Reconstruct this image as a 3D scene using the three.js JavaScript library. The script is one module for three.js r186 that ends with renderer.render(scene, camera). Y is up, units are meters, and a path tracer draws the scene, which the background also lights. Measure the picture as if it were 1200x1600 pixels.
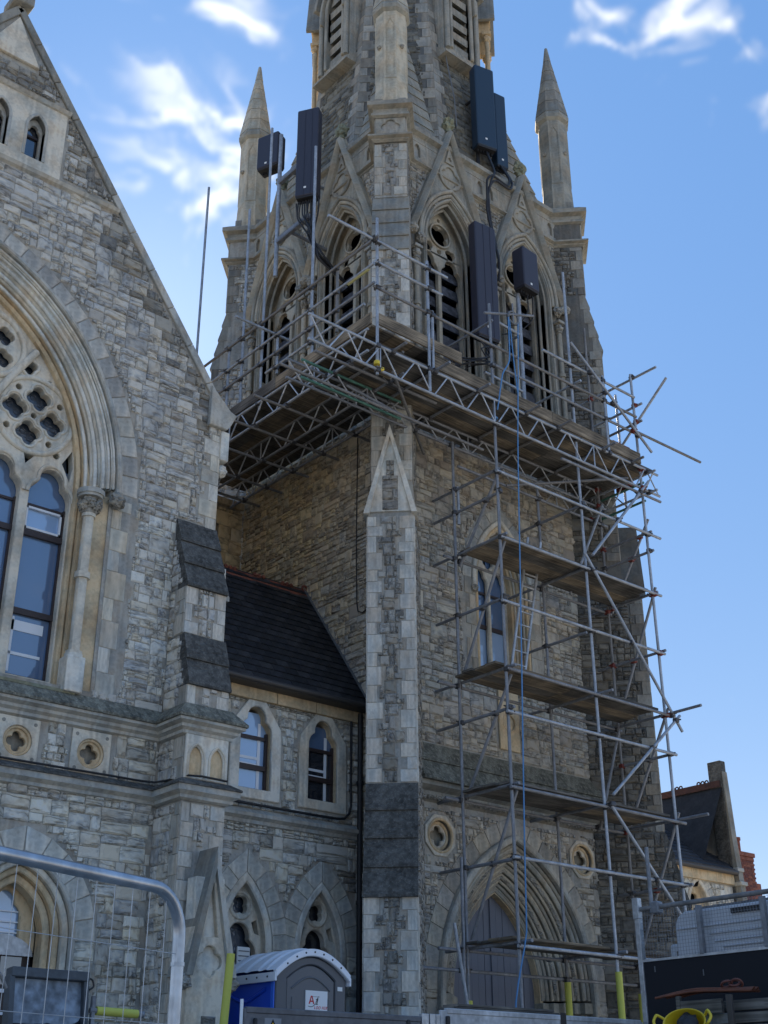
import * as THREE from 'three';
import { mergeGeometries } from 'three/addons/utils/BufferGeometryUtils.js';
import { RoundedBoxGeometry } from 'three/addons/geometries/RoundedBoxGeometry.js';

// ------------------------------------------------------------------ camera, sky, sun, exposure
// metres, y up. x runs along the tower's portal face, z outwards from it; the tower's near corner stands at x = 0, z = 0.
const scene = new THREE.Scene();
const EYE = new THREE.Vector3(-12.4, 1.6, 14.33);
const PITCH = 25.6 * Math.PI / 180, YAW = 40.35 * Math.PI / 180;
const camera = new THREE.PerspectiveCamera(44.47, 0.75, 0.1, 1500);
camera.position.copy(EYE);
camera.lookAt(EYE.clone().add(new THREE.Vector3(Math.cos(PITCH) * Math.sin(YAW), Math.sin(PITCH), -Math.cos(PITCH) * Math.cos(YAW))));
camera.rotateZ(-0.175 * Math.PI / 180);
scene.add(camera);

const renderer = new THREE.WebGLRenderer({ antialias: true });
renderer.setSize(768, 1024);
renderer.toneMapping = THREE.LinearToneMapping;
renderer.toneMappingExposure = 3.0;
renderer.outputColorSpace = THREE.SRGBColorSpace;
renderer.shadowMap.enabled = true;

const SUN_AZ = 27.6 * Math.PI / 180, SUN_EL = 31 * Math.PI / 180;   // behind the church, hidden by its gable
const sunDir = new THREE.Vector3(Math.sin(SUN_AZ) * Math.cos(SUN_EL), Math.sin(SUN_EL), -Math.cos(SUN_AZ) * Math.cos(SUN_EL));
const sun = new THREE.DirectionalLight(0xffeed6, 5);
sun.position.copy(sunDir).multiplyScalar(120);
sun.castShadow = true;
sun.shadow.mapSize.set(4096, 4096);
Object.assign(sun.shadow.camera, { left: -50, right: 50, top: 50, bottom: -50, near: 1, far: 260 });
scene.add(sun, sun.target);

// ---- seeded random numbers and noise
function rng(seed) { let s = seed >>> 0; return () => { s = (s + 0x6D2B79F5) >>> 0; let t = s; t = Math.imul(t ^ (t >>> 15), t | 1); t ^= t + Math.imul(t ^ (t >>> 7), t | 61); return ((t ^ (t >>> 14)) >>> 0) / 4294967296; }; }
function hash3(x, y, z) { let h = (Math.imul(x, 374761393) + Math.imul(y, 668265263) + Math.imul(z, 2147483647 ^ 0x5bd1e995)) | 0; h = Math.imul(h ^ (h >>> 13), 1274126177); h ^= h >>> 16; return (h >>> 0) / 4294967296; }
const sm = (t) => t * t * (3 - 2 * t), mix = (a, b, t) => a + (b - a) * t, clamp = (x, a = 0, b = 1) => Math.min(b, Math.max(a, x));
const sstep = (a, b, x) => sm(clamp((x - a) / (b - a)));
function noise3(x, y, z, px = 1 << 20, py = 1 << 20) {
  const x0 = Math.floor(x), y0 = Math.floor(y), z0 = Math.floor(z), fx = sm(x - x0), fy = sm(y - y0), fz = sm(z - z0);
  const w = (n, p) => ((n % p) + p) % p;
  const xa = w(x0, px), xb = w(x0 + 1, px), ya = w(y0, py), yb = w(y0 + 1, py);
  const l = (z) => mix(mix(hash3(xa, ya, z), hash3(xb, ya, z), fx), mix(hash3(xa, yb, z), hash3(xb, yb, z), fx), fy);
  return fz ? mix(l(z0), l(z0 + 1), fz) : l(z0);
}
function fbm3(x, y, z, oct) { let a = 0, s = 0.5, n = 0; for (let i = 0; i < oct; i++) { a += s * noise3(x, y, z); n += s; x = x * 2.03 + 7.1; y = y * 2.03 + 3.7; z = z * 2.03 + 11.3; s *= 0.5; } return a / n; }

// ---- sky: clear blue, paler towards the horizon and round the sun, with torn fair-weather cloud
{
  const W = 2048, H = 1024, data = new Float32Array(W * H * 4);
  const S = sunDir, D2R = Math.PI / 180;
  const bank = (az, el, w, k) => ({ x: Math.sin(az * D2R) * Math.cos(el * D2R), y: Math.sin(el * D2R), z: -Math.cos(az * D2R) * Math.cos(el * D2R), w: 1 / (1 - Math.cos(w * D2R)), k });
  const banks = [bank(26.5, 44.5, 2.8, 0.30), bank(28, 43, 2.2, 0.14), bank(31.5, 42.2, 2.4, 0.26), bank(31, 39, 2.2, 0.20), bank(31.4, 46.6, 1.6, 0.22), bank(60, 44, 3.0, 0.17), bank(57, 43.5, 2.4, 0.13), bank(61.5, 40.5, 2.4, 0.15), bank(52, 46.3, 1.4, 0.1), bank(44, 26, 13, -0.35), bank(62, 26, 11, -0.35), bank(45, 40, 5, -0.2)];
  for (let j = 0; j < H; j++) {
    const el = ((j + 0.5) / H - 0.5) * Math.PI, y = Math.sin(el), c = Math.cos(el);
    for (let i = 0; i < W; i++) {
      const a = ((i + 0.5) / W - 0.5) * 2 * Math.PI, x = c * Math.cos(a), z = c * Math.sin(a);
      const k = Math.pow(1 - clamp(y), 3.0), hz = Math.pow(1 - clamp(y), 11), mu = x * S.x + y * S.y + z * S.z;
      const glow = Math.exp((mu - 1) * 7), halo = Math.exp((mu - 1) * 70);
      let r = mix(0.048, 0.185, k) + 0.22 * hz, g = mix(0.112, 0.272, k) + 0.18 * hz, b = mix(0.245, 0.388, k) + 0.10 * hz;
      r += 0.030 * glow + 0.11 * halo; g += 0.040 * glow + 0.11 * halo; b += 0.055 * glow + 0.10 * halo;
      if (y > 0.02) {
        const q = 1 / (y + 0.12), u = x * q * 2.4, v = z * q * 2.4;               // a flat layer of torn cloud
        const big = fbm3(u * 0.5 + 3.3, v * 0.5 + 8.2, 0.5, 3);
        const wx = fbm3(u * 2.6, v * 2.6, 4.2, 4) - 0.5, wz = fbm3(u * 2.6, v * 2.6, 9.2, 4) - 0.5;
        let d = fbm3(u * 3.2 + wx * 1.9, v * 3.2 + wz * 1.9, 1.7, 7) + 0.55 * (fbm3(u * 17 + wx * 9, v * 17 + wz * 9, 6.1, 4) - 0.5) + (big - 0.5) * 0.55 + 0.05;
        for (const o of banks) { const e = (1 - (x * o.x + y * o.y + z * o.z)) * o.w; if (e < 6) d += o.k * Math.exp(-e); }
        let m = sstep(0.63, 1.0, d) * sstep(0.0, 0.15, y);
        const lit = 0.25 + 0.14 * sstep(0.6, 0.95, d) + 0.10 * glow;
        m *= 0.95;
        r = mix(r, 1.0 * lit, m); g = mix(g, 1.02 * lit, m); b = mix(b, 1.06 * lit, m);
      }
      if (y < 0) { const t = sstep(0, -0.12, y); r = mix(r, 0.09, t); g = mix(g, 0.09, t); b = mix(b, 0.09, t); }
      const o = (j * W + i) * 4; data[o] = r; data[o + 1] = g; data[o + 2] = b; data[o + 3] = 1;
    }
  }
  const t = new THREE.DataTexture(data, W, H, THREE.RGBAFormat, THREE.FloatType);
  t.mapping = THREE.EquirectangularReflectionMapping; t.magFilter = t.minFilter = THREE.LinearFilter; t.needsUpdate = true;
  scene.background = t; scene.environment = t;
}

// ------------------------------------------------------------------ textures
function tileTex(N, fn, color, rep = 1) {                              // fn(x, y, n) -> [r, g, b] or one number, tiling; n(fx, fy, z, oct)
  const d = new Uint8Array(N * N * 4);
  const n = (f, x, y, z, oct = 4) => { let a = 0, s = 0.5, t = 0, q = f; for (let o = 0; o < oct; o++) { a += s * noise3(x * q, y * q, z + o * 17, q, q); t += s; s *= 0.5; q *= 2; } return a / t; };
  for (let j = 0; j < N; j++) for (let i = 0; i < N; i++) {
    const v = fn(i / N, j / N, n), o = (j * N + i) * 4;
    const c = Array.isArray(v) ? v : [v, v, v];
    for (let k = 0; k < 3; k++) d[o + k] = Math.round(255 * clamp(c[k])); d[o + 3] = 255;
  }
  const t = new THREE.DataTexture(d, N, N, THREE.RGBAFormat);
  t.wrapS = t.wrapT = THREE.RepeatWrapping; t.magFilter = THREE.LinearFilter; t.minFilter = THREE.LinearMipmapLinearFilter; t.generateMipmaps = true;
  if (color) t.colorSpace = THREE.SRGBColorSpace;
  t.repeat.set(rep, rep); t.needsUpdate = true; return t;
}
const T = {};
const crev = (x, y) => { let a = 0, w = 0.5, t = 0, fx = 4, fy = 11; for (let o = 0; o < 4; o++) { a += w * noise3(x * fx, y * fy, 5 + o * 9, fx, fy); t += w; w *= 0.55; fx *= 2; fy *= 2; } return Math.pow(1 - Math.abs(a / t - 0.5) * 2, 9); };
T.rubble = tileTex(512, (x, y, n) => { const a = n(4, x, y, 1, 5), b = n(16, x, y, 9, 4), c = n(6, x, y, 33, 3), k = crev(x, y) * sstep(0.38, 0.62, n(5, x, y, 71, 3)), r = 0.95 + 0.30 * (a - 0.5) + 0.34 * (b - 0.5) - 0.24 * k; const w = (c - 0.5) * 0.14; return [r + w, r + w * 0.35, r - w * 0.6]; }, true);
T.rubbleB = tileTex(512, (x, y, n) => 0.30 + 0.45 * n(6, x, y, 3, 5) + 0.2 * n(40, x, y, 5, 3) - 0.55 * crev(x, y) * sstep(0.34, 0.6, n(5, x, y, 71, 3)) + 0.2);
T.ashlar = tileTex(512, (x, y, n) => { const a = n(3, x, y, 2, 5), s = n(10, x, y * 0 + Math.floor(y * 0) + 0.37, 7, 3), b = n(30, x, y, 6, 3); const st = noise3(x * 26, y * 2, 3, 26, 2) - 0.5; const r = 0.92 + 0.32 * (a - 0.5) + 0.16 * (b - 0.5) + 0.12 * st; const w = (n(5, x, y, 44, 3) - 0.5) * 0.12; return [r + w, r, r - w]; }, true);
T.ashlarB = tileTex(512, (x, y, n) => 0.6 * n(20, x, y, 2, 4) + 0.4 * n(64, x, y, 12, 2));
T.lichen = tileTex(512, (x, y, n) => { const a = n(6, x, y, 2, 5), b = n(70, x, y, 21, 2), c = n(20, x, y, 31, 3); const sp = sstep(0.66, 0.78, b) * 0.2; const r = 0.74 + 0.3 * (a - 0.5) + 0.45 * (c - 0.5) + 0.25 * (n(40, x, y, 51, 3) - 0.5) + sp; return [r, r, r * 0.98]; }, true);
T.slate = tileTex(256, (x, y, n) => { const a = n(5, x, y, 2, 5); const b = n(20, x, y, 21, 3); return 0.66 + 0.6 * (a - 0.5) + 0.4 * (b - 0.5); }, true);
T.wood = tileTex(512, (x, y, n) => { const g = noise3(x * 4 + 3 * n(3, x, y, 5, 3), y * 90, 3, 4, 90), a = n(3, x, y, 8, 4); const r = 0.62 + 0.32 * (g - 0.5) + 0.5 * (a - 0.5); return [r * 1.03, r, r * 0.95]; }, true);
T.metal = tileTex(256, (x, y, n) => { const a = n(8, x, y, 2, 5), b = n(32, x, y, 5, 3); return 0.84 + 0.3 * (a - 0.5) + 0.2 * (b - 0.5); }, true);
T.fine = tileTex(256, (x, y, n) => n(24, x, y, 3, 4));
T.ground = tileTex(512, (x, y, n) => { const a = n(4, x, y, 2, 5), b = n(64, x, y, 5, 2); return 0.88 + 0.4 * (a - 0.5) + 0.3 * (b - 0.5); }, true);

const lin = (r, g, b) => new THREE.Color().setRGB(r, g, b);
function std(c, o = {}) { const m = new THREE.MeshStandardMaterial({ roughness: 0.9, ...o }); m.color = c; return m; }
const stone = (r, g, b) => std(lin(r, g, b), { map: T.rubble, bumpMap: T.rubbleB, bumpScale: 0.022, roughness: 0.95 });
const ash = (r, g, b) => std(lin(r, g, b), { map: T.ashlar, bumpMap: T.ashlarB, bumpScale: 0.004, roughness: 0.9 });
const M = {
  mortar: ash(0.383, 0.365, 0.319), mortarDark: ash(0.151, 0.145, 0.128), mortarWarm: ash(0.348, 0.290, 0.203),
  bath: ash(0.650, 0.597, 0.487), bathPale: ash(0.696, 0.667, 0.580), bathTan: ash(0.638, 0.499, 0.313), bathGrey: ash(0.464, 0.452, 0.400), bathDark: ash(0.278, 0.269, 0.232), bathGreen: ash(0.255, 0.261, 0.180),
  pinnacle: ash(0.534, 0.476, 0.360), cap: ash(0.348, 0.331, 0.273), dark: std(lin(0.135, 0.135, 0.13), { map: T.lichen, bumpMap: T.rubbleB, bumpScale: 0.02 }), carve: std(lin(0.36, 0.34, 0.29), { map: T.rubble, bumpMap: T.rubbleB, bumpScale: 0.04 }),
  oldTile: std(lin(0.075, 0.032, 0.024), { map: T.rubble }), oldSlate: std(lin(0.026, 0.027, 0.031), { map: T.slate, roughness: 0.85 }),
  belfry: ash(0.35, 0.328, 0.27), belfryTan: ash(0.50, 0.45, 0.35),
  moss: std(lin(0.27, 0.262, 0.215), { map: T.lichen, bumpMap: T.rubbleB, bumpScale: 0.015 }),
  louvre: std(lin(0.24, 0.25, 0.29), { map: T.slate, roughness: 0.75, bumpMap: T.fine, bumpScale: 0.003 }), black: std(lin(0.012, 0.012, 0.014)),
  slate: std(lin(0.055, 0.060, 0.075), { map: T.slate, roughness: 0.55, bumpMap: T.fine, bumpScale: 0.004 }),
  slate2: std(lin(0.045, 0.049, 0.060), { map: T.slate, roughness: 0.6, bumpMap: T.fine, bumpScale: 0.004 }),
  slate3: std(lin(0.075, 0.077, 0.088), { map: T.slate, roughness: 0.55, bumpMap: T.fine, bumpScale: 0.004 }),
  terracotta: std(lin(0.26, 0.085, 0.05), { map: T.rubble, bumpMap: T.fine, bumpScale: 0.004 }),
  brick: std(lin(0.24, 0.085, 0.055), { map: T.rubble, bumpMap: T.fine, bumpScale: 0.004 }),
  galv: std(lin(0.46, 0.50, 0.55), { map: T.metal, metalness: 0.25, roughness: 0.5, bumpMap: T.fine, bumpScale: 0.001 }),
  galvDull: std(lin(0.30, 0.315, 0.34), { map: T.metal, metalness: 0.25, roughness: 0.6, bumpMap: T.fine, bumpScale: 0.001 }),
  galvRust: std(lin(0.27, 0.265, 0.26), { map: T.metal, metalness: 0.2, roughness: 0.7, bumpMap: T.fine, bumpScale: 0.001 }),
  galvGreen: std(lin(0.10, 0.26, 0.20), { map: T.metal, metalness: 0.2, roughness: 0.6 }),
  alu: std(lin(0.62, 0.64, 0.66), { map: T.metal, metalness: 0.5, roughness: 0.42 }),
  coupler: std(lin(0.13, 0.13, 0.135), { map: T.metal, metalness: 0.6, roughness: 0.55 }), couplerRed: std(lin(0.25, 0.05, 0.035), { map: T.metal, metalness: 0.2, roughness: 0.6 }),
  board: std(lin(0.31, 0.305, 0.295), { map: T.wood, bumpMap: T.wood, bumpScale: 0.002 }), board2: std(lin(0.25, 0.248, 0.24), { map: T.wood, bumpMap: T.wood, bumpScale: 0.002 }), board3: std(lin(0.52, 0.45, 0.35), { map: T.wood, bumpMap: T.wood, bumpScale: 0.002 }),
  antenna: std(lin(0.030, 0.030, 0.046), { roughness: 0.55, bumpMap: T.fine, bumpScale: 0.0006 }), antennaBlue: std(lin(0.013, 0.032, 0.058), { roughness: 0.5, bumpMap: T.fine, bumpScale: 0.0006 }),
  cable: std(lin(0.016, 0.016, 0.018), { roughness: 0.6 }), blueRope: std(lin(0.08, 0.23, 0.46), { roughness: 0.7 }),
  white: std(lin(0.78, 0.79, 0.80), { roughness: 0.5 }), paper: std(lin(0.75, 0.76, 0.74)),
  frame: std(lin(0.035, 0.022, 0.020), { roughness: 0.5 }), whiteFrame: std(lin(0.72, 0.75, 0.78), { roughness: 0.4 }),
  yellow: std(lin(0.50, 0.50, 0.09), { roughness: 0.7, bumpMap: T.fine, bumpScale: 0.002 }), yellowTrug: std(lin(0.66, 0.50, 0.03), { roughness: 0.45 }),
  iron: std(lin(0.02, 0.02, 0.022), { roughness: 0.6 }), gutter: std(lin(0.05, 0.045, 0.042), { roughness: 0.55 }), lead: std(lin(0.20, 0.21, 0.22), { roughness: 0.6, map: T.metal }),
  door: std(lin(0.125, 0.138, 0.172), { roughness: 0.6, bumpMap: T.fine, bumpScale: 0.0015 }),
};
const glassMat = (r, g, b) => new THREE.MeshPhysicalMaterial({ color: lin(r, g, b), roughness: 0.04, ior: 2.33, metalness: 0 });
M.glass = glassMat(0.085, 0.15, 0.27); M.glassDark = glassMat(0.016, 0.02, 0.03); M.glassBlindSky = glassMat(0.29, 0.43, 0.64); M.leaded = new THREE.MeshPhysicalMaterial({ color: lin(0.035, 0.05, 0.075), roughness: 0.25, ior: 1.9, bumpMap: T.rubbleB, bumpScale: 0.01 });  // blue of the reflected sky is put into the pane colours, with pale blinds

// ------------------------------------------------------------------ naming, things, parts
const used = new Map();
function numbered(name) { const n = used.get(name) || 0; used.set(name, n + 1); return n ? `${name}_${String(n).padStart(3, '0')}` : name; }
function tag(o, label, category, group, kind) { if (label) o.userData.label = label; if (category) o.userData.category = category; if (group) o.userData.group = group; if (kind) o.userData.kind = kind; return o; }
function thing(name, label, category, [x, y, z] = [0, 0, 0], group, turn = 0) {
  const g = new THREE.Group(); g.name = numbered(name); g.position.set(x, y, z); g.rotation.y = turn; scene.add(g); tag(g, label, category, group); g.updateMatrixWorld(true); return g;
}
function shade(o) { o.castShadow = true; o.receiveShadow = true; return o; }
// geometry is given in the frame of `frame` (a Matrix4, default world); the mesh is put under parent with its geometry in the parent's frame
const I4 = new THREE.Matrix4();
function boxUV(g, s = 1) {
  g = g.index ? g.toNonIndexed() : g; const p = g.attributes.position, n = p.count, uv = new Float32Array(n * 2);
  const a = new THREE.Vector3(), b = new THREE.Vector3(), c = new THREE.Vector3(), nn = new THREE.Vector3();
  for (let i = 0; i < n; i += 3) {
    a.fromBufferAttribute(p, i); b.fromBufferAttribute(p, i + 1); c.fromBufferAttribute(p, i + 2);
    nn.copy(b).sub(a).cross(c.clone().sub(a)); const ax = Math.abs(nn.x), ay = Math.abs(nn.y), az = Math.abs(nn.z);
    [a, b, c].forEach((v, k) => { const o = (i + k) * 2; if (ay > ax && ay > az) { uv[o] = v.x * s; uv[o + 1] = v.z * s; } else if (ax > az) { uv[o] = v.z * s; uv[o + 1] = v.y * s; } else { uv[o] = v.x * s; uv[o + 1] = v.y * s; } });
  }
  g.setAttribute('uv', new THREE.BufferAttribute(uv, 2)); return g;
}
function clean(g) { g = g.index ? g.toNonIndexed() : g; for (const k of Object.keys(g.attributes)) if (!['position', 'normal', 'uv', 'color'].includes(k)) g.deleteAttribute(k); if (!g.attributes.normal) g.computeVertexNormals(); g.morphAttributes = {}; return g; }
function merge(list, uv = 1) { const L = list.flat(Infinity).filter(Boolean).map((g) => { g = clean(g); return uv ? boxUV(g, uv) : g; }); return L.length === 1 ? L[0] : mergeGeometries(L, false); }
function part(name, parent, geos, mat, frame = I4, uv = 1) {
  const g = merge([geos], uv); g.applyMatrix4(frame);
  parent.updateWorldMatrix(true, false); g.applyMatrix4(parent.matrixWorld.clone().invert());
  const m = shade(new THREE.Mesh(g, mat)); m.name = parent === scene ? numbered(name) : name; parent.add(m); return m;
}
// frames: local x along a wall, y up, z outwards
const frameAt = (x, y, z, deg) => new THREE.Matrix4().makeTranslation(x, y, z).multiply(new THREE.Matrix4().makeRotationY(deg * Math.PI / 180));
const R_ = I4.clone(), L_ = frameAt(0, 0, 0, -90);                     // the tower's portal face, and its left face (local x = -5 .. 0)

// ------------------------------------------------------------------ shapes
const V2 = (x, y) => new THREE.Vector2(x, y), V3 = (x, y, z) => new THREE.Vector3(x, y, z);
function box(x0, x1, y0, y1, z0, z1, r = 0) {
  const w = x1 - x0, h = y1 - y0, d = z1 - z0;
  const g = r ? new RoundedBoxGeometry(w, h, d, 1, Math.min(r, w / 2.1, h / 2.1, d / 2.1)) : new THREE.BoxGeometry(w, h, d);
  g.translate((x0 + x1) / 2, (y0 + y1) / 2, (z0 + z1) / 2); return g;
}
function tube(a, b, r, n = 8) { const A = V3(...a), B = V3(...b), d = B.clone().sub(A), g = new THREE.CylinderGeometry(r, r, d.length(), n, 1); g.applyQuaternion(new THREE.Quaternion().setFromUnitVectors(V3(0, 1, 0), d.clone().normalize())); g.translate((A.x + B.x) / 2, (A.y + B.y) / 2, (A.z + B.z) / 2); return g; }
class Poly3 extends THREE.Curve { constructor(p) { super(); this.p = p; } getPoint(t, o = V3()) { const n = this.p.length - 1, k = Math.min(n - 1, Math.floor(t * n)); return o.copy(this.p[k]).lerp(this.p[k + 1], t * n - k); } getPointAt(t, o) { return this.getPoint(t, o); } getTangentAt(t, o) { return this.getTangent(t, o); } }
function hose(pts, r, n = 6, smooth = true, seg) { const P = pts.map((p) => p.isVector3 ? p : V3(...p)); const c = smooth ? new THREE.CatmullRomCurve3(P, false, 'catmullrom', 0.3) : new Poly3(P); return new THREE.TubeGeometry(c, seg || (smooth ? P.length * 5 : P.length * 2), r, n, false); }
function ring3(pts, r, n = 6) { return new THREE.TubeGeometry(new Poly3(pts), pts.length - 1, r, n, false); }
function shapeOf(pts, holes = []) { const s = new THREE.Shape(pts); for (const h of holes) s.holes.push(new THREE.Path(h)); return s; }
function plate(pts, holes, z0, z1, bevel = 0) {                        // outline with holes between z0 and z1, front arris bevelled
  const g = new THREE.ExtrudeGeometry(shapeOf(pts, holes), bevel ? { depth: z1 - z0 - 2 * bevel, bevelEnabled: true, bevelSize: bevel, bevelThickness: bevel, bevelOffset: -bevel, bevelSegments: 1, curveSegments: 8 } : { depth: z1 - z0, bevelEnabled: false });
  g.translate(0, 0, z0 + bevel); return g;
}
const rect = (x0, x1, y0, y1) => [V2(x0, y0), V2(x1, y0), V2(x1, y1), V2(x0, y1)];
const circ = (x, y, r, n = 28) => Array.from({ length: n }, (_, i) => V2(x + r * Math.cos(i / n * 2 * Math.PI), y + r * Math.sin(i / n * 2 * Math.PI)));
// pointed arch: half width hw at the springing sp, rise; offset o keeps the centres
function arch(a, o = 0, base = a.base, n = 14) {
  const r0 = (a.hw * a.hw + a.rise * a.rise) / (2 * a.hw), c = r0 - a.hw, r = r0 + o, th = Math.acos(clamp(c / r, -1, 1)), p = [];
  if (base !== null) p.push(V2(a.cx + (a.hw + o), base));
  for (let i = 0; i <= n; i++) { const t = th * i / n; p.push(V2(a.cx - c + r * Math.cos(t), a.sp + r * Math.sin(t))); }
  for (let i = n - 1; i >= 0; i--) { const t = th * i / n; p.push(V2(a.cx + c - r * Math.cos(t), a.sp + r * Math.sin(t))); }
  if (base !== null) p.push(V2(a.cx - (a.hw + o), base));
  return p;                                                            // from the right foot over the apex to the left foot
}
function inArch(a, o, x, y, base = a.base) {
  if (y < base) return false; const dx = Math.abs(x - a.cx); if (y <= a.sp) return dx < a.hw + o;
  const r0 = (a.hw * a.hw + a.rise * a.rise) / (2 * a.hw); return Math.hypot(dx + r0 - a.hw, y - a.sp) < r0 + o;
}
function archBand(a, o0, o1, z0, z1, base = a.base, bevel = 0) { const out = arch(a, o1, base), inn = arch(a, o0, base); return plate([...out, ...inn.reverse()], [], z0, z1, bevel); }
function archRoll(a, o, z, r, base = a.base, n = 6) { return ring3(arch(a, o, base).map((p) => V3(p.x, p.y, z)), r, n); }
// foils: union of k round lobes about (x, y), first lobe at angle a0
function foil(x, y, k, c, q, a0 = Math.PI / 2, n = 48, from = 0, to = 2 * Math.PI) {
  const p = [], full = to - from > 6.28;
  for (let i = 0; i < n + (full ? 0 : 1); i++) { const t = from + (to - from) * i / n; let r = 0; for (let j = 0; j < k; j++) { const d = t - a0 - j * 2 * Math.PI / k, s = q * q - c * c * Math.sin(d) ** 2; if (s >= 0) r = Math.max(r, c * Math.cos(d) + Math.sqrt(s)); } p.push(V2(x + r * Math.cos(t), y + r * Math.sin(t))); }
  return p;
}
// a light with a cusped, slightly pointed head
function light(cx, hw, y0, sp) {
  const p = [V2(cx - hw, y0), V2(cx + hw, y0)], n = 30, lob = [[0, 0.36, 0.64], [Math.PI / 2, 0.74, 0.60], [Math.PI, 0.36, 0.64]];
  for (let i = 0; i <= n; i++) { const t = Math.PI * i / n; let r = 0; for (const [a, c, q] of lob) { const s = q * q - c * c * Math.sin(t - a) ** 2; if (s >= 0) r = Math.max(r, c * Math.cos(t - a) + Math.sqrt(s)); } p.push(V2(cx + hw * r * Math.cos(t), sp + hw * r * Math.sin(t) * 1.05)); }
  return p;
}
// moulding of profile [[out, y], ...] swept along a plan polyline [[x, z], ...]; outwards is to the right of travel
function sweep(path, prof, closed = false) {
  const P = path.map(([x, z]) => V2(x, z)), n = P.length, off = [];
  for (let i = 0; i < n; i++) {
    const a = i > 0 ? P[i].clone().sub(P[i - 1]) : closed ? P[0].clone().sub(P[n - 1]) : null, b = i < n - 1 ? P[i + 1].clone().sub(P[i]) : closed ? P[0].clone().sub(P[n - 1]) : null;
    const nn = (d) => V2(-d.y, d.x).normalize(); const n1 = a ? nn(a) : nn(b), n2 = b ? nn(b) : nn(a); const m = n1.clone().add(n2); m.multiplyScalar(1 / Math.max(0.25, m.dot(n1))); off.push(m);
  }
  const pos = []; const q = (i, k) => [P[i].x + off[i].x * prof[k][0], prof[k][1], P[i].y + off[i].y * prof[k][0]];
  const N = closed ? n : n - 1;
  for (let i = 0; i < N; i++) { const j = (i + 1) % n; for (let k = 0; k < prof.length - 1; k++) { const A = q(i, k), B = q(j, k), C = q(j, k + 1), D = q(i, k + 1); pos.push(...A, ...C, ...B, ...A, ...D, ...C); } }
  if (!closed) for (const [i, f] of [[0, 0], [n - 1, 1]]) for (let k = 1; k < prof.length - 1; k++) { const A = q(i, 0), B = q(i, k), C = q(i, k + 1); f ? pos.push(...A, ...C, ...B) : pos.push(...A, ...B, ...C); }
  const g = new THREE.BufferGeometry(); g.setAttribute('position', new THREE.Float32BufferAttribute(pos, 3)); g.computeVertexNormals(); return g;
}
// solid from a front outline (x, y) whose depth follows the profile: prism extruded along x between x0 and x1 from a (z, y) outline
function prismX(x0, x1, zy) { const g = new THREE.ExtrudeGeometry(shapeOf(zy.map(([z, y]) => V2(-z, y))), { depth: x1 - x0, bevelEnabled: false }); g.rotateY(Math.PI / 2); g.translate(x0, 0, 0); return g; }
function quadsGeo(quads) { const pos = []; for (const [a, b, c, d] of quads) { pos.push(...a, ...b, ...c); if (d) pos.push(...a, ...c, ...d); } const g = new THREE.BufferGeometry(); g.setAttribute('position', new THREE.Float32BufferAttribute(pos, 3)); g.computeVertexNormals(); return g; }
function convex8(b, t) { return quadsGeo([[b[0], b[1], t[1], t[0]], [b[1], b[2], t[2], t[1]], [b[2], b[3], t[3], t[2]], [b[3], b[0], t[0], t[3]], [t[0], t[1], t[2], t[3]], [b[3], b[2], b[1], b[0]]]); }
function lathe8(prof, n = 8, rot = Math.PI / 8) { const g = new THREE.LatheGeometry(prof.map(([r, y]) => V2(r, y)), n).toNonIndexed(); g.computeVertexNormals(); g.rotateY(rot); return g; }
// ------------------------------------------------------------------ masonry laid stone by stone
const rS = rng(4711);
function unitStone(rough, seed, rock) {                                // a 1 x 1 block, front towards +z, chamfered arris, dressed or rock faced
  const R = rng(seed), xs = [-0.5, -0.5 + (rock ? 0.13 : 0.03), 0.5 - (rock ? 0.13 : 0.03), 0.5];
  const g = xs.map((y, j) => xs.map((x, i) => { const e = i === 0 || i === 3 || j === 0 || j === 3; return [x + (e ? 0 : (R() - 0.5) * (rock ? 0.16 : 0)), y + (e ? 0 : (R() - 0.5) * (rock ? 0.16 : 0)), e ? 0.004 + R() * rough * 0.35 : 0.010 + (rock ? 0.006 : 0) + R() * rough]; }));
  const pos = [], quad = (a, b, c, d, f) => f ? pos.push(...a, ...b, ...d, ...b, ...c, ...d) : pos.push(...a, ...b, ...c, ...a, ...c, ...d);
  for (let j = 0; j < 3; j++) for (let i = 0; i < 3; i++) quad(g[j][i], g[j][i + 1], g[j + 1][i + 1], g[j + 1][i], (i + j) % 2);
  const bk = (p) => [p[0], p[1], -0.03];
  for (let k = 0; k < 3; k++) { quad(g[0][k + 1], g[0][k], bk(g[0][k]), bk(g[0][k + 1])); quad(g[3][k], g[3][k + 1], bk(g[3][k + 1]), bk(g[3][k])); quad(g[k][0], g[k + 1][0], bk(g[k + 1][0]), bk(g[k][0])); quad(g[k + 1][3], g[k][3], bk(g[k][3]), bk(g[k + 1][3])); }
  const q = new THREE.BufferGeometry(); q.setAttribute('position', new THREE.Float32BufferAttribute(pos, 3)); q.computeVertexNormals();
  const uv = []; const ou = R() * 3, ov = R() * 3; for (let i = 0; i < pos.length; i += 3) uv.push(pos[i] * 0.26 + ou, pos[i + 1] * 0.17 + ov - pos[i + 2] * 0.5); q.setAttribute('uv', new THREE.Float32BufferAttribute(uv, 2)); return q;
}
const ROCK = Array.from({ length: 18 }, (_, i) => unitStone(0.020, 100 + i, true));
const DRESSED = Array.from({ length: 8 }, (_, i) => unitStone(0.002, 300 + i, false));
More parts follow.
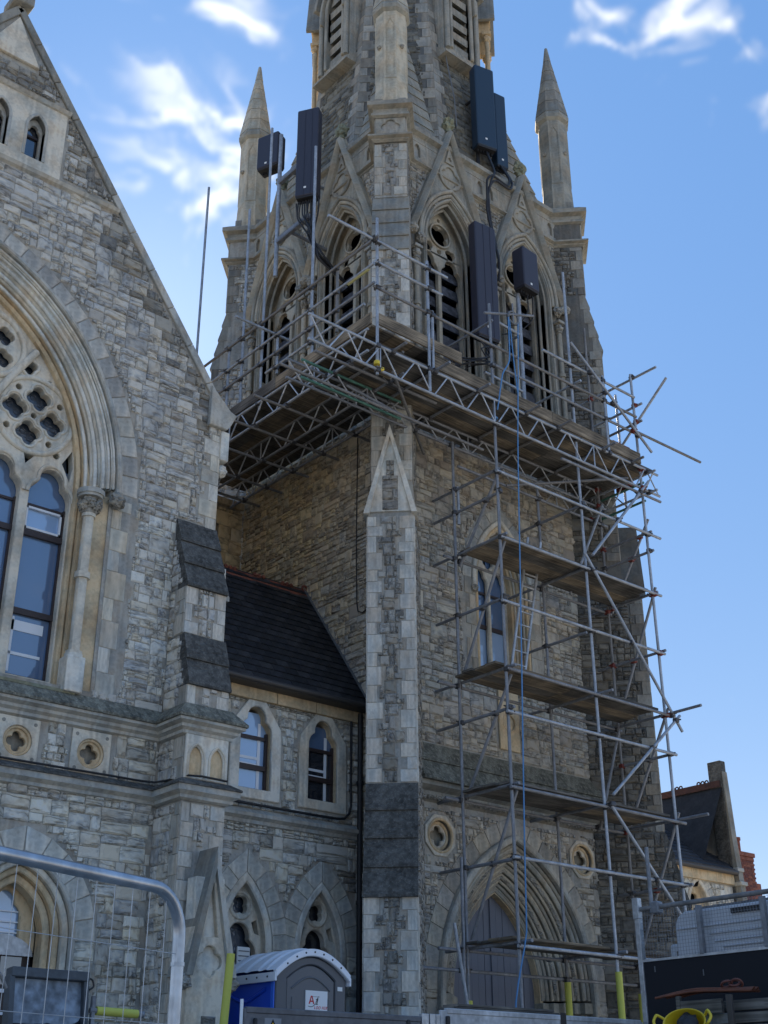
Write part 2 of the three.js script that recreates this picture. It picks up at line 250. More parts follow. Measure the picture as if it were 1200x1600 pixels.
// tones: linear base colours of the stones of each part of the church
const PAL = {
  grey: [[0.40, 0.385, 0.345], [0.345, 0.335, 0.305], [0.45, 0.43, 0.38], [0.30, 0.29, 0.265], [0.37, 0.37, 0.35], [0.42, 0.39, 0.32], [0.255, 0.245, 0.225], [0.48, 0.455, 0.395]],
  pale: [[0.47, 0.455, 0.405], [0.52, 0.495, 0.43], [0.43, 0.415, 0.365], [0.385, 0.37, 0.32], [0.46, 0.42, 0.33], [0.55, 0.53, 0.47], [0.35, 0.335, 0.295]],
  tower: [[0.36, 0.34, 0.295], [0.31, 0.295, 0.26], [0.40, 0.375, 0.315], [0.27, 0.258, 0.225], [0.335, 0.325, 0.295], [0.22, 0.21, 0.185], [0.38, 0.34, 0.265]],
  warm: [[0.44, 0.345, 0.21], [0.39, 0.31, 0.20], [0.49, 0.385, 0.23], [0.35, 0.29, 0.20], [0.42, 0.355, 0.25], [0.30, 0.24, 0.16]],  // left-face tan: warm bounced light is mixed into this stone colour
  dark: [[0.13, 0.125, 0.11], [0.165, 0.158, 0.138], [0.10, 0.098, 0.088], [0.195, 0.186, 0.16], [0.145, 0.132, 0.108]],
  middle: [[0.215, 0.205, 0.18], [0.255, 0.245, 0.215], [0.175, 0.168, 0.15], [0.29, 0.275, 0.235], [0.225, 0.205, 0.165]],
  bath: [[0.55, 0.505, 0.415], [0.50, 0.465, 0.39], [0.58, 0.545, 0.465], [0.46, 0.43, 0.365]],
  bathWorn: [[0.42, 0.40, 0.345], [0.37, 0.355, 0.31], [0.46, 0.43, 0.365], [0.33, 0.315, 0.27]],
  bathPale: [[0.58, 0.56, 0.50], [0.54, 0.525, 0.47], [0.62, 0.595, 0.525]],
  slate: [[0.050, 0.055, 0.068], [0.040, 0.044, 0.054], [0.062, 0.065, 0.076], [0.052, 0.055, 0.062], [0.033, 0.036, 0.044], [0.095, 0.097, 0.105]],
  spire: [[0.13, 0.126, 0.107], [0.165, 0.158, 0.132], [0.105, 0.102, 0.088], [0.20, 0.19, 0.155], [0.14, 0.132, 0.105]],
  brick: [[0.24, 0.085, 0.055], [0.20, 0.07, 0.05], [0.28, 0.105, 0.065], [0.16, 0.06, 0.05]], yellowBrick: [[0.52, 0.36, 0.16], [0.45, 0.30, 0.13], [0.57, 0.41, 0.20]],
};
PAL.brown = [[0.33, 0.29, 0.225], [0.29, 0.255, 0.20], [0.36, 0.315, 0.24], [0.25, 0.225, 0.18], [0.31, 0.28, 0.225], [0.22, 0.195, 0.155]];
PAL.pier = [[0.25, 0.24, 0.215], [0.29, 0.28, 0.25], [0.21, 0.205, 0.185], [0.32, 0.31, 0.275], [0.19, 0.185, 0.165]];
PAL.quoin = [[0.50, 0.485, 0.435], [0.515, 0.50, 0.445], [0.485, 0.468, 0.42]];
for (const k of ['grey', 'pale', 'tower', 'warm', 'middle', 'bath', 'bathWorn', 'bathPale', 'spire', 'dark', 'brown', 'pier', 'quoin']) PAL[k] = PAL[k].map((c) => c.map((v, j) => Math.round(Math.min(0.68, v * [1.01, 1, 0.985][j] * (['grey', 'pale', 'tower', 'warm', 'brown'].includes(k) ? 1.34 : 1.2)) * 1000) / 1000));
for (const [k, f] of [['grey', 0.62], ['pale', 0.65], ['tower', 0.7]]) { const n = PAL[k].length, m = [0, 1, 2].map((j) => PAL[k].reduce((a, c) => a + c[j], 0) / n); PAL[k] = PAL[k].map((c) => c.map((v, j) => Math.round((m[j] + (v - m[j]) * f) * 1000) / 1000)); }
const toneMats = new Map();
function toneMat(c, kind) { const k = kind + c.join(); if (!toneMats.has(k)) toneMats.set(k, kind === 'rock' ? stone(...c) : kind === 'slate' ? std(lin(...c), { map: T.slate, roughness: 0.55, bumpMap: T.fine, bumpScale: 0.003 }) : ash(...c)); return toneMats.get(k); }
const loose = { rock: std(lin(1, 1, 1), { map: T.rubble, bumpMap: T.rubbleB, bumpScale: 0.022, roughness: 0.95, vertexColors: true }), dressed: std(lin(1, 1, 1), { map: T.ashlar, bumpMap: T.ashlarB, bumpScale: 0.004, vertexColors: true }), slate: std(lin(1, 1, 1), { map: T.slate, roughness: 0.55, bumpMap: T.fine, bumpScale: 0.003, vertexColors: true }) };
// a mason collects the pieces of one thing; finish() makes the largest seen single parts and joins the rest
class Mason {
  constructor(root, budget = {}) { this.root = root; this.list = []; this.budget = budget; }
  add(name, parent, frame, x, y, w, h, { kind = 'rock', tone, z = 0, rot = 0, geo, depth = 1 }) {
    const m = frame.clone().multiply(new THREE.Matrix4().makeTranslation(x, y, z)); if (rot) m.multiply(new THREE.Matrix4().makeRotationZ(rot)); m.multiply(new THREE.Matrix4().makeScale(w, h, depth));
    geo = geo || (kind === 'rock' ? ROCK[Math.floor(rS() * ROCK.length)] : DRESSED[Math.floor(rS() * DRESSED.length)]);
    const p = V3(0, 0, 0).applyMatrix4(m), n = V3(0, 0, 1).transformDirection(m), d = EYE.clone().sub(p), L = d.length();
    const facing = n.dot(d.normalize()); this.list.push({ name, parent, m, geo, kind, tone, size: (facing > 0.02 ? Math.max(facing, 0.1) : 0.001) * w * h / (L * L) * (p.x - EYE.x > -20 ? 1 : 0.001) });
  }
  finish() {
    const by = new Map(); for (const s of this.list) { if (!by.has(s.name)) by.set(s.name, []); by.get(s.name).push(s); }
    for (const [name, L] of by) {
      L.sort((a, b) => b.size - a.size); const N = this.budget[name] ?? 300;
      L.slice(0, N).forEach((s) => { const me = shade(new THREE.Mesh(s.geo, toneMat(s.tone, s.kind))); me.name = name; s.parent.updateWorldMatrix(true, false); me.matrix.copy(s.parent.matrixWorld).invert().multiply(s.m); me.matrix.decompose(me.position, me.quaternion, me.scale); s.parent.add(me); });
      const rest = L.slice(N); if (!rest.length) continue;
      const kinds = [...new Set(rest.map((s) => s.kind))];
      for (const kind of kinds) {
        const R = rest.filter((s) => s.kind === kind); this.root.updateWorldMatrix(true, false); const inv = this.root.matrixWorld.clone().invert();
        let nv = 0; for (const s of R) nv += s.geo.attributes.position.count;
        const P = new Float32Array(nv * 3), U = new Float32Array(nv * 2), C = new Float32Array(nv * 3); let o = 0; const v = V3();
        for (const s of R) { const m = inv.clone().multiply(s.m), a = s.geo.attributes.position, u = s.geo.attributes.uv, du = rS() * 2, dv = rS() * 2; for (let i = 0; i < a.count; i++, o++) { v.fromBufferAttribute(a, i).applyMatrix4(m); P[o * 3] = v.x; P[o * 3 + 1] = v.y; P[o * 3 + 2] = v.z; U[o * 2] = u.getX(i) + du; U[o * 2 + 1] = u.getY(i) + dv; C[o * 3] = s.tone[0]; C[o * 3 + 1] = s.tone[1]; C[o * 3 + 2] = s.tone[2]; } }
        const g = new THREE.BufferGeometry(); g.setAttribute('position', new THREE.BufferAttribute(P, 3)); g.setAttribute('uv', new THREE.BufferAttribute(U, 2)); g.setAttribute('color', new THREE.BufferAttribute(C, 3)); g.computeVertexNormals();
        const me = shade(new THREE.Mesh(g, loose[kind])); me.name = 'small_' + name + 's'; me.userData.kind = 'stuff'; this.root.add(me);
      }
    }
  }
}
const blends = new Map();
function blend(a, b, t, seedKey) { t = Math.round(clamp(t) * 5) / 5; const k = a + '|' + b + '|' + t; if (!blends.has(k)) { const A = PAL[a], B = PAL[b]; blends.set(k, A.map((c, i) => c.map((v, j) => Math.round(mix(v, B[i % B.length][j], t) * 100) / 100))); } return blends.get(k); }
const pick = (pal, f = 1) => { const c = pal[Math.floor(rS() * pal.length)]; return f === 1 ? c : c.map((v) => Math.round(v * f * 1000) / 1000); };
// snecked rubble: courses of uneven height, each broken into full, two- or three-high stones; inside(x, y) says where wall shows
function rubble(mason, parent, frame, x0, x1, y0, y1, inside, pal, { H = [0.2, 0.3], name = 'stone', gap = 0.008, toneAt, kind = 'rock', split = true, k = 1, depth: dep = 1 } = {}) {
  const put = (a, b, c, d, depth) => {
    const t = [[a, c], [b, c], [a, d], [b, d], [(a + b) / 2, (c + d) / 2], [(a + b) / 2, c], [(a + b) / 2, d]], n = t.filter(([x, y]) => inside(x, y)).length;
    if (n === 7) { const p = toneAt ? toneAt((a + b) / 2, (c + d) / 2) : pal; mason.add(name, parent, frame, (a + b) / 2, (c + d) / 2, b - a - gap, d - c - gap, { kind, tone: pick(p), depth: typeof dep === 'function' ? dep((a + b) / 2, (c + d) / 2) : dep }); return; }
    if (!n || depth > 2) return;
    if (b - a > (d - c) * 0.9) { const m = (a + b) / 2; put(a, m, c, d, depth + 1); put(m, b, c, d, depth + 1); } else { const m = (c + d) / 2; put(a, b, c, m, depth + 1); put(a, b, m, d, depth + 1); }
  };
  for (let y = y0; y < y1 - 0.04;) {
    let h = mix(H[0], H[1], rS()); if (y + h > y1 - 0.05) h = y1 - y;
    for (let x = x0; x < x1 - 0.03;) {
      const t = rS(); let w = h * mix(0.75, 1.5, rS()) * k; if (x + w > x1 - 0.08) w = x1 - x;
      if (!split || t < 0.24) { put(x, x + w, y, y + h, 0); }
      else {
        const rows = t < 0.92 ? 2 : 3, c = [0]; for (let i = 1; i < rows; i++) c.push((i + (rS() - 0.5) * 0.5) / rows); c.push(1);
        w *= 1.3; if (x + w > x1 - 0.08) w = x1 - x;
        for (let i = 0; i < rows; i++) { const ya = y + h * c[i], yb = y + h * c[i + 1]; if (rS() < 0.82 && w > 0.17) { const m = x + w * mix(0.32, 0.68, rS()); put(x, m, ya, yb, 0); put(m, x + w, ya, yb, 0); } else put(x, x + w, ya, yb, 0); }
      }
      x += w;
    }
    y += h;
  }
}
// alternating long and short dressed blocks up an edge at x; dir +1 runs towards +x
function quoins(mason, parent, frame, x, dir, y0, y1, pal, { long = 0.34, short = 0.2, h = [0.24, 0.36], z = 0.004, name = 'quoin' } = {}) {
  let y = y0, k = Math.floor(rS() * 2); const ext = [];
  while (y < y1 - 0.02) { let d = mix(h[0], h[1], rS()); if (y + d > y1 - 0.08) d = y1 - y; const w = (k++ % 2 ? long : short) * mix(0.9, 1.12, rS()); mason.add(name, parent, frame, x + dir * w / 2, y + d / 2, w - 0.004, d - 0.004, { kind: 'dressed', tone: pick(pal), z }); ext.push([y, y + d, w]); y += d; }
  return (px, py) => { for (const [a, b, w] of ext) if (py >= a - 0.001 && py < b + 0.001) { const d = (px - x) * dir; if (d >= -0.01 && d < w + 0.004) return true; } return false; };
}
// a ring of wedge-shaped stones round a pointed arch between offsets o0 and o1
function voussoirs(mason, parent, frame, a, o0, o1, n, pal, { z = 0, name = 'voussoir', legs = 0 } = {}) {
  const r0 = (a.hw * a.hw + a.rise * a.rise) / (2 * a.hw), c = r0 - a.hw, rm = r0 + (o0 + o1) / 2, th = Math.acos(clamp(c / (r0 + o1), -1, 1)), cut = Math.acos(clamp(c / (r0 + o0), -1, 1));
  for (const s of [1, -1]) for (let i = 0; i < n; i++) {
    const t0 = mix(0, cut, i / n), t1 = mix(0, cut, (i + 1) / n) - 0.012 / rm, out = i === n - 1 ? th : t1;
    const P = (r, t) => [a.cx + s * (-c + r * Math.cos(t)), a.sp + r * Math.sin(t)];
    const q = [P(r0 + o0, t0), P(r0 + o1, t0), P(r0 + o1, Math.min(out, th)), P(r0 + o0, t1)]; const cx = q.reduce((u, p) => u + p[0], 0) / 4, cy = q.reduce((u, p) => u + p[1], 0) / 4;
    const d = 0.007 + rS() * 0.006; const bev = (p, z) => [cx + (p[0] - cx) * (z ? 0.965 : 1) - cx, cy + (p[1] - cy) * (z ? 0.965 : 1) - cy, z ? d + rS() * 0.007 : 0];
    const lo = q.map((p) => bev(p, 0)), hi = q.map((p) => bev(p, 1)), back = lo.map((p) => [p[0], p[1], -0.03]);
    const g = boxUV(quadsGeo([[hi[0], hi[1], hi[2], hi[3]], ...[0, 1, 2, 3].map((k) => [lo[k], lo[(k + 1) % 4], hi[(k + 1) % 4], hi[k]]), ...[0, 1, 2, 3].map((k) => [back[k], back[(k + 1) % 4], lo[(k + 1) % 4], lo[k]])]), 1);
    mason.add(name, parent, frame, cx, cy, 1, 1, { kind: 'dressed', tone: pick(pal), z, geo: g });
  }
  if (legs) for (const s of [1, -1]) { let y = legs; while (y < a.sp - 0.02) { let h = mix(0.2, 0.32, rS()); if (y + h > a.sp - 0.1) h = a.sp - y; const w = o1 - o0; mason.add(name, parent, frame, a.cx + s * (a.hw + (o0 + o1) / 2), y + h / 2, w - 0.008, h - 0.01, { kind: 'rock', tone: pick(pal), z }); y += h; } }
}
// sloping weathering: n slabs from (z0, y0) low and out to (z1, y1) high and in, between x0 and x1
function weathering(parent, frame, x0, x1, z0, y0, z1, y1, n, mat, name = 'weathering_slab') {
  for (let i = 0; i < n; i++) {
    const a = i / n, b = (i + 1) / n, za = mix(z0, z1, a), zb = mix(z0, z1, b), ya = mix(y0, y1, a), yb = mix(y0, y1, b);
    part(name, parent, prismX(x0, x1, [[za + 0.035, ya - 0.012], [za + 0.035, ya + 0.02], [zb + 0.012, yb - 0.015], [zb - 0.10, yb - 0.02], [zb - 0.10, ya - 0.012]]), mat, frame);
  }
}
// rough carved lump (label stop, capital foliage, finial)
function lump(x, y, z, r, seed, sy = 1, amp = 0.45) { const g = new THREE.IcosahedronGeometry(r, 3), p = g.attributes.position, v = V3(); for (let i = 0; i < p.count; i++) { v.fromBufferAttribute(p, i); const n = v.clone().normalize(); const k = 1 + amp * (fbm3(n.x * 2.6 + seed, n.y * 2.6 + 9, n.z * 2.6 + seed * 2, 3) - 0.5) * 2; v.multiplyScalar(k); p.setXYZ(i, v.x + x, v.y * sy + y, v.z + z); } g.computeVertexNormals(); return g; }
// ------------------------------------------------------------------ the ground: rises gently from the street to the church
const G = 1.1;
{
  const W = 120, g = new THREE.PlaneGeometry(1200, 1200, W, W); g.rotateX(-Math.PI / 2); const p = g.attributes.position;
  for (let i = 0; i < p.count; i++) { let x = p.getX(i), z = p.getZ(i); x = Math.sign(x) * Math.pow(Math.abs(x) / 600, 2.2) * 600; z = Math.sign(z) * Math.pow(Math.abs(z) / 600, 2.2) * 600; p.setXYZ(i, x, 1.1 - 1.1 * sstep(2.5, 14, z) , z); }
  g.computeVertexNormals(); const o = part('ground', scene, g, std(lin(0.40, 0.385, 0.345), { map: T.ground, bumpMap: T.fine, bumpScale: 0.006 }), I4, 0.4); tag(o, null, null, null, 'structure');
}

// ------------------------------------------------------------------ the church tower
const tower = thing('church_tower', 'tall ragstone church tower with corner buttresses and octagonal spire behind the scaffolding', 'tower', [2.5, G, -2.5]);
const W5 = 5, towerMason = new Mason(tower, { stone: 300, quoin: 290, voussoir: 120, spire_stone: 200 });
const TOP = 18.45, CORN = 19.3;
const portal = { cx: 2.5, hw: 1.65, sp: 3.2, rise: 2.35, base: G };
const lancet = { cx: 2.5, hw: 0.46, sp: 9.95, rise: 0.98, base: 8.35 };
const belfry = (cx) => ({ cx, hw: 0.6, sp: 16.75, rise: 1.12, base: 13.6 });
const rosettes = [[0.87, 5.43], [4.13, 5.43]];
const octa = (x, y, r) => Array.from({ length: 8 }, (_, i) => V2(x + r * Math.cos((i + 0.5) * Math.PI / 4), y + r * Math.sin((i + 0.5) * Math.PI / 4)));

function towerFace(F, sgn, full) {                                    // sgn +1: local x 0..5 (portal face), -1: local x -5..0 (left face)
  const X = (x) => sgn > 0 ? x : -x, bel = [1.45, 3.55].map((x) => belfry(X(x)));
  const x0 = sgn > 0 ? 0 : -5, x1 = sgn > 0 ? 5 : 0;
  const lowY = full ? G : 1.2;
  const holes = [...bel.map((b) => arch(b, 0))];
  if (full) holes.push(arch(portal, 0, G + 0.01), arch(lancet, 0.2, lancet.base), ...rosettes.map(([x, y]) => circ(x, y, 0.25)));
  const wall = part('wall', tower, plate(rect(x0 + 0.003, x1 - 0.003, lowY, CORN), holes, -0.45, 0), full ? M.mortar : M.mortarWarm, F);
  // ---- the belfry windows
  for (const b of bel) {
    const cx = b.cx, win = part('belfry_window', tower, [archBand(b, 0.0, 0.05, -0.24, 0.03, b.base, 0.012), archBand(b, 0.055, 0.13, -0.06, 0.10, b.base, 0.02), archBand(b, 0.14, 0.21, 0.0, 0.13, b.sp - 0.05, 0.02)], full ? M.belfry : M.belfryTan, F);
    part('roll_moulding', win, [archRoll(b, -0.02, -0.12, 0.035, b.base), archRoll(b, 0.09, 0.10, 0.025, b.base)], M.belfry, F);
    part('hood_mould', win, archBand(b, 0.215, 0.29, 0.0, 0.17, b.sp - 0.1, 0.02), M.belfry, F);
    for (const s of [-1, 1]) part('label_stop', win, lump(cx + s * 0.86, b.sp - 0.16, 0.14, 0.10, 31 + cx + s, 1.1), M.carve, F);
    // tracery: two cusped lights, a foiled circle above
    const lh = 0.262, sp = b.sp - 0.3, out = arch(b, 0.01, b.base);
    const tr = plate(out, [light(cx - 0.305, lh, b.base + 0.1, sp), light(cx + 0.305, lh, b.base + 0.1, sp), foil(cx, b.sp + 0.54, 4, 0.125, 0.132, Math.PI / 4, 40), foil(cx - 0.3, b.sp + 0.2, 3, 0.055, 0.085, 0.6, 24), foil(cx + 0.3, b.sp + 0.2, 3, 0.055, 0.085, 2.54, 24), foil(cx, b.sp + 0.16, 1, 0, 0.055, 0, 12), foil(cx, b.sp + 0.93, 1, 0, 0.04, 0, 10)], -0.36, -0.26, 0.012);
    part('tracery', win, tr, M.belfryTan, F); part('tracery_ring', win, ring3([...circ(cx, b.sp + 0.54, 0.265, 28).map((p) => V3(p.x, p.y, -0.23)), V3(cx + 0.265, b.sp + 0.54, -0.23)], 0.024), M.belfryTan, F);
    for (let i = 0; i < 8; i++) for (const s of [-1, 1]) { const y = b.base + 0.12 + i * 0.385; part('louvre', win, convex8([[cx + s * 0.305 - 0.27, y, -0.37], [cx + s * 0.305 + 0.27, y, -0.37], [cx + s * 0.305 + 0.27, y + 0.10, -0.56], [cx + s * 0.305 - 0.27, y + 0.10, -0.56]], [[cx + s * 0.305 - 0.27, y + 0.235, -0.40], [cx + s * 0.305 + 0.27, y + 0.235, -0.40], [cx + s * 0.305 + 0.27, y + 0.28, -0.55], [cx + s * 0.305 - 0.27, y + 0.28, -0.55]]), M.louvre, F); }
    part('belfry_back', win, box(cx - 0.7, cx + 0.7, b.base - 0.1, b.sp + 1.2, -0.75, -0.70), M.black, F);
    // jamb shafts with capitals
    for (const s of [-1, 1]) for (const [o, z] of [[0.33, 0.08]]) {
      const x = cx + s * (0.6 + o);
      part('shaft', win, tube([x, b.base, z], [x, b.sp - 0.62, z], 0.052, 10), full ? M.belfry : M.belfryTan, F);
      part('shaft_ring', win, [tube([x, 15.05, z], [x, 15.13, z], 0.075, 10)], M.belfry, F);
      part('capital', win, [tube([x, b.sp - 0.64, z], [x, b.sp - 0.6, z], 0.07, 10), lump(x, b.sp - 0.5, z, 0.085, 17 + x, 1.1, 0.35), box(x - 0.1, x + 0.1, b.sp - 0.42, b.sp - 0.35, z - 0.11, z + 0.1, 0.015)], M.carve, F);
    }
    // steep gable over the window
    const gy0 = 16.85, gy1 = 19.72, gh = 1.05, t = 0.13, Lr = Math.hypot(gh, gy1 - gy0);
    const gab = part('gable', tower, (() => { const o = [V2(cx - gh + 0.05, gy0), V2(cx + gh - 0.05, gy0), V2(cx, gy1 - 0.1)]; const c = arch(b, 0.2, null).filter((p) => p.y > gy0).reverse(); return plate([o[0], V2(c[0].x, gy0), ...c, V2(c[c.length - 1].x, gy0), o[1], o[2]], [], 0.01, 0.085); })(), full ? M.belfry : M.belfryTan, F);
    // cut-out look of the arch inside the gable is the arch order standing proud of it
    const tri = (y, k) => { const w = gh * (gy1 - y) / (gy1 - gy0); return [[cx - w, y], [cx + w, y]]; };
    part('trefoil_panel', gab, plate(circ(cx, 18.53, 0.30, 24), [foil(cx, 18.53, 4, 0.12, 0.13, 0, 40)], 0.085, 0.125, 0.012), M.belfry, F);
    part('trefoil_panel', gab, plate([V2(cx - 0.12, 18.88), V2(cx + 0.12, 18.88), V2(cx, 19.32)], [foil(cx, 18.99, 3, 0.022, 0.03, Math.PI / 2, 24)], 0.085, 0.12, 0.01), M.belfry, F);
    for (const s of [-1, 1]) {
      part('gable_coping', gab, quadsGeo((() => { const A = [cx + s * (gh + 0.06), gy0 - 0.06], B = [cx, gy1 + 0.1], C = [cx, gy1 - 0.27], D = [cx + s * (gh - 0.075), gy0 - 0.06], f = (p, z) => [p[0], p[1], z], q = []; const Pz = [[A, B, C, D]]; const m = (P, Q) => [(P[0] + Q[0]) / 2, (P[1] + Q[1]) / 2], Em = m(A, D), Fm = m(B, C); q.push([f(A, 0.12), f(B, 0.12), f(Fm, 0.24), f(Em, 0.24)], [f(Em, 0.24), f(Fm, 0.24), f(C, 0.15), f(D, 0.15)], [f(D, 0.15), f(C, 0.15), f(C, 0), f(D, 0)], [f(A, 0.12), f(A, 0), f(B, 0), f(B, 0.12)], [f(A, 0), f(A, 0.12), f(Em, 0.24), f(D, 0.15)], [f(D, 0.15), f(D, 0), f(A, 0), f(A, 0)]); return q; })()), full ? M.belfry : M.belfryTan, F);
      part('label_stop', gab, lump(cx + s * (gh + 0.02), gy0 - 0.14, 0.15, 0.11, 77 + cx * 3 + s, 1), M.carve, F);
    }
    part('finial', gab, [lump(cx, gy1 + 0.22, 0.10, 0.13, 5 + cx, 1.1, 0.7), tube([cx, gy1, 0.1], [cx, gy1 + 0.22, 0.1], 0.06)], M.bathGreen, F);
    // crocketed blind panel in the gable's lower corners
    for (const s of [-1, 1]) part('trefoil_panel', gab, plate(foil(cx + s * 0.47, 17.72, 3, 0.06, 0.075, Math.PI / 2, 24), [foil(cx + s * 0.47, 17.72, 3, 0.04, 0.05, Math.PI / 2, 24)], 0.085, 0.11), M.belfry, F);
  }
  // ---- frieze of small blind lancets between the two strings
  const fr = [[0.62, 0.45, 0.8], [2.5, 2.2, 2.8], [4.5, 4.35, 4.75]].flatMap(([c, a, b]) => { const n = Math.max(1, Math.round((b - a) / 0.24)); return Array.from({ length: n }, (_, i) => a + (i + 0.5) * (b - a) / n); });
  part('frieze', tower, plate(rect(x0 + 0.25, x1 - 0.25, TOP + 0.09, CORN - 0.28), fr.map((x) => light(X(x), 0.075, TOP + 0.2, TOP + 0.42)), 0.005, 0.06, 0.008), M.belfry, F);
  // ---- lay the stones
  const gabled = (x, y) => bel.some((b) => { const w = 1.05 * (19.72 - y) / 2.87; return y > 16.5 && Math.abs(x - b.cx) < w + 0.05; });
  const openB = (x, y) => bel.some((b) => inArch(b, 0.3, x, y) || (Math.abs(x - b.cx) < 1.03 && y > 13.6 && y < 16.5));
  if (full) {
    const reg = (x, y) => !openB(x, y) && !gabled(x, y) && y < TOP - 0.02 && y > 6.86 && !inArch(lancet, 0.5, x, y, 8.1) && !(Math.abs(x - 2.5) < 0.26 && y < 8.2 && y > 7.0);
    const fade = (x, y) => y > 13 ? blend('tower', 'middle', 0.5 + 0.3 * (rS() - 0.5) + 0.3 * sstep(3.8, 4.6, x)) : blend('tower', 'brown', 0.85 * sstep(9.2, 12.2, y + (rS() - 0.5)) + 0.25 * sstep(7.8, 7.0, y));
    rubble(towerMason, wall, F, 0.02, 4.98, 6.87, 12.9, reg, PAL.tower, { H: [0.2, 0.3], toneAt: fade });
    rubble(towerMason, wall, F, 0.02, 4.98, 12.9, TOP - 0.03, reg, PAL.middle, { H: [0.16, 0.24], toneAt: fade });
    // lower stage
    const reg2 = (x, y) => !inArch(portal, 0.33, x, y) && y < 5.86 && !rosettes.some(([a, b]) => Math.max(Math.abs(x - a), Math.abs(y - b), (Math.abs(x - a) + Math.abs(y - b)) * 0.74) < 0.345);
    rubble(towerMason, wall, F, 0.02, 4.98, G, 5.9, reg2, PAL.tower, { H: [0.24, 0.34], toneAt: (x, y) => rS() < 0.4 * sstep(3.7, 4.6, x) ? PAL.middle : rS() < 0.25 ? PAL.grey : PAL.tower });
  } else {
    const reg = (x, y) => !openB(x, y) && !gabled(x, y) && y < TOP - 0.02;
    const tone = (x, y) => y > 13 ? blend('tower', 'grey', rS()) : blend('tower', 'warm', 0.25 + 0.85 * sstep(-0.5, -3.0, x + 0.6 * (rS() - 0.5)) * sstep(6.5, 9.5, y));  // tan increases along the face, standing in for bounced light
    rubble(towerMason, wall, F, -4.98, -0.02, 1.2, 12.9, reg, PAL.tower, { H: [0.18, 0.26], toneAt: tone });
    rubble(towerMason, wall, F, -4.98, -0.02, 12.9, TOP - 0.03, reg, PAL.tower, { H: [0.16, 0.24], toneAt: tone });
    part('putlog_hole', wall, box(-4.42, -4.16, 10.92, 11.25, -0.2, 0.012), M.black, F);
    part('cable', tower, hose([[-0.95, 12.6, 0.03], [-0.96, 10.5, 0.035], [-0.93, 9.25, 0.035], [-0.8, 9.1, 0.035], [-0.45, 9.2, 0.035], [-0.3, 9.32, 0.03]], 0.011), M.cable, F);
  }
  return wall;
}
const faceR = towerFace(R_, 1, true), faceL = towerFace(L_, -1, false);
// the two faces seen by nobody here, and the belfry floor
part('wall', tower, [box(0.003, 4.997, G, CORN, -4.997, -4.6), box(4.55, 4.996, G, CORN - 0.003, -4.58, -0.46)], M.mortar);
part('roof_slab', tower, box(0.1, 4.9, CORN - 0.08, CORN - 0.03, -4.9, -0.1), M.lead);

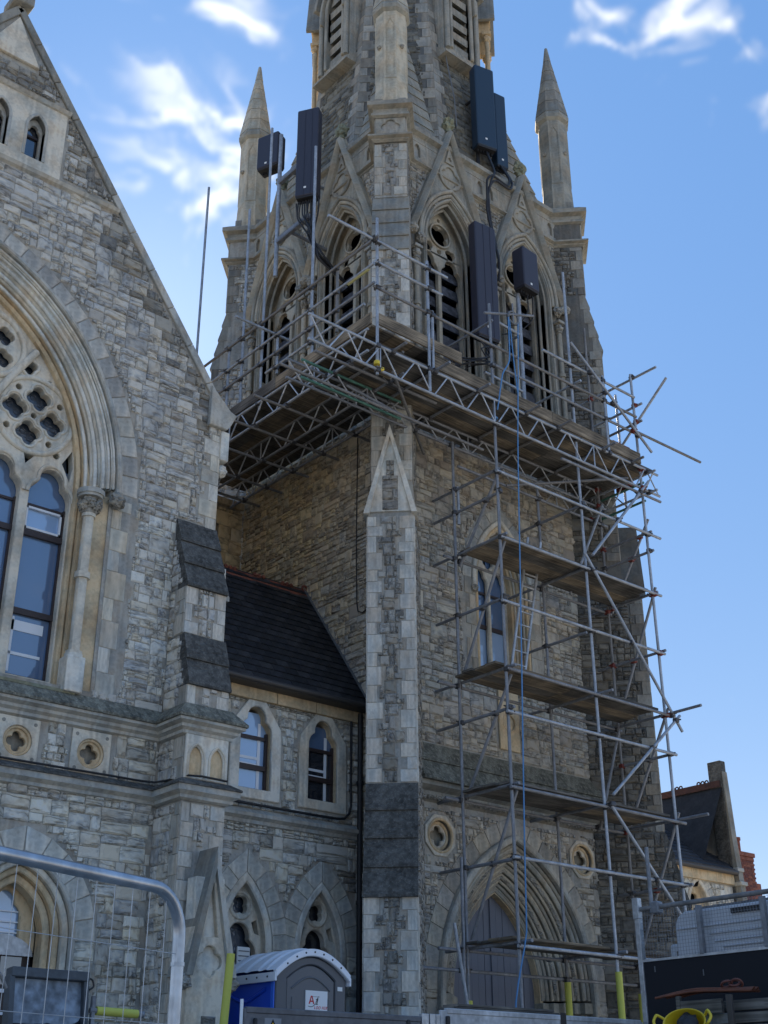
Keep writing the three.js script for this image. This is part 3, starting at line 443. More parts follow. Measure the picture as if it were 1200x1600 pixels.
// ---- portal
{
  const F = R_, root = tower;
  voussoirs(towerMason, faceR, F, portal, 0.09, 0.37, 11, PAL.tower, { legs: G + 0.1 });
  const door = part('portal', root, archBand(portal, -0.02, 0.085, -0.02, 0.10, 2.9, 0.02), M.bathGrey, F);      // hood mould
  for (const s of [-1, 1]) part('label_stop', door, lump(2.5 + s * 1.69, 2.84, 0.07, 0.12, 9 + s, 1.1), M.carve, F);
  const mats = [M.bathGrey, M.belfry, M.belfryTan, M.belfry, M.belfry];
  for (let i = 0; i < 5; i++) {
    const o = -0.02 - i * 0.128, z = -i * 0.105;
    part('arch_order', door, archBand(portal, o - 0.128, o - 0.004, z - 0.2, z - 0.03, 3.2, 0.025), mats[i], F);
    part('roll_moulding', door, [archRoll(portal, o - 0.045, z - 0.02, 0.036, 3.22), archRoll(portal, o - 0.128, z - 0.06, 0.03, 3.22)], i % 2 ? M.belfryTan : M.belfry, F);
    if (i === 1 || i === 3) { const pts = arch(portal, o - 0.085, 3.25, 22), L = []; for (let k = 0; k < pts.length - 1; k++) for (let q = 0; q < 3; q++) { const p = pts[k].clone().lerp(pts[k + 1], (q + 0.5) / 3); if (p.y > 3.3) L.push(lump(p.x, p.y, z - 0.02, 0.034, k * 3 + q, 1, 0.5)); } const st = part('carved_foliage', door, L, M.carve, F); st.userData.kind = 'stuff'; }
    for (const s of [-1, 1]) {
      const x = 2.5 + s * (1.65 + o - 0.07);
      part('jamb', door, box(x - 0.063, x + 0.063, G, 3.0, z - 0.22, z - 0.1), mats[i], F);
      part('shaft', door, tube([x, G + 0.3, z - 0.06], [x, 2.78, z - 0.06], 0.045, 10), i % 2 ? M.belfryTan : M.belfry, F);
      part('capital', door, [lump(x, 2.88, z - 0.07, 0.085, 60 + i + s, 1.1, 0.4), tube([x, 2.76, z - 0.06], [x, 2.8, z - 0.06], 0.062, 10)], M.carve, F);
    }
  }
  for (const s of [-1, 1]) part('abacus', door, [0, 1, 2, 3, 4].map((i) => { const x = 2.5 + s * (1.65 - 0.1 - i * 0.128); return box(x - 0.1, x + 0.1, 3.0, 3.17, -i * 0.105 - 0.28, -i * 0.105 + 0.02 - i * 0.002, 0.02); }), M.cap, F);
  const inner = { ...portal }; 
  part('door_recess', door, archBand(portal, -0.70, -0.64, -0.66, -0.48, G), M.bathTan, F);
  const boards = []; for (let i = 0; i < 14; i++) {                    // the pair of boarded doors
    const xa = 1.49 + i * (2.02 / 14), xb = xa + 2.02 / 14 - 0.006, top = (x) => { const r0 = (1.65 ** 2 + 2.35 ** 2) / 3.3, c = r0 - 1.65, r = r0 - 0.65; return 3.2 + Math.sqrt(Math.max(0, r * r - (Math.abs(x - 2.5) + c) ** 2)); };
    const inx = (x) => clamp(x, 2.5 - 1.0, 2.5 + 1.0); part('door_board', door, plate([V2(xa, G), V2(xb, G), V2(xb, top(inx(xb))), V2((xa + xb) / 2, top(inx((xa + xb) / 2))), V2(xa, top(inx(xa)))], [], -0.65 - (i % 3) * 0.003, -0.61 - (i % 3) * 0.003), M.door, F);
  }
  part('door_rail', door, [box(1.52, 2.485, 2.98, 3.03, -0.61, -0.595), box(2.515, 3.48, 2.98, 3.03, -0.61, -0.595), box(2.485, 2.515, G, 4.7, -0.612, -0.585)], M.door, F);
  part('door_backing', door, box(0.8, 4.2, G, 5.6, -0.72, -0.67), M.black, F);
  part('step', root, box(1.1, 3.9, G, G + 0.15, -0.6, 0.35, 0.02), M.bathDark, F);
  // rosettes
  for (const [x, y] of rosettes) {
    const ro = part('rosette', root, plate(octa(x, y, 0.335), [circ(x, y, 0.25)], 0.004, 0.03, 0.008), M.bath, F);
    part('ring', ro, [ring3([...circ(x, y, 0.25, 30).map((p) => V3(p.x, p.y, 0.02)), V3(x + 0.25, y, 0.02)], 0.025), ring3([...circ(x, y, 0.2, 30).map((p) => V3(p.x, p.y, -0.05)), V3(x + 0.2, y, -0.05)], 0.03)], M.bathTan, F);
    part('quatrefoil', ro, plate(circ(x, y, 0.24), [foil(x, y, 4, 0.088, 0.068, 0, 44)], -0.1, -0.045, 0.01), M.bath, F); part('backing', ro, plate(circ(x, y, 0.25), [], -0.26, -0.17), M.cap, F);  // backing coloured darker so the recess looks shaded
  }
  // offset: mossy sloping courses above a carved string
  weathering(root, F, 0.3, 4.7, 0.30, 6.2, 0.0, 6.86, 2, M.moss);
  part('string_course', root, [sweep([[0.3, 0], [4.7, 0]], [[0, 5.92], [0.06, 5.95], [0.12, 6.0], [0.12, 6.06], [0.20, 6.09], [0.26, 6.12], [0.26, 6.19], [0, 6.22]])], M.bathDark, F);
  const L = []; for (let i = 0; i < 40; i++) L.push(lump(0.38 + i * 0.109, 5.99 + (rS() - 0.5) * 0.03, 0.085, 0.05, i * 1.7, 0.9, 0.6)); const cf = part('carved_foliage', root, L, M.carve, F); cf.userData.kind = 'stuff';
  // lancet window with splayed jambs
  const wi = part('lancet_window', root, [archBand(lancet, 0.205, 0.29, -0.02, 0.06, 9.8, 0.015)], M.bath, F);
  for (const s of [-1, 1]) part('label_stop', wi, lump(2.5 + s * 0.71, 9.76, 0.04, 0.07, 3 + s), M.carve, F);
  part('surround', wi, [archBand(lancet, 0.13, 0.2, -0.16, 0.015, lancet.base, 0.015), archBand(lancet, 0.06, 0.128, -0.30, -0.10, lancet.base, 0.015), archBand(lancet, -0.01, 0.058, -0.42, -0.2, lancet.base, 0.015)], M.bathTan, F);
  part('roll_moulding', wi, [archRoll(lancet, 0.12, -0.06, 0.025), archRoll(lancet, 0.05, -0.18, 0.022)], M.bath, F);
  voussoirs(towerMason, faceR, F, lancet, 0.3, 0.5, 6, PAL.tower, {});
  const q1 = quoins(towerMason, faceR, F, 2.5 - 0.66, -1, 8.2, 9.95, PAL.bathWorn, { long: 0.26, short: 0.14, z: 0.006 }), q2 = quoins(towerMason, faceR, F, 2.5 + 0.66, 1, 8.2, 9.95, PAL.bathWorn, { long: 0.26, short: 0.14, z: 0.006 });
  part('tracery', wi, plate(arch(lancet, 0, lancet.base), [light(2.5 - 0.225, 0.185, lancet.base + 0.09, 10.12), light(2.5 + 0.225, 0.185, lancet.base + 0.09, 10.12), foil(2.5, 10.55, 4, 0.06, 0.07, 0, 36)], -0.40, -0.31, 0.02), M.bath, F);
  for (const s of [-1, 1]) { part('pane', wi, box(2.5 + s * 0.225 - 0.2, 2.5 + s * 0.225 + 0.2, 8.38, 9.3, -0.42, -0.41), M.glassBlindSky, F); part('pane', wi, box(2.5 + s * 0.225 - 0.2, 2.5 + s * 0.225 + 0.2, 9.32, 10.6, -0.422, -0.412), M.glass, F); part('frame', wi, [box(2.5 + s * 0.225 - 0.19, 2.5 + s * 0.225 + 0.19, 9.27, 9.34, -0.41, -0.37), box(2.5 + s * 0.225 - 0.19, 2.5 + s * 0.225 + 0.19, 9.92, 9.96, -0.41, -0.37)], M.frame, F); }
  part('sill', wi, prismX(1.9, 3.1, [[0.10, 8.14], [0.10, 8.18], [-0.4, 8.37], [-0.4, 8.14]]), M.bathGrey, F);
  part('blind_panel', root, plate(rect(2.26, 2.74, 7.02, 8.12), [circ(2.5, 7.5, 0.15, 24)], 0.004, 0.04, 0.01), M.bathTan, F); part('blind_panel', root, [ring3([...circ(2.5, 7.5, 0.15, 24).map((p) => V3(p.x, p.y, 0.03)), V3(2.65, 7.5, 0.03)], 0.02), box(2.3, 2.7, 7.3, 7.7, -0.02, 0.008)], M.bathTan, F);
}
// ---- strings and cornice: run along both faces and round the corner buttresses
const hb = 0.31, tb = 0.34;                                            // half width and projection of the buttresses at the top
function strung(prof, ex = 0) {                                        // plan path: left buttress, left face, near buttress, portal face, right buttress
  const r = Math.SQRT1_2, pt = (cx, cz, dx, dz, s, k) => { const wx = dx * r, wz = dz * r; return [cx + wx * k - wz * s, cz + wz * k + wx * s]; };
  const corner = (cx, cz, dx, dz) => { const k = tb + ex; return [pt(cx, cz, dx, dz, hb, -hb), pt(cx, cz, dx, dz, hb, k), pt(cx, cz, dx, dz, -hb, k), pt(cx, cz, dx, dz, -hb, -hb)]; };
  const a = corner(0, -5, -1, -1), b = corner(0, 0, -1, 1), c = corner(5, 0, 1, 1);
  return sweep([...a, ...b, ...c], prof);
}
part('string_course', tower, strung([[0, TOP - 0.06], [0.05, TOP - 0.03], [0.05, TOP], [0.12, TOP + 0.02], [0.12, TOP + 0.06], [0, TOP + 0.11]]), M.belfry);
part('cornice', tower, strung([[0, CORN - 0.30], [0.06, CORN - 0.27], [0.06, CORN - 0.21], [0.02, CORN - 0.19], [0.03, CORN - 0.1], [0.13, CORN - 0.06], [0.13, CORN + 0.04], [0.0, CORN + 0.16], [-0.2, CORN + 0.2]]), M.belfry);

// ---- the corner buttresses (local x across, z outwards from the tower's corner)
function buttress(cx, cz, deg, pal, ashPal, weather, front) {
  const F = frameAt(cx, 0, cz, deg), hw = 0.37, hu = 0.34;
  const B = part('buttress', tower, [
    box(-hw, hw, G, 4.30, -0.4, 1.22), prismX(-hw, hw, [[-0.4, 4.29], [1.22, 4.29], [0.86, 5.90], [-0.4, 5.90]]), box(-hw + 0.002, hw - 0.002, 5.89, 10.35, -0.4, 0.84),
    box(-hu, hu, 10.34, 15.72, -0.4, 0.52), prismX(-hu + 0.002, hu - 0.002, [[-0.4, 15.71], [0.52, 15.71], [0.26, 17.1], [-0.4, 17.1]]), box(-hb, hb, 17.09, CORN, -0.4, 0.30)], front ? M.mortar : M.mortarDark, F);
  weathering(B, F, -hw - 0.01, hw + 0.01, 1.24, 4.26, 0.85, 5.92, 4, M.dark);
  weathering(B, F, -hu - 0.004, hu + 0.004, 0.53, 15.70, 0.27, 17.12, 4, weather);
  // gabled head of the middle stage
  const gz = 0.92, ga = 11.85, gb = 10.28, gw = hw + 0.06;
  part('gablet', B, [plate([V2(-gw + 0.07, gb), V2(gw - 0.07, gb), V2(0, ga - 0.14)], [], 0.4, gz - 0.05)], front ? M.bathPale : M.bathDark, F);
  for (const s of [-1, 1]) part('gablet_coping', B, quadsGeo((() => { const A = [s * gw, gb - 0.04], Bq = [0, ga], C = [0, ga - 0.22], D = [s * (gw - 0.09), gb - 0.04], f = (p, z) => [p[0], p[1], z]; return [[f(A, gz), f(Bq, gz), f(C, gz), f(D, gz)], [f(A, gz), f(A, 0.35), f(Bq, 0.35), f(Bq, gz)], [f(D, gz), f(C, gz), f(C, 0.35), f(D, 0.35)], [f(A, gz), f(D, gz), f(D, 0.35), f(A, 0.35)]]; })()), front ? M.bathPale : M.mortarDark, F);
  // front: quoins both sides, rubble between
  const stages = [[G, 4.26, hw, 1.22], [5.92, 10.2, hw, 0.84], [11.0, 15.7, hu, 0.52], [17.14, TOP - 0.08, hb, 0.30]];
  stages.forEach(([y0, y1, h, z], i) => {
    const f = F.clone().multiply(new THREE.Matrix4().makeTranslation(0, 0, z)); const q = { long: 0.225, short: 0.15, h: [0.17, 0.3] };
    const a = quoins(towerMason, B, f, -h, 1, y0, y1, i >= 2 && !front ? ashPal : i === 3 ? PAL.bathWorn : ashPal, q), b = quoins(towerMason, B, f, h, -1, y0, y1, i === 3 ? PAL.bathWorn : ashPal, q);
    const gbl = (x, y) => i === 2 && Math.abs(x) < (ga + 0.05 - y) * 0.3;
    rubble(towerMason, B, f, -h, h, y0, y1, (x, y) => !a(x, y) && !b(x, y) && !gbl(x, y), pal, { H: [0.15, 0.22], split: false, k: 0.85 });
    // the two sides
    for (const s of [-1, 1]) {
      const fs = F.clone().multiply(new THREE.Matrix4().makeTranslation(s * h, 0, 0)).multiply(new THREE.Matrix4().makeRotationY(s * Math.PI / 2));
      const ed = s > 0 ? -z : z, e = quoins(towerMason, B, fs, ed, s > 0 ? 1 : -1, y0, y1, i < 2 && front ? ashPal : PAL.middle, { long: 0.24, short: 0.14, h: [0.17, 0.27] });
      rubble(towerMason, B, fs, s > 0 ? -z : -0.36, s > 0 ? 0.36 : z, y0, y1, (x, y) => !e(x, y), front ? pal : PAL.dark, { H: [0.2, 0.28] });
    }
  });
  for (const s of [-1, 1]) {                                           // sides of the sloping stage
    const fs = F.clone().multiply(new THREE.Matrix4().makeTranslation(s * hw, 0, 0)).multiply(new THREE.Matrix4().makeRotationY(s * Math.PI / 2)), lim = (y) => mix(1.2, 0.84, clamp((y - 4.3) / 1.6));
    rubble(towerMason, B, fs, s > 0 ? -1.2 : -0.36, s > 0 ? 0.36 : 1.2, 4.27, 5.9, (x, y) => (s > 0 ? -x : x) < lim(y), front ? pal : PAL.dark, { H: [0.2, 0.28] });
  }
  // gablet masonry
  { const f = F.clone().multiply(new THREE.Matrix4().makeTranslation(0, 0, gz - 0.05)); rubble(towerMason, B, f, -0.13, 0.13, gb + 0.02, ga - 0.45, (x, y) => Math.abs(x) < (ga - 0.42 - y) * 0.2 + 0.03, pal, { H: [0.16, 0.2], split: false }); }
  // panel with a quatrefoil below the cornice, and the pinnacle
  part('panel', B, plate(rect(-hb + 0.02, hb - 0.02, TOP + 0.1, CORN - 0.3), [foil(0, 18.775, 4, 0.092, 0.095, Math.PI / 2, 44)], 0.302, 0.34, 0.012), M.belfry, F);
  const P = part('pinnacle', B, [lathe8([[0.365, CORN + 0.1], [0.345, 19.95], [0.335, 20.1], [0.33, 22.0], [0.34, 22.0]])], front ? M.pinnacle : deg === 45 ? M.cap : M.pinnacle, F.clone().multiply(new THREE.Matrix4().makeTranslation(0, 0, -0.09)));
  const FP = F.clone().multiply(new THREE.Matrix4().makeTranslation(0, 0, -0.09));
  part('pinnacle_base', B, box(-hb, hb, CORN + 0.1, 19.62, -0.4, 0.22, 0.02), M.bathDark, F);
  for (let k = 0; k < 8; k++) { const f = FP.clone().multiply(new THREE.Matrix4().makeRotationY(k * Math.PI / 4)); if (k % 2 === 0) part('sunk_panel', P, plate(rect(-0.125, 0.125, 20.15, 21.85), [[V2(-0.08, 20.25), V2(0.08, 20.25), V2(0.08, 21.6), V2(0, 21.78), V2(-0.08, 21.6)]], 0.30, 0.322, 0.006), P.material, f); else part('crocket', P, [lump(0, 21.05, 0.33, 0.045, k * 3 + deg, 1, 0.4)], M.carve, f); }
  const cp = []; for (let k = 0; k < 6; k++) { const y0 = 22.22 + k * 0.36, y1 = y0 + 0.36, r = (y) => 0.38 * (24.5 - y) / (24.5 - 22.22) + 0.012; cp.push([r(y0), y0 + 0.012, r(y1) + 0.004, y1 + (k === 5 ? 0.1 : 0)]); }
  part('pinnacle_cap', P, lathe8([[0.33, 21.98], [0.40, 22.04], [0.41, 22.14], [0.385, 22.22], [0.30, 22.24]]), M.cap, FP);
  cp.forEach(([ra, ya, rb, yb], k) => part('cap_course', P, lathe8([[ra - 0.05, ya - 0.012], [ra + 0.006, ya - 0.012], [rb, yb - 0.012], [0.001, yb - 0.01]]), deg === 45 ? (k % 3 === 2 ? M.belfry : M.bathDark) : M.pinnacle, FP));
  return B;
}
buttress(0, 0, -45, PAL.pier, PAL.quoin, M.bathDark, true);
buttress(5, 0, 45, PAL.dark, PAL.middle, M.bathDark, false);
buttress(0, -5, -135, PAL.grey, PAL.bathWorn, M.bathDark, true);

// ---- the spire: broached octagon
{
  const r = (y) => 2.2 * (41 - y) / (41 - 19.5), C = [2.5, -2.5], t8 = Math.tan(Math.PI / 8);
  const core = new THREE.LatheGeometry([V2(r(19.4) / Math.cos(Math.PI / 8), 19.4), V2(0.05, 41)], 8).toNonIndexed(); core.computeVertexNormals(); core.rotateY(Math.PI / 8); core.translate(C[0], 0, C[1]);
  const S = part('spire', tower, core, M.mortarDark);
  for (let k = 0; k < 8; k++) {                                        // stones on each face, laid on the sloping plane
    if (k === 3 || k === 4 || k === 5) continue;
    const deg = 45 * k, inc = Math.atan(2.2 / 21.5);
    const F = frameAt(C[0], 0, C[1], deg).multiply(new THREE.Matrix4().makeTranslation(0, 19.5, 2.2)).multiply(new THREE.Matrix4().makeRotationX(-inc));
    const w = (y) => 2.2 * t8 * (1 - y / (21.5 / Math.cos(inc)));
    const seenTo = 9.2;

    let qy = 0, q = []; while (qy < seenTo) { const h = mix(0.2, 0.34, rS()); for (const s of [-1, 1]) { const L = (q.length % 2 ? 0.3 : 0.17) * mix(0.9, 1.1, rS()); const xo = w(qy + h / 2); towerMason.add('spire_quoin', S, F, s * (xo - L / 2 + 0.006), qy + h / 2, L, h - 0.01, { kind: 'dressed', tone: pick(PAL.bathWorn, 0.72), z: 0.01 }); } q.push([qy, qy + h]); qy += h; }
    rubble(towerMason, S, F, -0.95, 0.95, 0, seenTo, (x, y) => Math.abs(x) < w(y) - 0.21, PAL.spire, { H: [0.13, 0.22], name: 'spire_stone', split: false, k: 1.3 });
  }
  for (let k = 0; k < 4; k++) {                                        // broaches: stepped courses covering the square's corners
    const a = k * Math.PI / 2 + Math.PI / 4, R2 = (x, z) => [C[0] + x * Math.cos(a) + z * Math.sin(a), C[1] - x * Math.sin(a) + z * Math.cos(a)];
    const y0 = 19.5, y1 = 24.2, e = 2.2 * t8, c0 = [0, 2.2 * Math.SQRT2], A = [0, r(y1)];
    const n = 15, E1 = [-e, 2.2], E2 = [e, 2.2], lp = (p, t) => [mix(p[0], A[0], t), mix(p[1], A[1], t)];
    const B = part('broach', tower, quadsGeo([[[...R2(...E1)], [...R2(...c0)], [...R2(...A)]], [[...R2(...c0)], [...R2(...E2)], [...R2(...A)]]].map((q, i) => q.map((p, j) => [p[0], j === 2 ? y1 : y0, p[1]])).map((q) => [q[0], q[1], q[2]])), M.mortarDark);
    for (let i = 0; i < n; i++) {
      const t0 = i / n, t1 = (i + 1) / n, up = (p, t, g) => { const q = lp(p, t), o = [q[0] * (1 + 0 * g), q[1] + g]; return o; };
      const ya = mix(y0, y1, t0), yb = mix(y0, y1, t1), g = 0.045;
      const p = (q, y) => { const w = R2(...q); return [w[0], y, w[1]]; };
      const lo = [E1, c0, E2].map((q) => up(q, t0, g)), hi = [E1, c0, E2].map((q) => up(q, t1, g * 0.3));
      part('broach_course', B, quadsGeo([[p(lo[0], ya), p(lo[1], ya), p(hi[1], yb), p(hi[0], yb)], [p(lo[1], ya), p(lo[2], ya), p(hi[2], yb), p(hi[1], yb)], [p(up(E1, t0, -0.05), ya - 0.006), p(up(c0, t0, -0.05), ya - 0.006), p(lo[1], ya), p(lo[0], ya)], [p(up(c0, t0, -0.05), ya - 0.006), p(up(E2, t0, -0.05), ya - 0.006), p(lo[2], ya), p(lo[1], ya)]]), i % 3 === 1 ? M.bathDark : M.cap);
    }
  }
  // lucarnes on the four sides of the compass; the two seen are built
  for (const [F, name] of [[frameAt(C[0], 0, C[1], 0), 'lucarne'], [frameAt(C[0], 0, C[1], -90), 'lucarne']]) {
    const a = { cx: 0, hw: 0.27, sp: 24.75, rise: 0.62, base: 23.0 }, z = 2.02;
    const Lc = part(name, tower, plate([V2(-0.55, 22.7), V2(0.55, 22.7), V2(0.55, 25.2), V2(0, 27.3), V2(-0.55, 25.2)], [arch(a)], 1.2, z), M.belfry, F);
    part('surround', Lc, [archBand(a, 0.0, 0.09, z - 0.1, z + 0.06, a.base, 0.02), archBand(a, 0.10, 0.17, z - 0.1, z + 0.14, 24.4, 0.02)], M.belfry, F);
    for (const s of [-1, 1]) { part('gable_coping', Lc, quadsGeo([[[s * 0.66, 25.0, z + 0.16], [0, 27.5, z + 0.16], [0, 27.2, z + 0.16], [s * 0.55, 25.0, z + 0.16]], [[s * 0.66, 25.0, z + 0.16], [s * 0.66, 25.0, 1.1], [0, 27.5, 1.1], [0, 27.5, z + 0.16]], [[s * 0.66, 25.0, z + 0.16], [s * 0.55, 25.0, z + 0.16], [s * 0.55, 25.0, 1.2], [s * 0.66, 25.0, 1.2]], [[s * 0.55, 25.0, z + 0.16], [0, 27.2, z + 0.16], [0, 27.2, z - 0.1], [s * 0.55, 25.0, z - 0.1]]]), M.bathDark, F); part('shaft', Lc, tube([s * 0.46, 22.9, z + 0.05], [s * 0.46, 24.9, z + 0.05], 0.06, 8), M.belfry, F); }
    part('sill', Lc, prismX(-0.62, 0.62, [[z + 0.16, 22.62], [z + 0.16, 22.68], [z - 0.2, 23.0], [z - 0.2, 22.62]]), M.belfry, F);
    for (let i = 0; i < 6; i++) { const y = 23.06 + i * 0.38; part('louvre', Lc, convex8([[-0.27, y, z - 0.06], [0.27, y, z - 0.06], [0.27, y + 0.2, z - 0.3], [-0.27, y + 0.2, z - 0.3]], [[-0.27, y + 0.2, z - 0.05], [0.27, y + 0.2, z - 0.05], [0.27, y + 0.36, z - 0.29], [-0.27, y + 0.36, z - 0.29]]), M.belfry, F); }
    part('back', Lc, box(-0.3, 0.3, 22.9, 25.6, z - 0.5, z - 0.45), M.black, F);
  }
  // little gabled canopies on columns on the diagonal sides
  for (const deg of [45, -135]) {
    const F = frameAt(C[0], 0, C[1], deg);
    const cn = part('canopy', tower, [plate([V2(-0.5, 25.05), V2(0.5, 25.05), V2(0, 27.2)], [arch({ cx: 0, hw: 0.26, sp: 25.06, rise: 0.6 }, 0, 25.055)], 1.95, 2.15), plate([V2(-0.42, 24.7), V2(-0.24, 24.7), V2(-0.2, 25.2), V2(-0.42, 25.2)], [], 1.3, 2.12), plate([V2(0.24, 24.7), V2(0.42, 24.7), V2(0.42, 25.2), V2(0.2, 25.2)], [], 1.3, 2.12)], M.bathTan, F);
    for (const s of [-1, 1]) { part('canopy_roof', cn, quadsGeo([[[s * 0.6, 24.95, 2.25], [s * 0.6, 24.95, 1.2], [0, 27.4, 1.2], [0, 27.4, 2.25]], [[s * 0.6, 24.95, 2.25], [0, 27.4, 2.25], [0, 27.22, 2.25], [s * 0.52, 24.95, 2.25]], [[s * 0.52, 24.95, 2.25], [s * 0.52, 24.95, 1.2], [0, 27.22, 1.2], [0, 27.22, 2.25]], [[s * 0.6, 24.95, 2.25], [s * 0.52, 24.95, 2.25], [s * 0.52, 24.95, 1.2], [s * 0.6, 24.95, 1.2]]]), M.bathDark, F); part('column', cn, [tube([s * 0.33, 22.6, 2.05], [s * 0.33, 24.45, 2.05], 0.055, 10), lump(s * 0.33, 24.56, 2.05, 0.1, s + 4, 1, 0.25), box(s * 0.33 - 0.11, s * 0.33 + 0.11, 24.64, 24.71, 1.94, 2.16)], M.bathTan, F); part('column_base', cn, box(s * 0.33 - 0.1, s * 0.33 + 0.1, 22.2, 22.62, 1.5, 2.15), M.bathDark, F); }
  }
  part('lightning_conductor', tower, hose([[1.98, 24.6, -0.62], [1.99, 22.6, -0.45], [1.95, 21.2, -0.2], [1.9, 20.3, -0.1]], 0.012), M.lead);
}
towerMason.finish();
// ------------------------------------------------------------------ the great gable with its traceried window (front at z = 0)
const gable = thing('church_gable', 'big ragstone church gable with large traceried pointed window, left of the tower', 'church', [-7.6, G, -1]);
const gMason = new Mason(gable, { stone: 300, quoin: 200, voussoir: 100 });
{
  const F = I4, cx = -7.55, XR = -3.48, XL = 2 * cx - XR, slope = 1.385, apexY = 16.95, KN = apexY - slope * (XR - cx);
  const west = { cx, hw: 1.92, sp: 9.4, rise: 2.72, base: 6.5 };
  const door = { cx: -5.86, hw: 0.62, sp: 3.45, rise: 0.83, base: G };
  const loop = [-8.2, -7.6, -7.02].map((x) => ({ cx: x, hw: 0.135, sp: 14.86, rise: 0.24, base: 14.3 }));
  const panels = [-5.13, -6.12, -7.1, -8.0];
  const out = [V2(XL, G), V2(XR, G), V2(XR, KN), V2(cx, apexY), V2(XL, KN)];
  const wall = part('wall', gable, plate(out, [arch(west, 0.42), arch(door, 0, G + 0.01), ...loop.map((l) => arch(l)), ...panels.map((x) => circ(x, 5.70, 0.19))], -0.5, 0), M.mortar, F);
  const rake = (x) => apexY - slope * Math.abs(x - cx);
  const butt = (x, y) => x > -4.13 && y < 9.3;
  // sandy dressed band with the little lancets, between two strings
  const band = (x, y) => y > 14.06 && y < 15.4 && Math.abs(x - cx) < 1.0;
  // east-facing (right) edge quoins
  const q1 = quoins(gMason, wall, F, XR, -1, 9.25, KN - 0.45, PAL.pale, { long: 0.3, short: 0.17, h: [0.22, 0.34] });
  const soot = (x, y) => { const d = rake(x) - y; return rS() < 0.85 * sstep(1.3, 0.2, d) || rS() < 0.75 * sstep(14.9, 16, y) ? PAL.middle : y < 9.2 && y > 6.6 ? (rS() < 0.72 ? PAL.pale : PAL.grey) : PAL.grey; };
  rubble(gMason, wall, F, XL, XR, 6.42, apexY, (x, y) => y < rake(x) - 0.1 && x > -9.2 && !inArch(west, 0.83, x, y, 6.6) && !(Math.abs(x - cx) < 2.32 && y < 9.4) && !butt(x, y) && !q1(x, y) && !band(x, y) && !(Math.abs(y - 14.09) < 0.06) && !(Math.abs(y - 15.42) < 0.06) && !(y > 15.9 && Math.abs(x - cx) < 0.42 && y > apexY - 1.05), PAL.grey, { H: [0.2, 0.29], toneAt: soot, depth: (x, y) => y < 9.2 ? 0.45 + 0.5 * rS() * rS() : 0.9 });
  rubble(gMason, wall, F, XL, XR, 5.42, 6.02, (x, y) => x > -9 && x < -4.13 && !panels.some((p) => Math.abs(x - p) < 0.29), PAL.pale, { H: [0.3, 0.3], k: 1.15, toneAt: () => rS() < 0.3 ? PAL.bathWorn : PAL.pale });
  rubble(gMason, wall, F, XL, XR, G, 5.24, (x, y) => x > -9 && x < -4.15 && !inArch(door, 0.42, x, y), PAL.pale, { H: [0.23, 0.34], k: 1.05, toneAt: (x, y) => rS() < 0.2 ? PAL.bathWorn : rS() < 0.3 ? PAL.grey : PAL.pale });
  // rakes, kneeler, apex stone
  const nrm = [slope, 1].map((v) => v / Math.hypot(slope, 1));
  for (const s of [1, -1]) { const off = (t, d) => { const x = mix(0, XR - cx + 0.1, t); return [cx + s * (x + nrm[0] * d), apexY - slope * x + nrm[1] * d]; }; const n = 11; for (let i = 0; i < n; i++) { const a = off(i / n, 0.05), b = off((i + 1) / n - 0.0015, 0.05), c = off((i + 1) / n - 0.0015, -0.075), d = off(i / n, -0.075); part('coping', gable, plate([V2(...a), V2(...b), V2(...c), V2(...d)], [], -0.55, 0.05, 0.01), i < 5 ? M.bathDark : M.bathGrey, F); } }
  part('kneeler', gable, plate([V2(XR - 0.26, KN - 0.34), V2(XR + 0.05, KN - 0.34), V2(XR + 0.12, KN - 0.24), V2(XR + 0.21, KN - 0.04), V2(XR + 0.1, KN + 0.0), V2(XR - 0.26, KN + 0.33)], [], -0.5, 0.10, 0.012), M.bathGrey, F);
  part('kneeler', gable, [box(XR - 0.02, XR + 0.13, KN - 0.85, KN - 0.35, -0.4, 0.05, 0.02), lump(XR + 0.06, KN - 1.0, -0.05, 0.09, 3)], M.bathPale, F);
  part('apex_stone', gable, [plate([V2(cx - 0.42, apexY - 1.0), V2(cx + 0.42, apexY - 1.0), V2(cx, apexY - 0.2)], [], 0.0, 0.06, 0.01)], M.bath, F); part('finial', gable, [box(cx - 0.16, cx + 0.16, apexY + 0.02, apexY + 0.2, -0.3, 0.16, 0.03), tube([cx, apexY + 0.2, -0.08], [cx, apexY + 0.7, -0.08], 0.09, 8), lump(cx, apexY + 0.75, -0.08, 0.17, 8)], M.bathDark, F);
  for (const y of [14.06, 15.4]) part('string_course', gable, sweep([[cx - (apexY - y) / slope + 0.1, 0], [cx + (apexY - y) / slope - 0.1, 0]], [[0, y - 0.05], [0.05, y - 0.03], [0.08, y + 0.02], [0, y + 0.06]]), M.bathGrey);
  part('ashlar_band', gable, plate(rect(cx - 0.98, cx + 0.98, 14.1, 15.36), loop.map((l) => arch(l, 0.0)), 0.0, 0.02), M.bath, F);
  for (const l of loop) { const w = part('lancet', gable, [archBand(l, 0.0, 0.05, -0.14, 0.035, l.base, 0.01)], M.bathGrey, F); part('cusp', w, plate(arch(l, 0.005), [light(l.cx, 0.10, l.base + 0.05, l.sp - 0.02)], -0.14, -0.08, 0.006), M.bathGrey, F); part('pane', w, box(l.cx - 0.14, l.cx + 0.14, l.base, l.sp + 0.3, -0.17, -0.16), M.glassDark, F); part('frame', w, box(l.cx - 0.12, l.cx + 0.12, l.sp - 0.08, l.sp - 0.04, -0.16, -0.13), M.frame, F); }
  // strings below the window; they run round the buttress
  const path = (z) => [[XL, 0], [-4.13, 0], [-4.13, z], [-3.46, z], [-3.46, -0.5]];
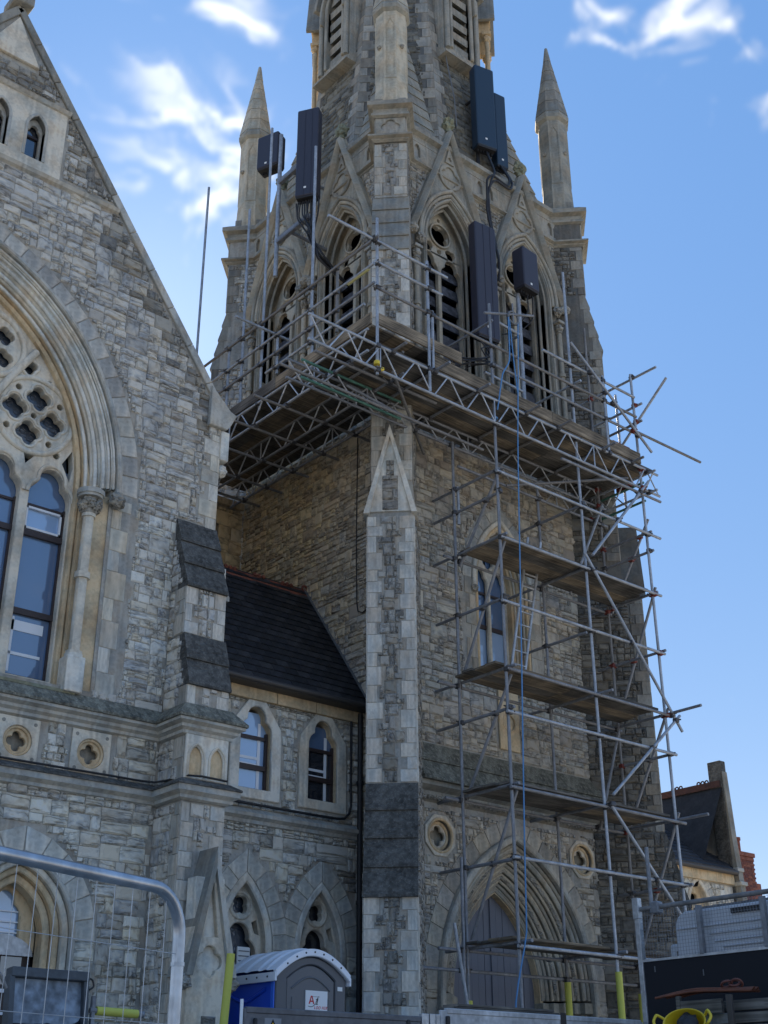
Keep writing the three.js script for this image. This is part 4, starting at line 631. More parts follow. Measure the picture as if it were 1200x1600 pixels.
  part('string_course', gable, sweep(path(0.60), [[0, 6.0], [0.05, 6.02], [0.05, 6.06], [0.1, 6.09], [0.10, 6.13], [0.17, 6.16], [0.17, 6.22], [0.02, 6.40], [0, 6.42]]), M.bathGrey);
  part('string_capping', gable, sweep(path(0.60), [[0.16, 6.195], [0.195, 6.2], [0.195, 6.235], [0.03, 6.425], [0, 6.43]]), M.moss);
  part('string_course', gable, sweep(path(0.64), [[0, 5.16], [0.06, 5.18], [0.06, 5.22], [0.13, 5.26], [0.13, 5.34], [0.02, 5.42], [0, 5.43]]), M.bathGrey);
  part('string_capping', gable, sweep(path(0.64), [[0.125, 5.335], [0.15, 5.335], [0.15, 5.36], [0.03, 5.435], [0, 5.44]]), M.dark);
  part('cable', gable, hose([[-9, 5.46, 0.05], [-6.5, 5.455, 0.05], [-4.9, 5.46, 0.06], [-4.22, 5.46, 0.1], [-4.05, 5.47, 0.7], [-3.5, 5.47, 0.7]], 0.014), M.cable);
  for (const x of panels) { const p = part('quatrefoil_panel', gable, plate(rect(x - 0.275, x + 0.275, 5.43, 5.99), [circ(x, 5.70, 0.19)], 0.0, 0.03, 0.008), M.bath, F); part('ring', p, ring3([...circ(x, 5.70, 0.175, 26).map((q) => V3(q.x, q.y, -0.01)), V3(x + 0.175, 5.70, -0.01)], 0.022), M.bathTan, F); part('quatrefoil', p, plate(circ(x, 5.70, 0.18), [foil(x, 5.70, 4, 0.072, 0.055, 0, 44)], -0.08, -0.02, 0.008), M.bathTan, F); part('backing', p, plate(circ(x, 5.7, 0.19), [], -0.20, -0.13), M.bathDark, F); for (const [a, b] of [[-1, -1], [1, -1], [1, 1], [-1, 1]]) part('drop', p, plate(circ(x + a * 0.21, 5.71 + b * 0.215, 0.024, 10), [], 0.0, 0.034), M.bathDark, F); }  // dark backing colour adds shade inside each quatrefoil

  // ---- the great window
  const win = part('great_window', gable, [archBand(west, 0.0, 0.07, -0.38, -0.22, west.base, 0.02)], M.bathTan, F);
  part('arch_order', win, archBand(west, 0.075, 0.15, -0.32, -0.15, 9.42, 0.025), M.bathTan, F); part('arch_order', win, archBand(west, 0.155, 0.235, -0.26, -0.10, 9.42, 0.025), M.bath, F);
  part('arch_order', win, archBand(west, 0.245, 0.325, -0.20, -0.05, 9.42, 0.025), M.bath, F); part('arch_order', win, archBand(west, 0.335, 0.39, -0.12, 0.0, 9.42, 0.018), M.bathPale, F); part('arch_order', win, archBand(west, 0.40, 0.455, -0.06, 0.04, 9.42, 0.015), M.bathPale, F);
  part('hood_mould', win, archBand(west, 0.46, 0.535, -0.02, 0.12, 9.3, 0.02), M.bathGrey, F);
  part('roll_moulding', win, [archRoll(west, 0.10, -0.16, 0.028, 9.42), archRoll(west, 0.205, -0.085, 0.034, 9.42), archRoll(west, 0.30, -0.03, 0.034, 9.42), archRoll(west, 0.365, 0.012, 0.022, 9.42), archRoll(west, 0.43, 0.05, 0.02, 9.42)], M.bathPale, F);
  for (const s of [1, -1]) part('label_stop', win, lump(cx + s * (west.hw + 0.50), 9.24, 0.08, 0.115, 12 + s), M.carve, F);
  voussoirs(gMason, wall, F, west, 0.55, 0.83, 15, PAL.grey);
  for (const s of [-1, 1]) {
    const x = cx + s * (west.hw + 0.13);
    part('jamb', win, [box(Math.min(x - s * 0.055, x + s * 0.04), Math.max(x - s * 0.055, x + s * 0.04), 6.45, 9.3, -0.4, -0.16), box(Math.min(x + s * 0.04, x + s * 0.33), Math.max(x + s * 0.04, x + s * 0.33), 6.45, 9.3, -0.3, -0.02)], M.bathTan, F);
    part('shaft', win, [tube([x, 6.95, 0], [x, 8.95, 0], 0.075, 14)], M.bath, F);
    for (const [y0, y1, r] of [[8.0, 8.085, 0.105], [6.93, 6.98, 0.11], [8.9, 8.95, 0.095]]) part('shaft_ring', win, tube([x, y0, 0], [x, y1, 0], r, 14), M.bath, F);
    part('capital', win, [...Array.from({ length: 12 }, (_, i) => lump(x + 0.115 * Math.cos(i * 0.53 + 0.2), 9.08 + 0.035 * Math.sin(i * 2.1), 0.115 * Math.sin(i * 0.53 + 0.2), 0.055, i + 3, 1.2, 0.7)), tube([x, 8.95, 0], [x, 9.18, 0], 0.1, 12)], M.carve, F);
    part('abacus', win, [tube([x, 9.18, 0], [x, 9.22, 0], 0.17, 18), tube([x, 9.22, 0], [x, 9.29, 0], 0.19, 18)], M.bathGrey, F);
    part('base', win, [box(x - 0.13, x + 0.13, 6.42, 6.9, -0.14, 0.11, 0.02), tube([x, 6.88, 0], [x, 6.94, 0], 0.12, 14)], M.bathPale, F);
    quoins(gMason, wall, F, x + s * 0.34, s, 6.45, 9.3, PAL.pale, { long: 0.28, short: 0.16, h: [0.28, 0.42], z: 0.0 });
  }
  part('sill', win, prismX(cx - 2.1, cx + 2.1, [[0.06, 6.4], [0.06, 6.44], [-0.42, 6.62], [-0.42, 6.4]]), M.bathGreen, F);
  // tracery: four wide lights round a broader middle, foiled roses above
  const c1 = -5.95, c2 = -6.68, hl = 0.30, sy = 9.18, rose = [-6.33, 10.33, 0.56];
  const holesR = [light(c1, hl, 6.62, sy), light(c2, hl, 6.62, sy)];
  const four = [[0.045, 0.285], [-0.285, 0.055], [0.285, -0.045], [-0.05, -0.28]].map(([a, b]) => [rose[0] + a, rose[1] + b]);
  for (const [a, b] of four) holesR.push(foil(a, b, 4, 0.096, 0.09, Math.PI / 2 + 0.15, 44));
  for (let i = 0; i < 4; i++) { const t = 0.63 + i * Math.PI / 2; holesR.push(circ(rose[0] + 0.455 * Math.cos(t), rose[1] + 0.455 * Math.sin(t), 0.048, 10)); } holesR.push(circ(rose[0], rose[1], 0.045, 10));
  holesR.push(foil(-6.50, 11.06, 4, 0.062, 0.066, 0.25, 36), foil(-5.93, 9.83, 1, 0, 0.05, 0, 8), [V2(-5.70, 9.50), V2(-5.66, 9.72), V2(-5.70, 9.98), V2(-5.83, 9.74)], [V2(-6.36, 9.58), V2(-6.25, 9.72), V2(-6.40, 9.74)], [V2(-6.22, 10.925), V2(-6.13, 10.86), V2(-6.14, 10.95)]);
  // upper rose on the centre line, seen only in part
  const ro2 = [-7.10, 11.22, 0.5]; for (const [a, b] of [[0.2, 0.18], [0.22, -0.17], [-0.16, 0.22], [-0.18, -0.2]]) holesR.push(foil(ro2[0] + a, ro2[1] + b, 4, 0.072, 0.075, 0.2, 36));
  holesR.push([V2(-6.98, 11.66), V2(-6.86, 11.62), V2(-6.95, 11.74)]);
  const mir = (h) => h.map((p) => V2(2 * cx - p.x, p.y)).reverse();
  const holes = [...holesR, ...holesR.filter((h, i) => i < 17).map(mir), light(cx, 0.38, 6.62, sy)];
  part('tracery', win, plate(arch(west, 0.01), holes, -0.46, -0.31, 0.009), M.bath, F);
  const T2 = (pts, r, z = -0.31) => ring3(pts.map((p) => V3(p.x, p.y, z)), r, 8);
  const rr = []; for (const s of [1, -1]) { const mx = (x) => s > 0 ? x : 2 * cx - x; const closed = (p) => [...p, p[0]];
    rr.push(T2(closed(circ(mx(rose[0]), rose[1], 0.575, 40)), 0.04)); for (const [a, b] of four) rr.push(T2(closed(foil(mx(a), b, 4, 0.105, 0.115, Math.PI / 2 + 0.15 * s, 44)), 0.02));
    rr.push(T2(closed(circ(mx(ro2[0]), ro2[1], 0.5, 36)), 0.045), T2(closed(foil(mx(-6.50), 11.06, 4, 0.07, 0.085, 0.25, 32)), 0.026));
    rr.push(T2(Array.from({ length: 13 }, (_, i) => { const t = i / 12; return V2(mx(-7.10 + 0.68 * Math.pow(t, 1.35)), 9.9 + 1.42 * t); }), 0.06, -0.3)); for (const c of [c1, c2]) rr.push(T2(light(mx(c), hl + 0.035, 9.0, sy).slice(2), 0.03)); }
  part('moulding', win, rr, M.bath, F);
  // glass: timber-framed lights, leaded glass in the roses
  for (const [c, kind] of [[c1, 0], [c2, 1], [cx, 1], [2 * cx - c2, 1], [2 * cx - c1, 0]]) {
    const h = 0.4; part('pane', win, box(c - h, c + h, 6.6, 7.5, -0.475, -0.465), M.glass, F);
    part('pane', win, box(c - h, c + h, 7.54, 8.62, -0.475, -0.465), M.glass, F); part('pane', win, box(c - h, c + h, 8.66, 9.06, -0.475, -0.465), kind ? M.glass : M.glassBlindSky, F); part('pane', win, box(c - h, c + h, 9.08, 9.7, -0.475, -0.465), M.glass, F);
    part('frame', win, [box(c - 0.31, c + 0.31, 7.48, 7.56, -0.47, -0.415), box(c - 0.31, c + 0.31, 8.60, 8.68, -0.47, -0.41), box(c - 0.31, c + 0.31, 9.04, 9.075, -0.47, -0.43), box(c - 0.31, c - 0.275, 6.62, 9.1, -0.47, -0.42), box(c + 0.275, c + 0.31, 6.62, 9.1, -0.47, -0.42), box(c - 0.31, c + 0.31, 6.62, 6.66, -0.47, -0.42)], M.frame, F);
    if (!kind) part('opening_light', win, [box(c - 0.26, c + 0.26, 9.0, 9.03, -0.46, -0.42), box(c - 0.26, c + 0.26, 8.7, 8.73, -0.46, -0.42), box(c - 0.26, c - 0.235, 8.7, 9.03, -0.46, -0.42), box(c + 0.235, c + 0.26, 8.7, 9.03, -0.46, -0.42)], M.whiteFrame, F);
    part('secondary_sash', win, [box(c - 0.26, c - 0.21, 6.7, 7.44, -0.462, -0.455), box(c - 0.26, c + 0.2, 7.26, 7.4, -0.462, -0.455), box(c - 0.26, c + 0.2, 6.93, 6.97, -0.462, -0.455)], M.whiteFrame, F);
  }
  part('leaded_light', win, plate(arch({ ...west, base: 9.5 }, -0.02, 9.5), [], -0.50, -0.49), M.leaded, F);
  const nu = []; for (const [a, b] of four) for (let k = 0; k < 4; k++) { const t = Math.PI / 2 + 0.15 + k * Math.PI / 2; nu.push(new THREE.TorusGeometry(0.036, 0.008, 6, 14).translate(a + 0.095 * Math.cos(t), b + 0.095 * Math.sin(t), -0.487)); } part('glass_roundel', win, nu, M.leaded, F);
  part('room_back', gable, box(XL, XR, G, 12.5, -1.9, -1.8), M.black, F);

  // ---- door below the string
  const dr = part('doorway', gable, [archBand(door, -0.02, 0.06, -0.2, 0.03, door.base, 0.015)], M.bath, F);
  part('arch_order', dr, [archBand(door, -0.10, -0.025, -0.26, -0.04, door.base, 0.015), archBand(door, -0.20, -0.105, -0.32, -0.12, door.base, 0.015)], M.bathTan, F);
  part('hood_mould', dr, archBand(door, 0.065, 0.125, 0, 0.09, 3.05, 0.015), M.bathGrey, F); for (const s of [-1, 1]) part('label_stop', dr, lump(door.cx + s * 0.72, 2.98, 0.06, 0.11, 20 + s), M.carve, F);
  voussoirs(gMason, wall, F, door, 0.13, 0.42, 6, PAL.pale, { legs: G + 0.1 });
  part('fanlight', dr, plate(arch({ ...door, hw: 0.40, rise: 0.7, base: 3.3 }), [], -0.40, -0.39), M.glassBlindSky, F); part('tracery', dr, plate(arch({ ...door, hw: 0.43, rise: 0.72, base: 3.32 }), [light(door.cx, 0.2, 3.42, 3.72)], -0.39, -0.33, 0.015), M.bathTan, F);
  part('arched_transom', dr, plate([...Array.from({ length: 15 }, (_, k) => V2(door.cx + 0.41 * Math.cos(k / 14 * Math.PI), 3.27 + 0.23 * Math.sin(k / 14 * Math.PI)))], [], -0.36, -0.31), M.alu, F); part('fanlight_bar', dr, [0, 1, 2].map((k) => box(door.cx - 0.2, door.cx + 0.2, 3.52 + k * 0.12, 3.535 + k * 0.12, -0.385, -0.36)), M.whiteFrame, F);
  part('door_leaf', dr, [box(-6.27, -5.45, G, 3.32, -0.42, -0.37)], M.frame, F); part('door_pane', dr, [box(-6.16, -5.90, 2.95, 3.26, -0.37, -0.36), box(-5.82, -5.56, 2.95, 3.26, -0.37, -0.36)], M.glassDark, F);
  part('door_bar', dr, [box(-6.2, -5.52, 2.86, 2.90, -0.37, -0.33), box(-6.2, -5.52, 2.62, 2.65, -0.37, -0.33)], M.whiteFrame, F);
  part('round_notice', dr, new THREE.CylinderGeometry(0.065, 0.065, 0.006, 24).rotateX(Math.PI / 2).translate(-6.0, 3.14, -0.352), M.paper, F);
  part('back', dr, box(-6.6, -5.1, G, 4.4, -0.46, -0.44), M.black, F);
  // ---- corner buttress, front and side
  const b0 = -4.12, b1 = -3.47, B = part('buttress', gable, [box(b0, b1, G, 5.17, -0.3, 0.62), box(b0 + 0.004, b1 - 0.004, 5.17, 6.72, -0.3, 0.58), prismX(b0 + 0.004, b1 - 0.004, [[-0.3, 6.71], [0.58, 6.71], [0.40, 7.46], [-0.3, 7.46]]), box(b0 + 0.004, b1 - 0.004, 7.45, 8.18, -0.3, 0.38), prismX(b0 + 0.004, b1 - 0.004, [[-0.3, 8.17], [0.38, 8.17], [0.0, 9.3], [-0.3, 9.3]])], M.mortar, F);
  weathering(B, F, b0 - 0.01, b1 + 0.01, 0.60, 6.70, 0.41, 7.47, 2, M.dark); weathering(B, F, b0 - 0.01, b1 + 0.01, 0.40, 8.16, 0.0, 9.32, 3, M.dark);
  const sideB = part('buttress', gable, [box(b1, b1 + 0.30, G, 8.0, -0.75, -0.1), prismX(b1, b1 + 0.28, [[-0.75, 7.9], [-0.1, 7.9], [-0.1, 8.8], [-0.75, 8.8]])], M.bathPale, F);
  part('weathering_slab', sideB, quadsGeo([[[b1, 9.3, -0.06], [b1, 9.3, -0.8], [b1 + 0.34, 8.35, -0.8], [b1 + 0.34, 8.35, -0.06]], [[b1, 9.3, -0.06], [b1 + 0.34, 8.35, -0.06], [b1 + 0.34, 8.29, -0.06], [b1, 8.29, -0.06]], [[b1 + 0.34, 8.35, -0.06], [b1 + 0.34, 8.35, -0.8], [b1 + 0.34, 8.29, -0.8], [b1 + 0.34, 8.29, -0.06]]]), M.bathGrey, F);
  for (const [y0, y1, z] of [[G, 5.14, 0.62], [5.44, 6.0, 0.60], [6.43, 6.69, 0.58], [7.47, 8.15, 0.38]]) {
    const f = frameAt(0, 0, z, 0), q = { long: 0.2, short: 0.12, h: [0.16, 0.27] };
    if (y0 > 5.4 && y0 < 5.5) { part('blind_arcade', B, plate(rect(b0, b1, 5.44, 6.02), [[...arch({ cx: -3.955, hw: 0.095, sp: 5.7, rise: 0.17, base: 5.47 })], [...arch({ cx: -3.635, hw: 0.095, sp: 5.7, rise: 0.17, base: 5.47 })]], 0.0, 0.05, 0.012), M.bathPale, f); part('blind_arcade', B, [archRoll({ cx: -3.955, hw: 0.125, sp: 5.7, rise: 0.2, base: 5.47 }, 0, 0.05, 0.018), archRoll({ cx: -3.635, hw: 0.125, sp: 5.7, rise: 0.2, base: 5.47 }, 0, 0.05, 0.018)], M.bath, f); part('blind_arcade', B, box(b0 + 0.05, b1 - 0.05, 5.46, 5.95, -0.02, 0.006), M.bathTan, f); }
    else { const a = quoins(gMason, B, f, b0, 1, y0, y1, PAL.quoin, q), b = quoins(gMason, B, f, b1, -1, y0, y1, PAL.quoin, q); rubble(gMason, B, f, b0, b1, y0, y1, (x, y) => !a(x, y) && !b(x, y) && !(y0 === G && y < 4.6 && Math.abs(x + 3.795) < 0.31), PAL.grey, { H: [0.17, 0.25], split: false, k: 0.8 }); }
    const fs = frameAt(b0, 0, 0, -90), e = quoins(gMason, B, fs, z, -1, y0, y1, PAL.bathWorn, { long: 0.2, short: 0.12, h: [0.18, 0.3] });
    rubble(gMason, B, fs, 0, z, y0, y1, (x, y) => !e(x, y), PAL.grey, { H: [0.16, 0.24], split: false });
  }
  { const fs = frameAt(b0, 0, 0, -90); rubble(gMason, B, fs, 0, 0.55, 6.7, 9.2, (x, y) => x < (y < 7.46 ? mix(0.58, 0.4, (y - 6.7) / 0.76) : y < 8.17 ? 0 : mix(0.38, 0.0, (y - 8.17) / 1.13)) - 0.05, PAL.grey, { H: [0.14, 0.2], split: false }); }
  // gabled lower stage of the buttress with a sunk trefoil panel
  const gx = -3.80, gz = 0.98, A = 4.56, E0 = 3.35, gw = 0.335;
  const gl = part('gablet', gable, [plate([V2(gx - gw + 0.04, G), V2(gx + gw - 0.04, G), V2(gx + gw - 0.04, E0), V2(gx, A - 0.14), V2(gx - gw + 0.04, E0)], [foil(gx, 3.22, 4, 0.085, 0.095, Math.PI / 2, 40), [V2(gx - 0.1, 3.5), V2(gx + 0.1, 3.5), V2(gx, 4.15)]], 0.62, gz, 0.012)], M.bath, F);
  part('sunk_panel', gl, box(gx - 0.2, gx + 0.2, 3.0, 4.2, 0.7, gz - 0.07), M.bathPale, F);
  for (const s of [-1, 1]) part('gablet_coping', gl, quadsGeo((() => { const P = [gx + s * (gw + 0.02), 3.05], Q = [gx, A], C = [gx, A - 0.26], D = [gx + s * (gw - 0.075), 3.05], f = (p, z) => [p[0], p[1], z]; return [[f(P, gz + 0.06), f(Q, gz + 0.06), f(C, gz + 0.06), f(D, gz + 0.06)], [f(P, gz + 0.06), f(P, 0.6), f(Q, 0.6), f(Q, gz + 0.06)], [f(D, gz + 0.06), f(C, gz + 0.06), f(C, 0.6), f(D, 0.6)], [f(P, gz + 0.06), f(D, gz + 0.06), f(D, 0.6), f(P, 0.6)]]; })()), s < 0 ? M.bathDark : M.bathGrey, F);
  for (const s of [-1, 1]) part('label_stop', gl, lump(gx + s * (gw - 0.01), 2.98, gz - 0.02, 0.09, 40 + s), M.carve, F);
  for (const [x, y, w, h] of [[gx + 0.02, 2.52, 0.2, 0.19], [gx + 0.06, 2.28, 0.28, 0.22], [gx - 0.04, 2.05, 0.26, 0.2]]) gMason.add('stone', gl, F, x, y, w, h, { tone: PAL.middle[0], z: gz - 0.004 });
  part('base', gl, prismX(gx - gw - 0.05, gx + gw + 0.05, [[gz + 0.16, G], [gz + 0.16, 1.75], [gz - 0.02, 2.05], [0.6, 2.05], [0.6, G]]), M.bathPale, F);
  // nave behind the gable
  part('wall', gable, [box(XL + 0.3, XL + 0.6, G, KN - 0.3, -22, -0.5), box(XR - 0.6, XR - 0.1, G, KN - 0.4, -22, -0.5)], M.mortar);
  for (const s of [1, -1]) part('roof', gable, quadsGeo([[[cx, apexY - 0.2, -0.45], [cx, apexY - 0.2, -22], [cx + s * 4.3, apexY - 0.2 - slope * 4.3, -22], [cx + s * 4.3, apexY - 0.2 - slope * 4.3, -0.45]], [[cx, apexY - 0.35, -0.45], [cx, apexY - 0.35, -22], [cx + s * 4.3, apexY - 0.35 - slope * 4.3, -22], [cx + s * 4.3, apexY - 0.35 - slope * 4.3, -0.45]]]), M.slate);
}
gMason.finish();

// ------------------------------------------------------------------ the low wing between gable and tower
const wing = thing('church_wing', 'low two-storey church wing with dark slate roof, between gable and tower', 'church', [-1.7, G, -2.4]);
const wMason = new Mason(wing, { stone: 300, slate: 300, voussoir: 60, brick: 60 });
{
  const F = frameAt(0, 0, -0.85, 0), X0 = -3.45, X1 = 0.0, EV = 7.42;
  const up = [-2.03, -0.77].map((x) => ({ cx: x, hw: 0.29, sp: 6.72, rise: 0.3, base: 5.87 })), low = [-2.08, -0.74].map((x) => ({ cx: x, hw: 0.40, sp: 3.66, rise: 0.92, base: 2.1 }));
  const wall = part('wall', wing, plate(rect(X0, X1, G, EV), [...up.map((a) => light(a.cx, 0.285, a.base, a.sp)), ...low.map((a) => arch(a, 0.03))], -0.4, 0), M.mortar, F);
  const sur = (a) => { const s = 0.2, p = [V2(a.cx - 0.46, 5.72), V2(a.cx + 0.46, 5.72), V2(a.cx + 0.46, a.sp - 0.18), V2(a.cx + 0.44, a.sp + 0.1), V2(a.cx + 0.16, a.sp + 0.48), V2(a.cx - 0.16, a.sp + 0.48), V2(a.cx - 0.44, a.sp + 0.1), V2(a.cx - 0.46, a.sp - 0.18)]; return p; };
  const inSur = (a, x, y) => y > 5.7 && y < a.sp + 0.5 && Math.abs(x - a.cx) < (y < a.sp + 0.06 ? 0.475 : 0.475 - (y - a.sp - 0.06) * 0.78);
  rubble(wMason, wall, F, X0 + 0.02, X1 - 0.005, 5.58, 7.2, (x, y) => !up.some((a) => inSur(a, x, y)), PAL.pale, { H: [0.2, 0.3], toneAt: () => rS() < 0.3 ? PAL.bathWorn : rS() < 0.3 ? PAL.grey : PAL.pale });
  rubble(wMason, wall, F, X0 + 0.02, X1 - 0.005, G, 5.36, (x, y) => !low.some((a) => inArch(a, 0.34, x, y)), PAL.pale, { H: [0.26, 0.38], k: 1.05, toneAt: (x, y) => rS() < 0.6 * sstep(-0.6, -0.1, x) ? PAL.middle : rS() < 0.35 ? PAL.grey : rS() < 0.2 ? PAL.bathWorn : PAL.pale });
  [-3.4, -2.55, -1.7, -0.95].forEach((x, i) => part('eaves_course', wing, box(x, [-2.556, -1.706, -0.956, -0.02][i], 7.2, 7.41, -0.2, 0.07 + i * 0.002, 0.015), M.bathTan, F));
  part('string_course', wing, sweep([[X0, -0.85], [X1, -0.85]], [[0, 5.34], [0.05, 5.36], [0.05, 5.41], [0.11, 5.45], [0.11, 5.5], [0.02, 5.57], [0, 5.58]]), M.bathGrey);
  up.forEach((a, i) => {
    const w = part('window', wing, plate(sur(a), [light(a.cx, 0.28, a.base, a.sp)], -0.02, 0.035, 0.012), i ? M.bath : M.bathPale, F);
    part('reveal', w, plate(light(a.cx, 0.31, a.base - 0.03, a.sp), [light(a.cx, 0.277, a.base, a.sp)], -0.16, -0.02), M.bathTan, F);
    part('pane', w, box(a.cx - 0.3, a.cx + 0.3, 5.86, 6.2, -0.135, -0.125), i ? M.glassDark : M.glassBlindSky, F); part('pane', w, box(a.cx - 0.3, a.cx + 0.3, 6.24, 6.66, -0.135, -0.125), i ? M.glassDark : M.glassBlindSky, F); part('pane', w, box(a.cx - 0.3, a.cx + 0.3, 6.69, 7.05, -0.135, -0.125), i ? M.glass : M.glassBlindSky, F);
    part('frame', w, [box(a.cx - 0.28, a.cx + 0.28, 6.18, 6.25, -0.13, -0.075), box(a.cx - 0.28, a.cx + 0.28, 6.64, 6.69, -0.13, -0.085), box(a.cx + 0.24, a.cx + 0.28, 5.88, 6.75, -0.13, -0.075), box(a.cx - 0.28, a.cx + 0.28, 5.87, 5.9, -0.13, -0.075)], M.frame, F);
    part('inner_sash', w, [box(a.cx + 0.12, a.cx + 0.17, 5.9, 6.9, -0.124, -0.117), box(a.cx - 0.22, a.cx + 0.12, 6.34, 6.38, -0.124, -0.117), box(a.cx - 0.22, a.cx + 0.13, 6.26, 6.28, -0.124, -0.117)], M.whiteFrame, F);
  });
  low.forEach((a, i) => {
    const w = part('window', wing, [archBand(a, -0.03, 0.075, -0.2, 0.02, a.base, 0.02)], M.bathPale, F); voussoirs(wMason, wall, F, a, 0.085, 0.34, 6, PAL.pale, { legs: a.base });
    part('tracery', w, plate(arch(a, 0.0), [light(a.cx, 0.29, a.base + 0.1, 3.6), foil(a.cx, 4.25, 4, 0.07, 0.072, Math.PI / 4, 40), [V2(a.cx - 0.26, 3.88), V2(a.cx - 0.205, 4.02), V2(a.cx - 0.29, 4.06), V2(a.cx - 0.335, 3.86)], [V2(a.cx + 0.26, 3.88), V2(a.cx + 0.335, 3.86), V2(a.cx + 0.29, 4.06), V2(a.cx + 0.205, 4.02)]], -0.25, -0.12, 0.015), M.bath, F);
    part('ring', w, ring3([...circ(a.cx, 4.24, 0.18, 26).map((p) => V3(p.x, p.y, -0.12)), V3(a.cx + 0.18, 4.24, -0.12)], 0.026), M.bath, F);
    part('leaded_light', w, box(a.cx - 0.42, a.cx + 0.42, 3.3, 4.65, -0.3, -0.29), i ? M.glassDark : M.leaded, F);
    if (!i) { part('wall_sign', w, box(a.cx - 0.06, a.cx + 0.16, 3.36, 3.68, -0.1, -0.06, 0.02), M.paper, F); part('wall_sign', w, [0, 1, 2, 3].map((k) => box(a.cx - 0.04, a.cx + 0.14, 3.42 + k * 0.065, 3.434 + k * 0.065, -0.06, -0.056)), M.lead, F); part('transom', w, box(a.cx - 0.4, a.cx + 0.32, 3.24, 3.33, -0.2, -0.02), M.frame, F);
      part('infill', w, box(a.cx - 0.4, a.cx + 0.4, 2.1, 3.24, -0.3, -0.22), M.mortar, F); for (let r = 0; r < 12; r++) for (let k = 0; k < 4; k++) wMason.add('brick', w, F, a.cx - 0.30 + k * 0.19 + (r % 2) * 0.09, 2.3 + r * 0.076, 0.18, 0.066, { kind: 'dressed', tone: pick(PAL.yellowBrick), z: -0.218 }); }
    else { part('frame', w, [box(a.cx - 0.3, a.cx + 0.3, 3.42, 3.47, -0.29, -0.24), box(a.cx + 0.10, a.cx + 0.15, 2.2, 3.7, -0.29, -0.24)], M.whiteFrame, F); part('planter', w, prismX(a.cx + 0.08, a.cx + 0.4, [[0.12, 3.42], [0.12, 3.36], [0, 3.2], [-0.2, 3.2], [-0.2, 3.42]]), M.iron, F); part('leaded_light', w, box(a.cx - 0.42, a.cx + 0.42, 2.1, 3.3, -0.3, -0.29), M.glassDark, F); }
  });
  // roof: slates laid one by one, ridge of crested tiles
  const RY = 9.92, RZ = -2.39, ez = -0.62, inc = Math.atan2(RY - EV - 0.02, ez - RZ), len = Math.hypot(RY - EV - 0.02, ez - RZ);
  const roof = part('roof', wing, [quadsGeo([[[X0 - 0.3, EV, ez], [X1, EV, ez], [X1, RY, RZ], [X0 - 0.3, RY, RZ]], [[X0 - 0.3, EV, 2 * RZ - ez], [X1, EV, 2 * RZ - ez], [X1, RY, RZ], [X0 - 0.3, RY, RZ]]])], M.slate2);
  const SF = frameAt(0, EV + 0.02, ez + 0.02, 0).multiply(new THREE.Matrix4().makeRotationX(-(Math.PI / 2 - inc)));
  const sg = Array.from({ length: 3 }, (_, i) => { const R = rng(900 + i), g = quadsGeo([[[-0.5, -0.5, 0.02 + R() * 0.006], [0.5, -0.5, 0.02 + R() * 0.006], [0.5, 0.5, 0.004], [-0.5, 0.5, 0.004]], [[-0.5, -0.5, 0], [0.5, -0.5, 0], [0.5, -0.5, 0.022], [-0.5, -0.5, 0.022]], [[0.5, -0.5, 0], [0.5, 0.5, 0], [0.5, 0.5, 0.004], [0.5, -0.5, 0.022]], [[-0.5, 0.5, 0], [-0.5, -0.5, 0], [-0.5, -0.5, 0.022], [-0.5, 0.5, 0.004]]]); return boxUV(g, 0.6); });
  for (let r = 0; r * 0.165 < len; r++) for (let x = X0 - 0.25 + (r % 2) * 0.12; x < X1 - 0.02; x += 0.24) { const w = Math.min(0.232, X1 - x); wMason.add('slate', roof, SF, x + w / 2, r * 0.165 + 0.1, w, 0.2, { kind: 'slate', tone: pick(PAL.slate), geo: sg[Math.floor(rS() * 3)], z: 0.006 + rS() * 0.004, rot: (rS() - 0.5) * 0.012 }); }
  const cr = part('ridge', wing, [quadsGeo([[[X0, RY - 0.13, RZ + 0.13], [X1, RY - 0.13, RZ + 0.13], [X1, RY + 0.05, RZ], [X0, RY + 0.05, RZ]], [[X0, RY - 0.13, RZ - 0.13], [X1, RY - 0.13, RZ - 0.13], [X1, RY + 0.05, RZ], [X0, RY + 0.05, RZ]]])], M.terracotta);
  for (let i = 0; i < 11; i++) part('ridge_tile', cr, [prismX(X1 - 0.3 * (i + 1) + 0.008, X1 - 0.3 * i, [[0.15, RY - 0.145], [0, RY + 0.065], [-0.15, RY - 0.145], [-0.12, RY - 0.16], [0, RY + 0.02], [0.12, RY - 0.16]]).translate(0, 0, RZ), ...(i % 2 ? [0.06, 0.15, 0.24].map((k) => lump(X1 - 0.3 * (i + 1) + k, RY + 0.08, RZ, 0.038, i + k)) : [])], M.terracotta);
  part('finial', cr, new THREE.TorusGeometry(0.05, 0.022, 6, 14).translate(X1 - 0.06, RY + 0.1, RZ), M.terracotta);
  part('flashing', wing, quadsGeo([[[-0.001, EV + 0.05, ez + 0.06], [-0.09, EV + 0.05, ez + 0.06], [-0.09, RY + 0.06, RZ + 0.02], [-0.001, RY + 0.06, RZ + 0.02]], [[-0.012, EV + 0.05, ez + 0.06], [-0.012, EV + 0.22, ez + 0.02], [-0.012, RY + 0.2, RZ + 0.02], [-0.012, RY + 0.06, RZ + 0.02]]]), M.lead);
  part('gutter', wing, [tube([X0, EV - 0.0, ez + 0.07], [X1 - 0.02, EV - 0.0, ez + 0.05], 0.045, 10), box(X0, X1, EV - 0.05, EV + 0.02, -0.86, ez + 0.05)], M.gutter);
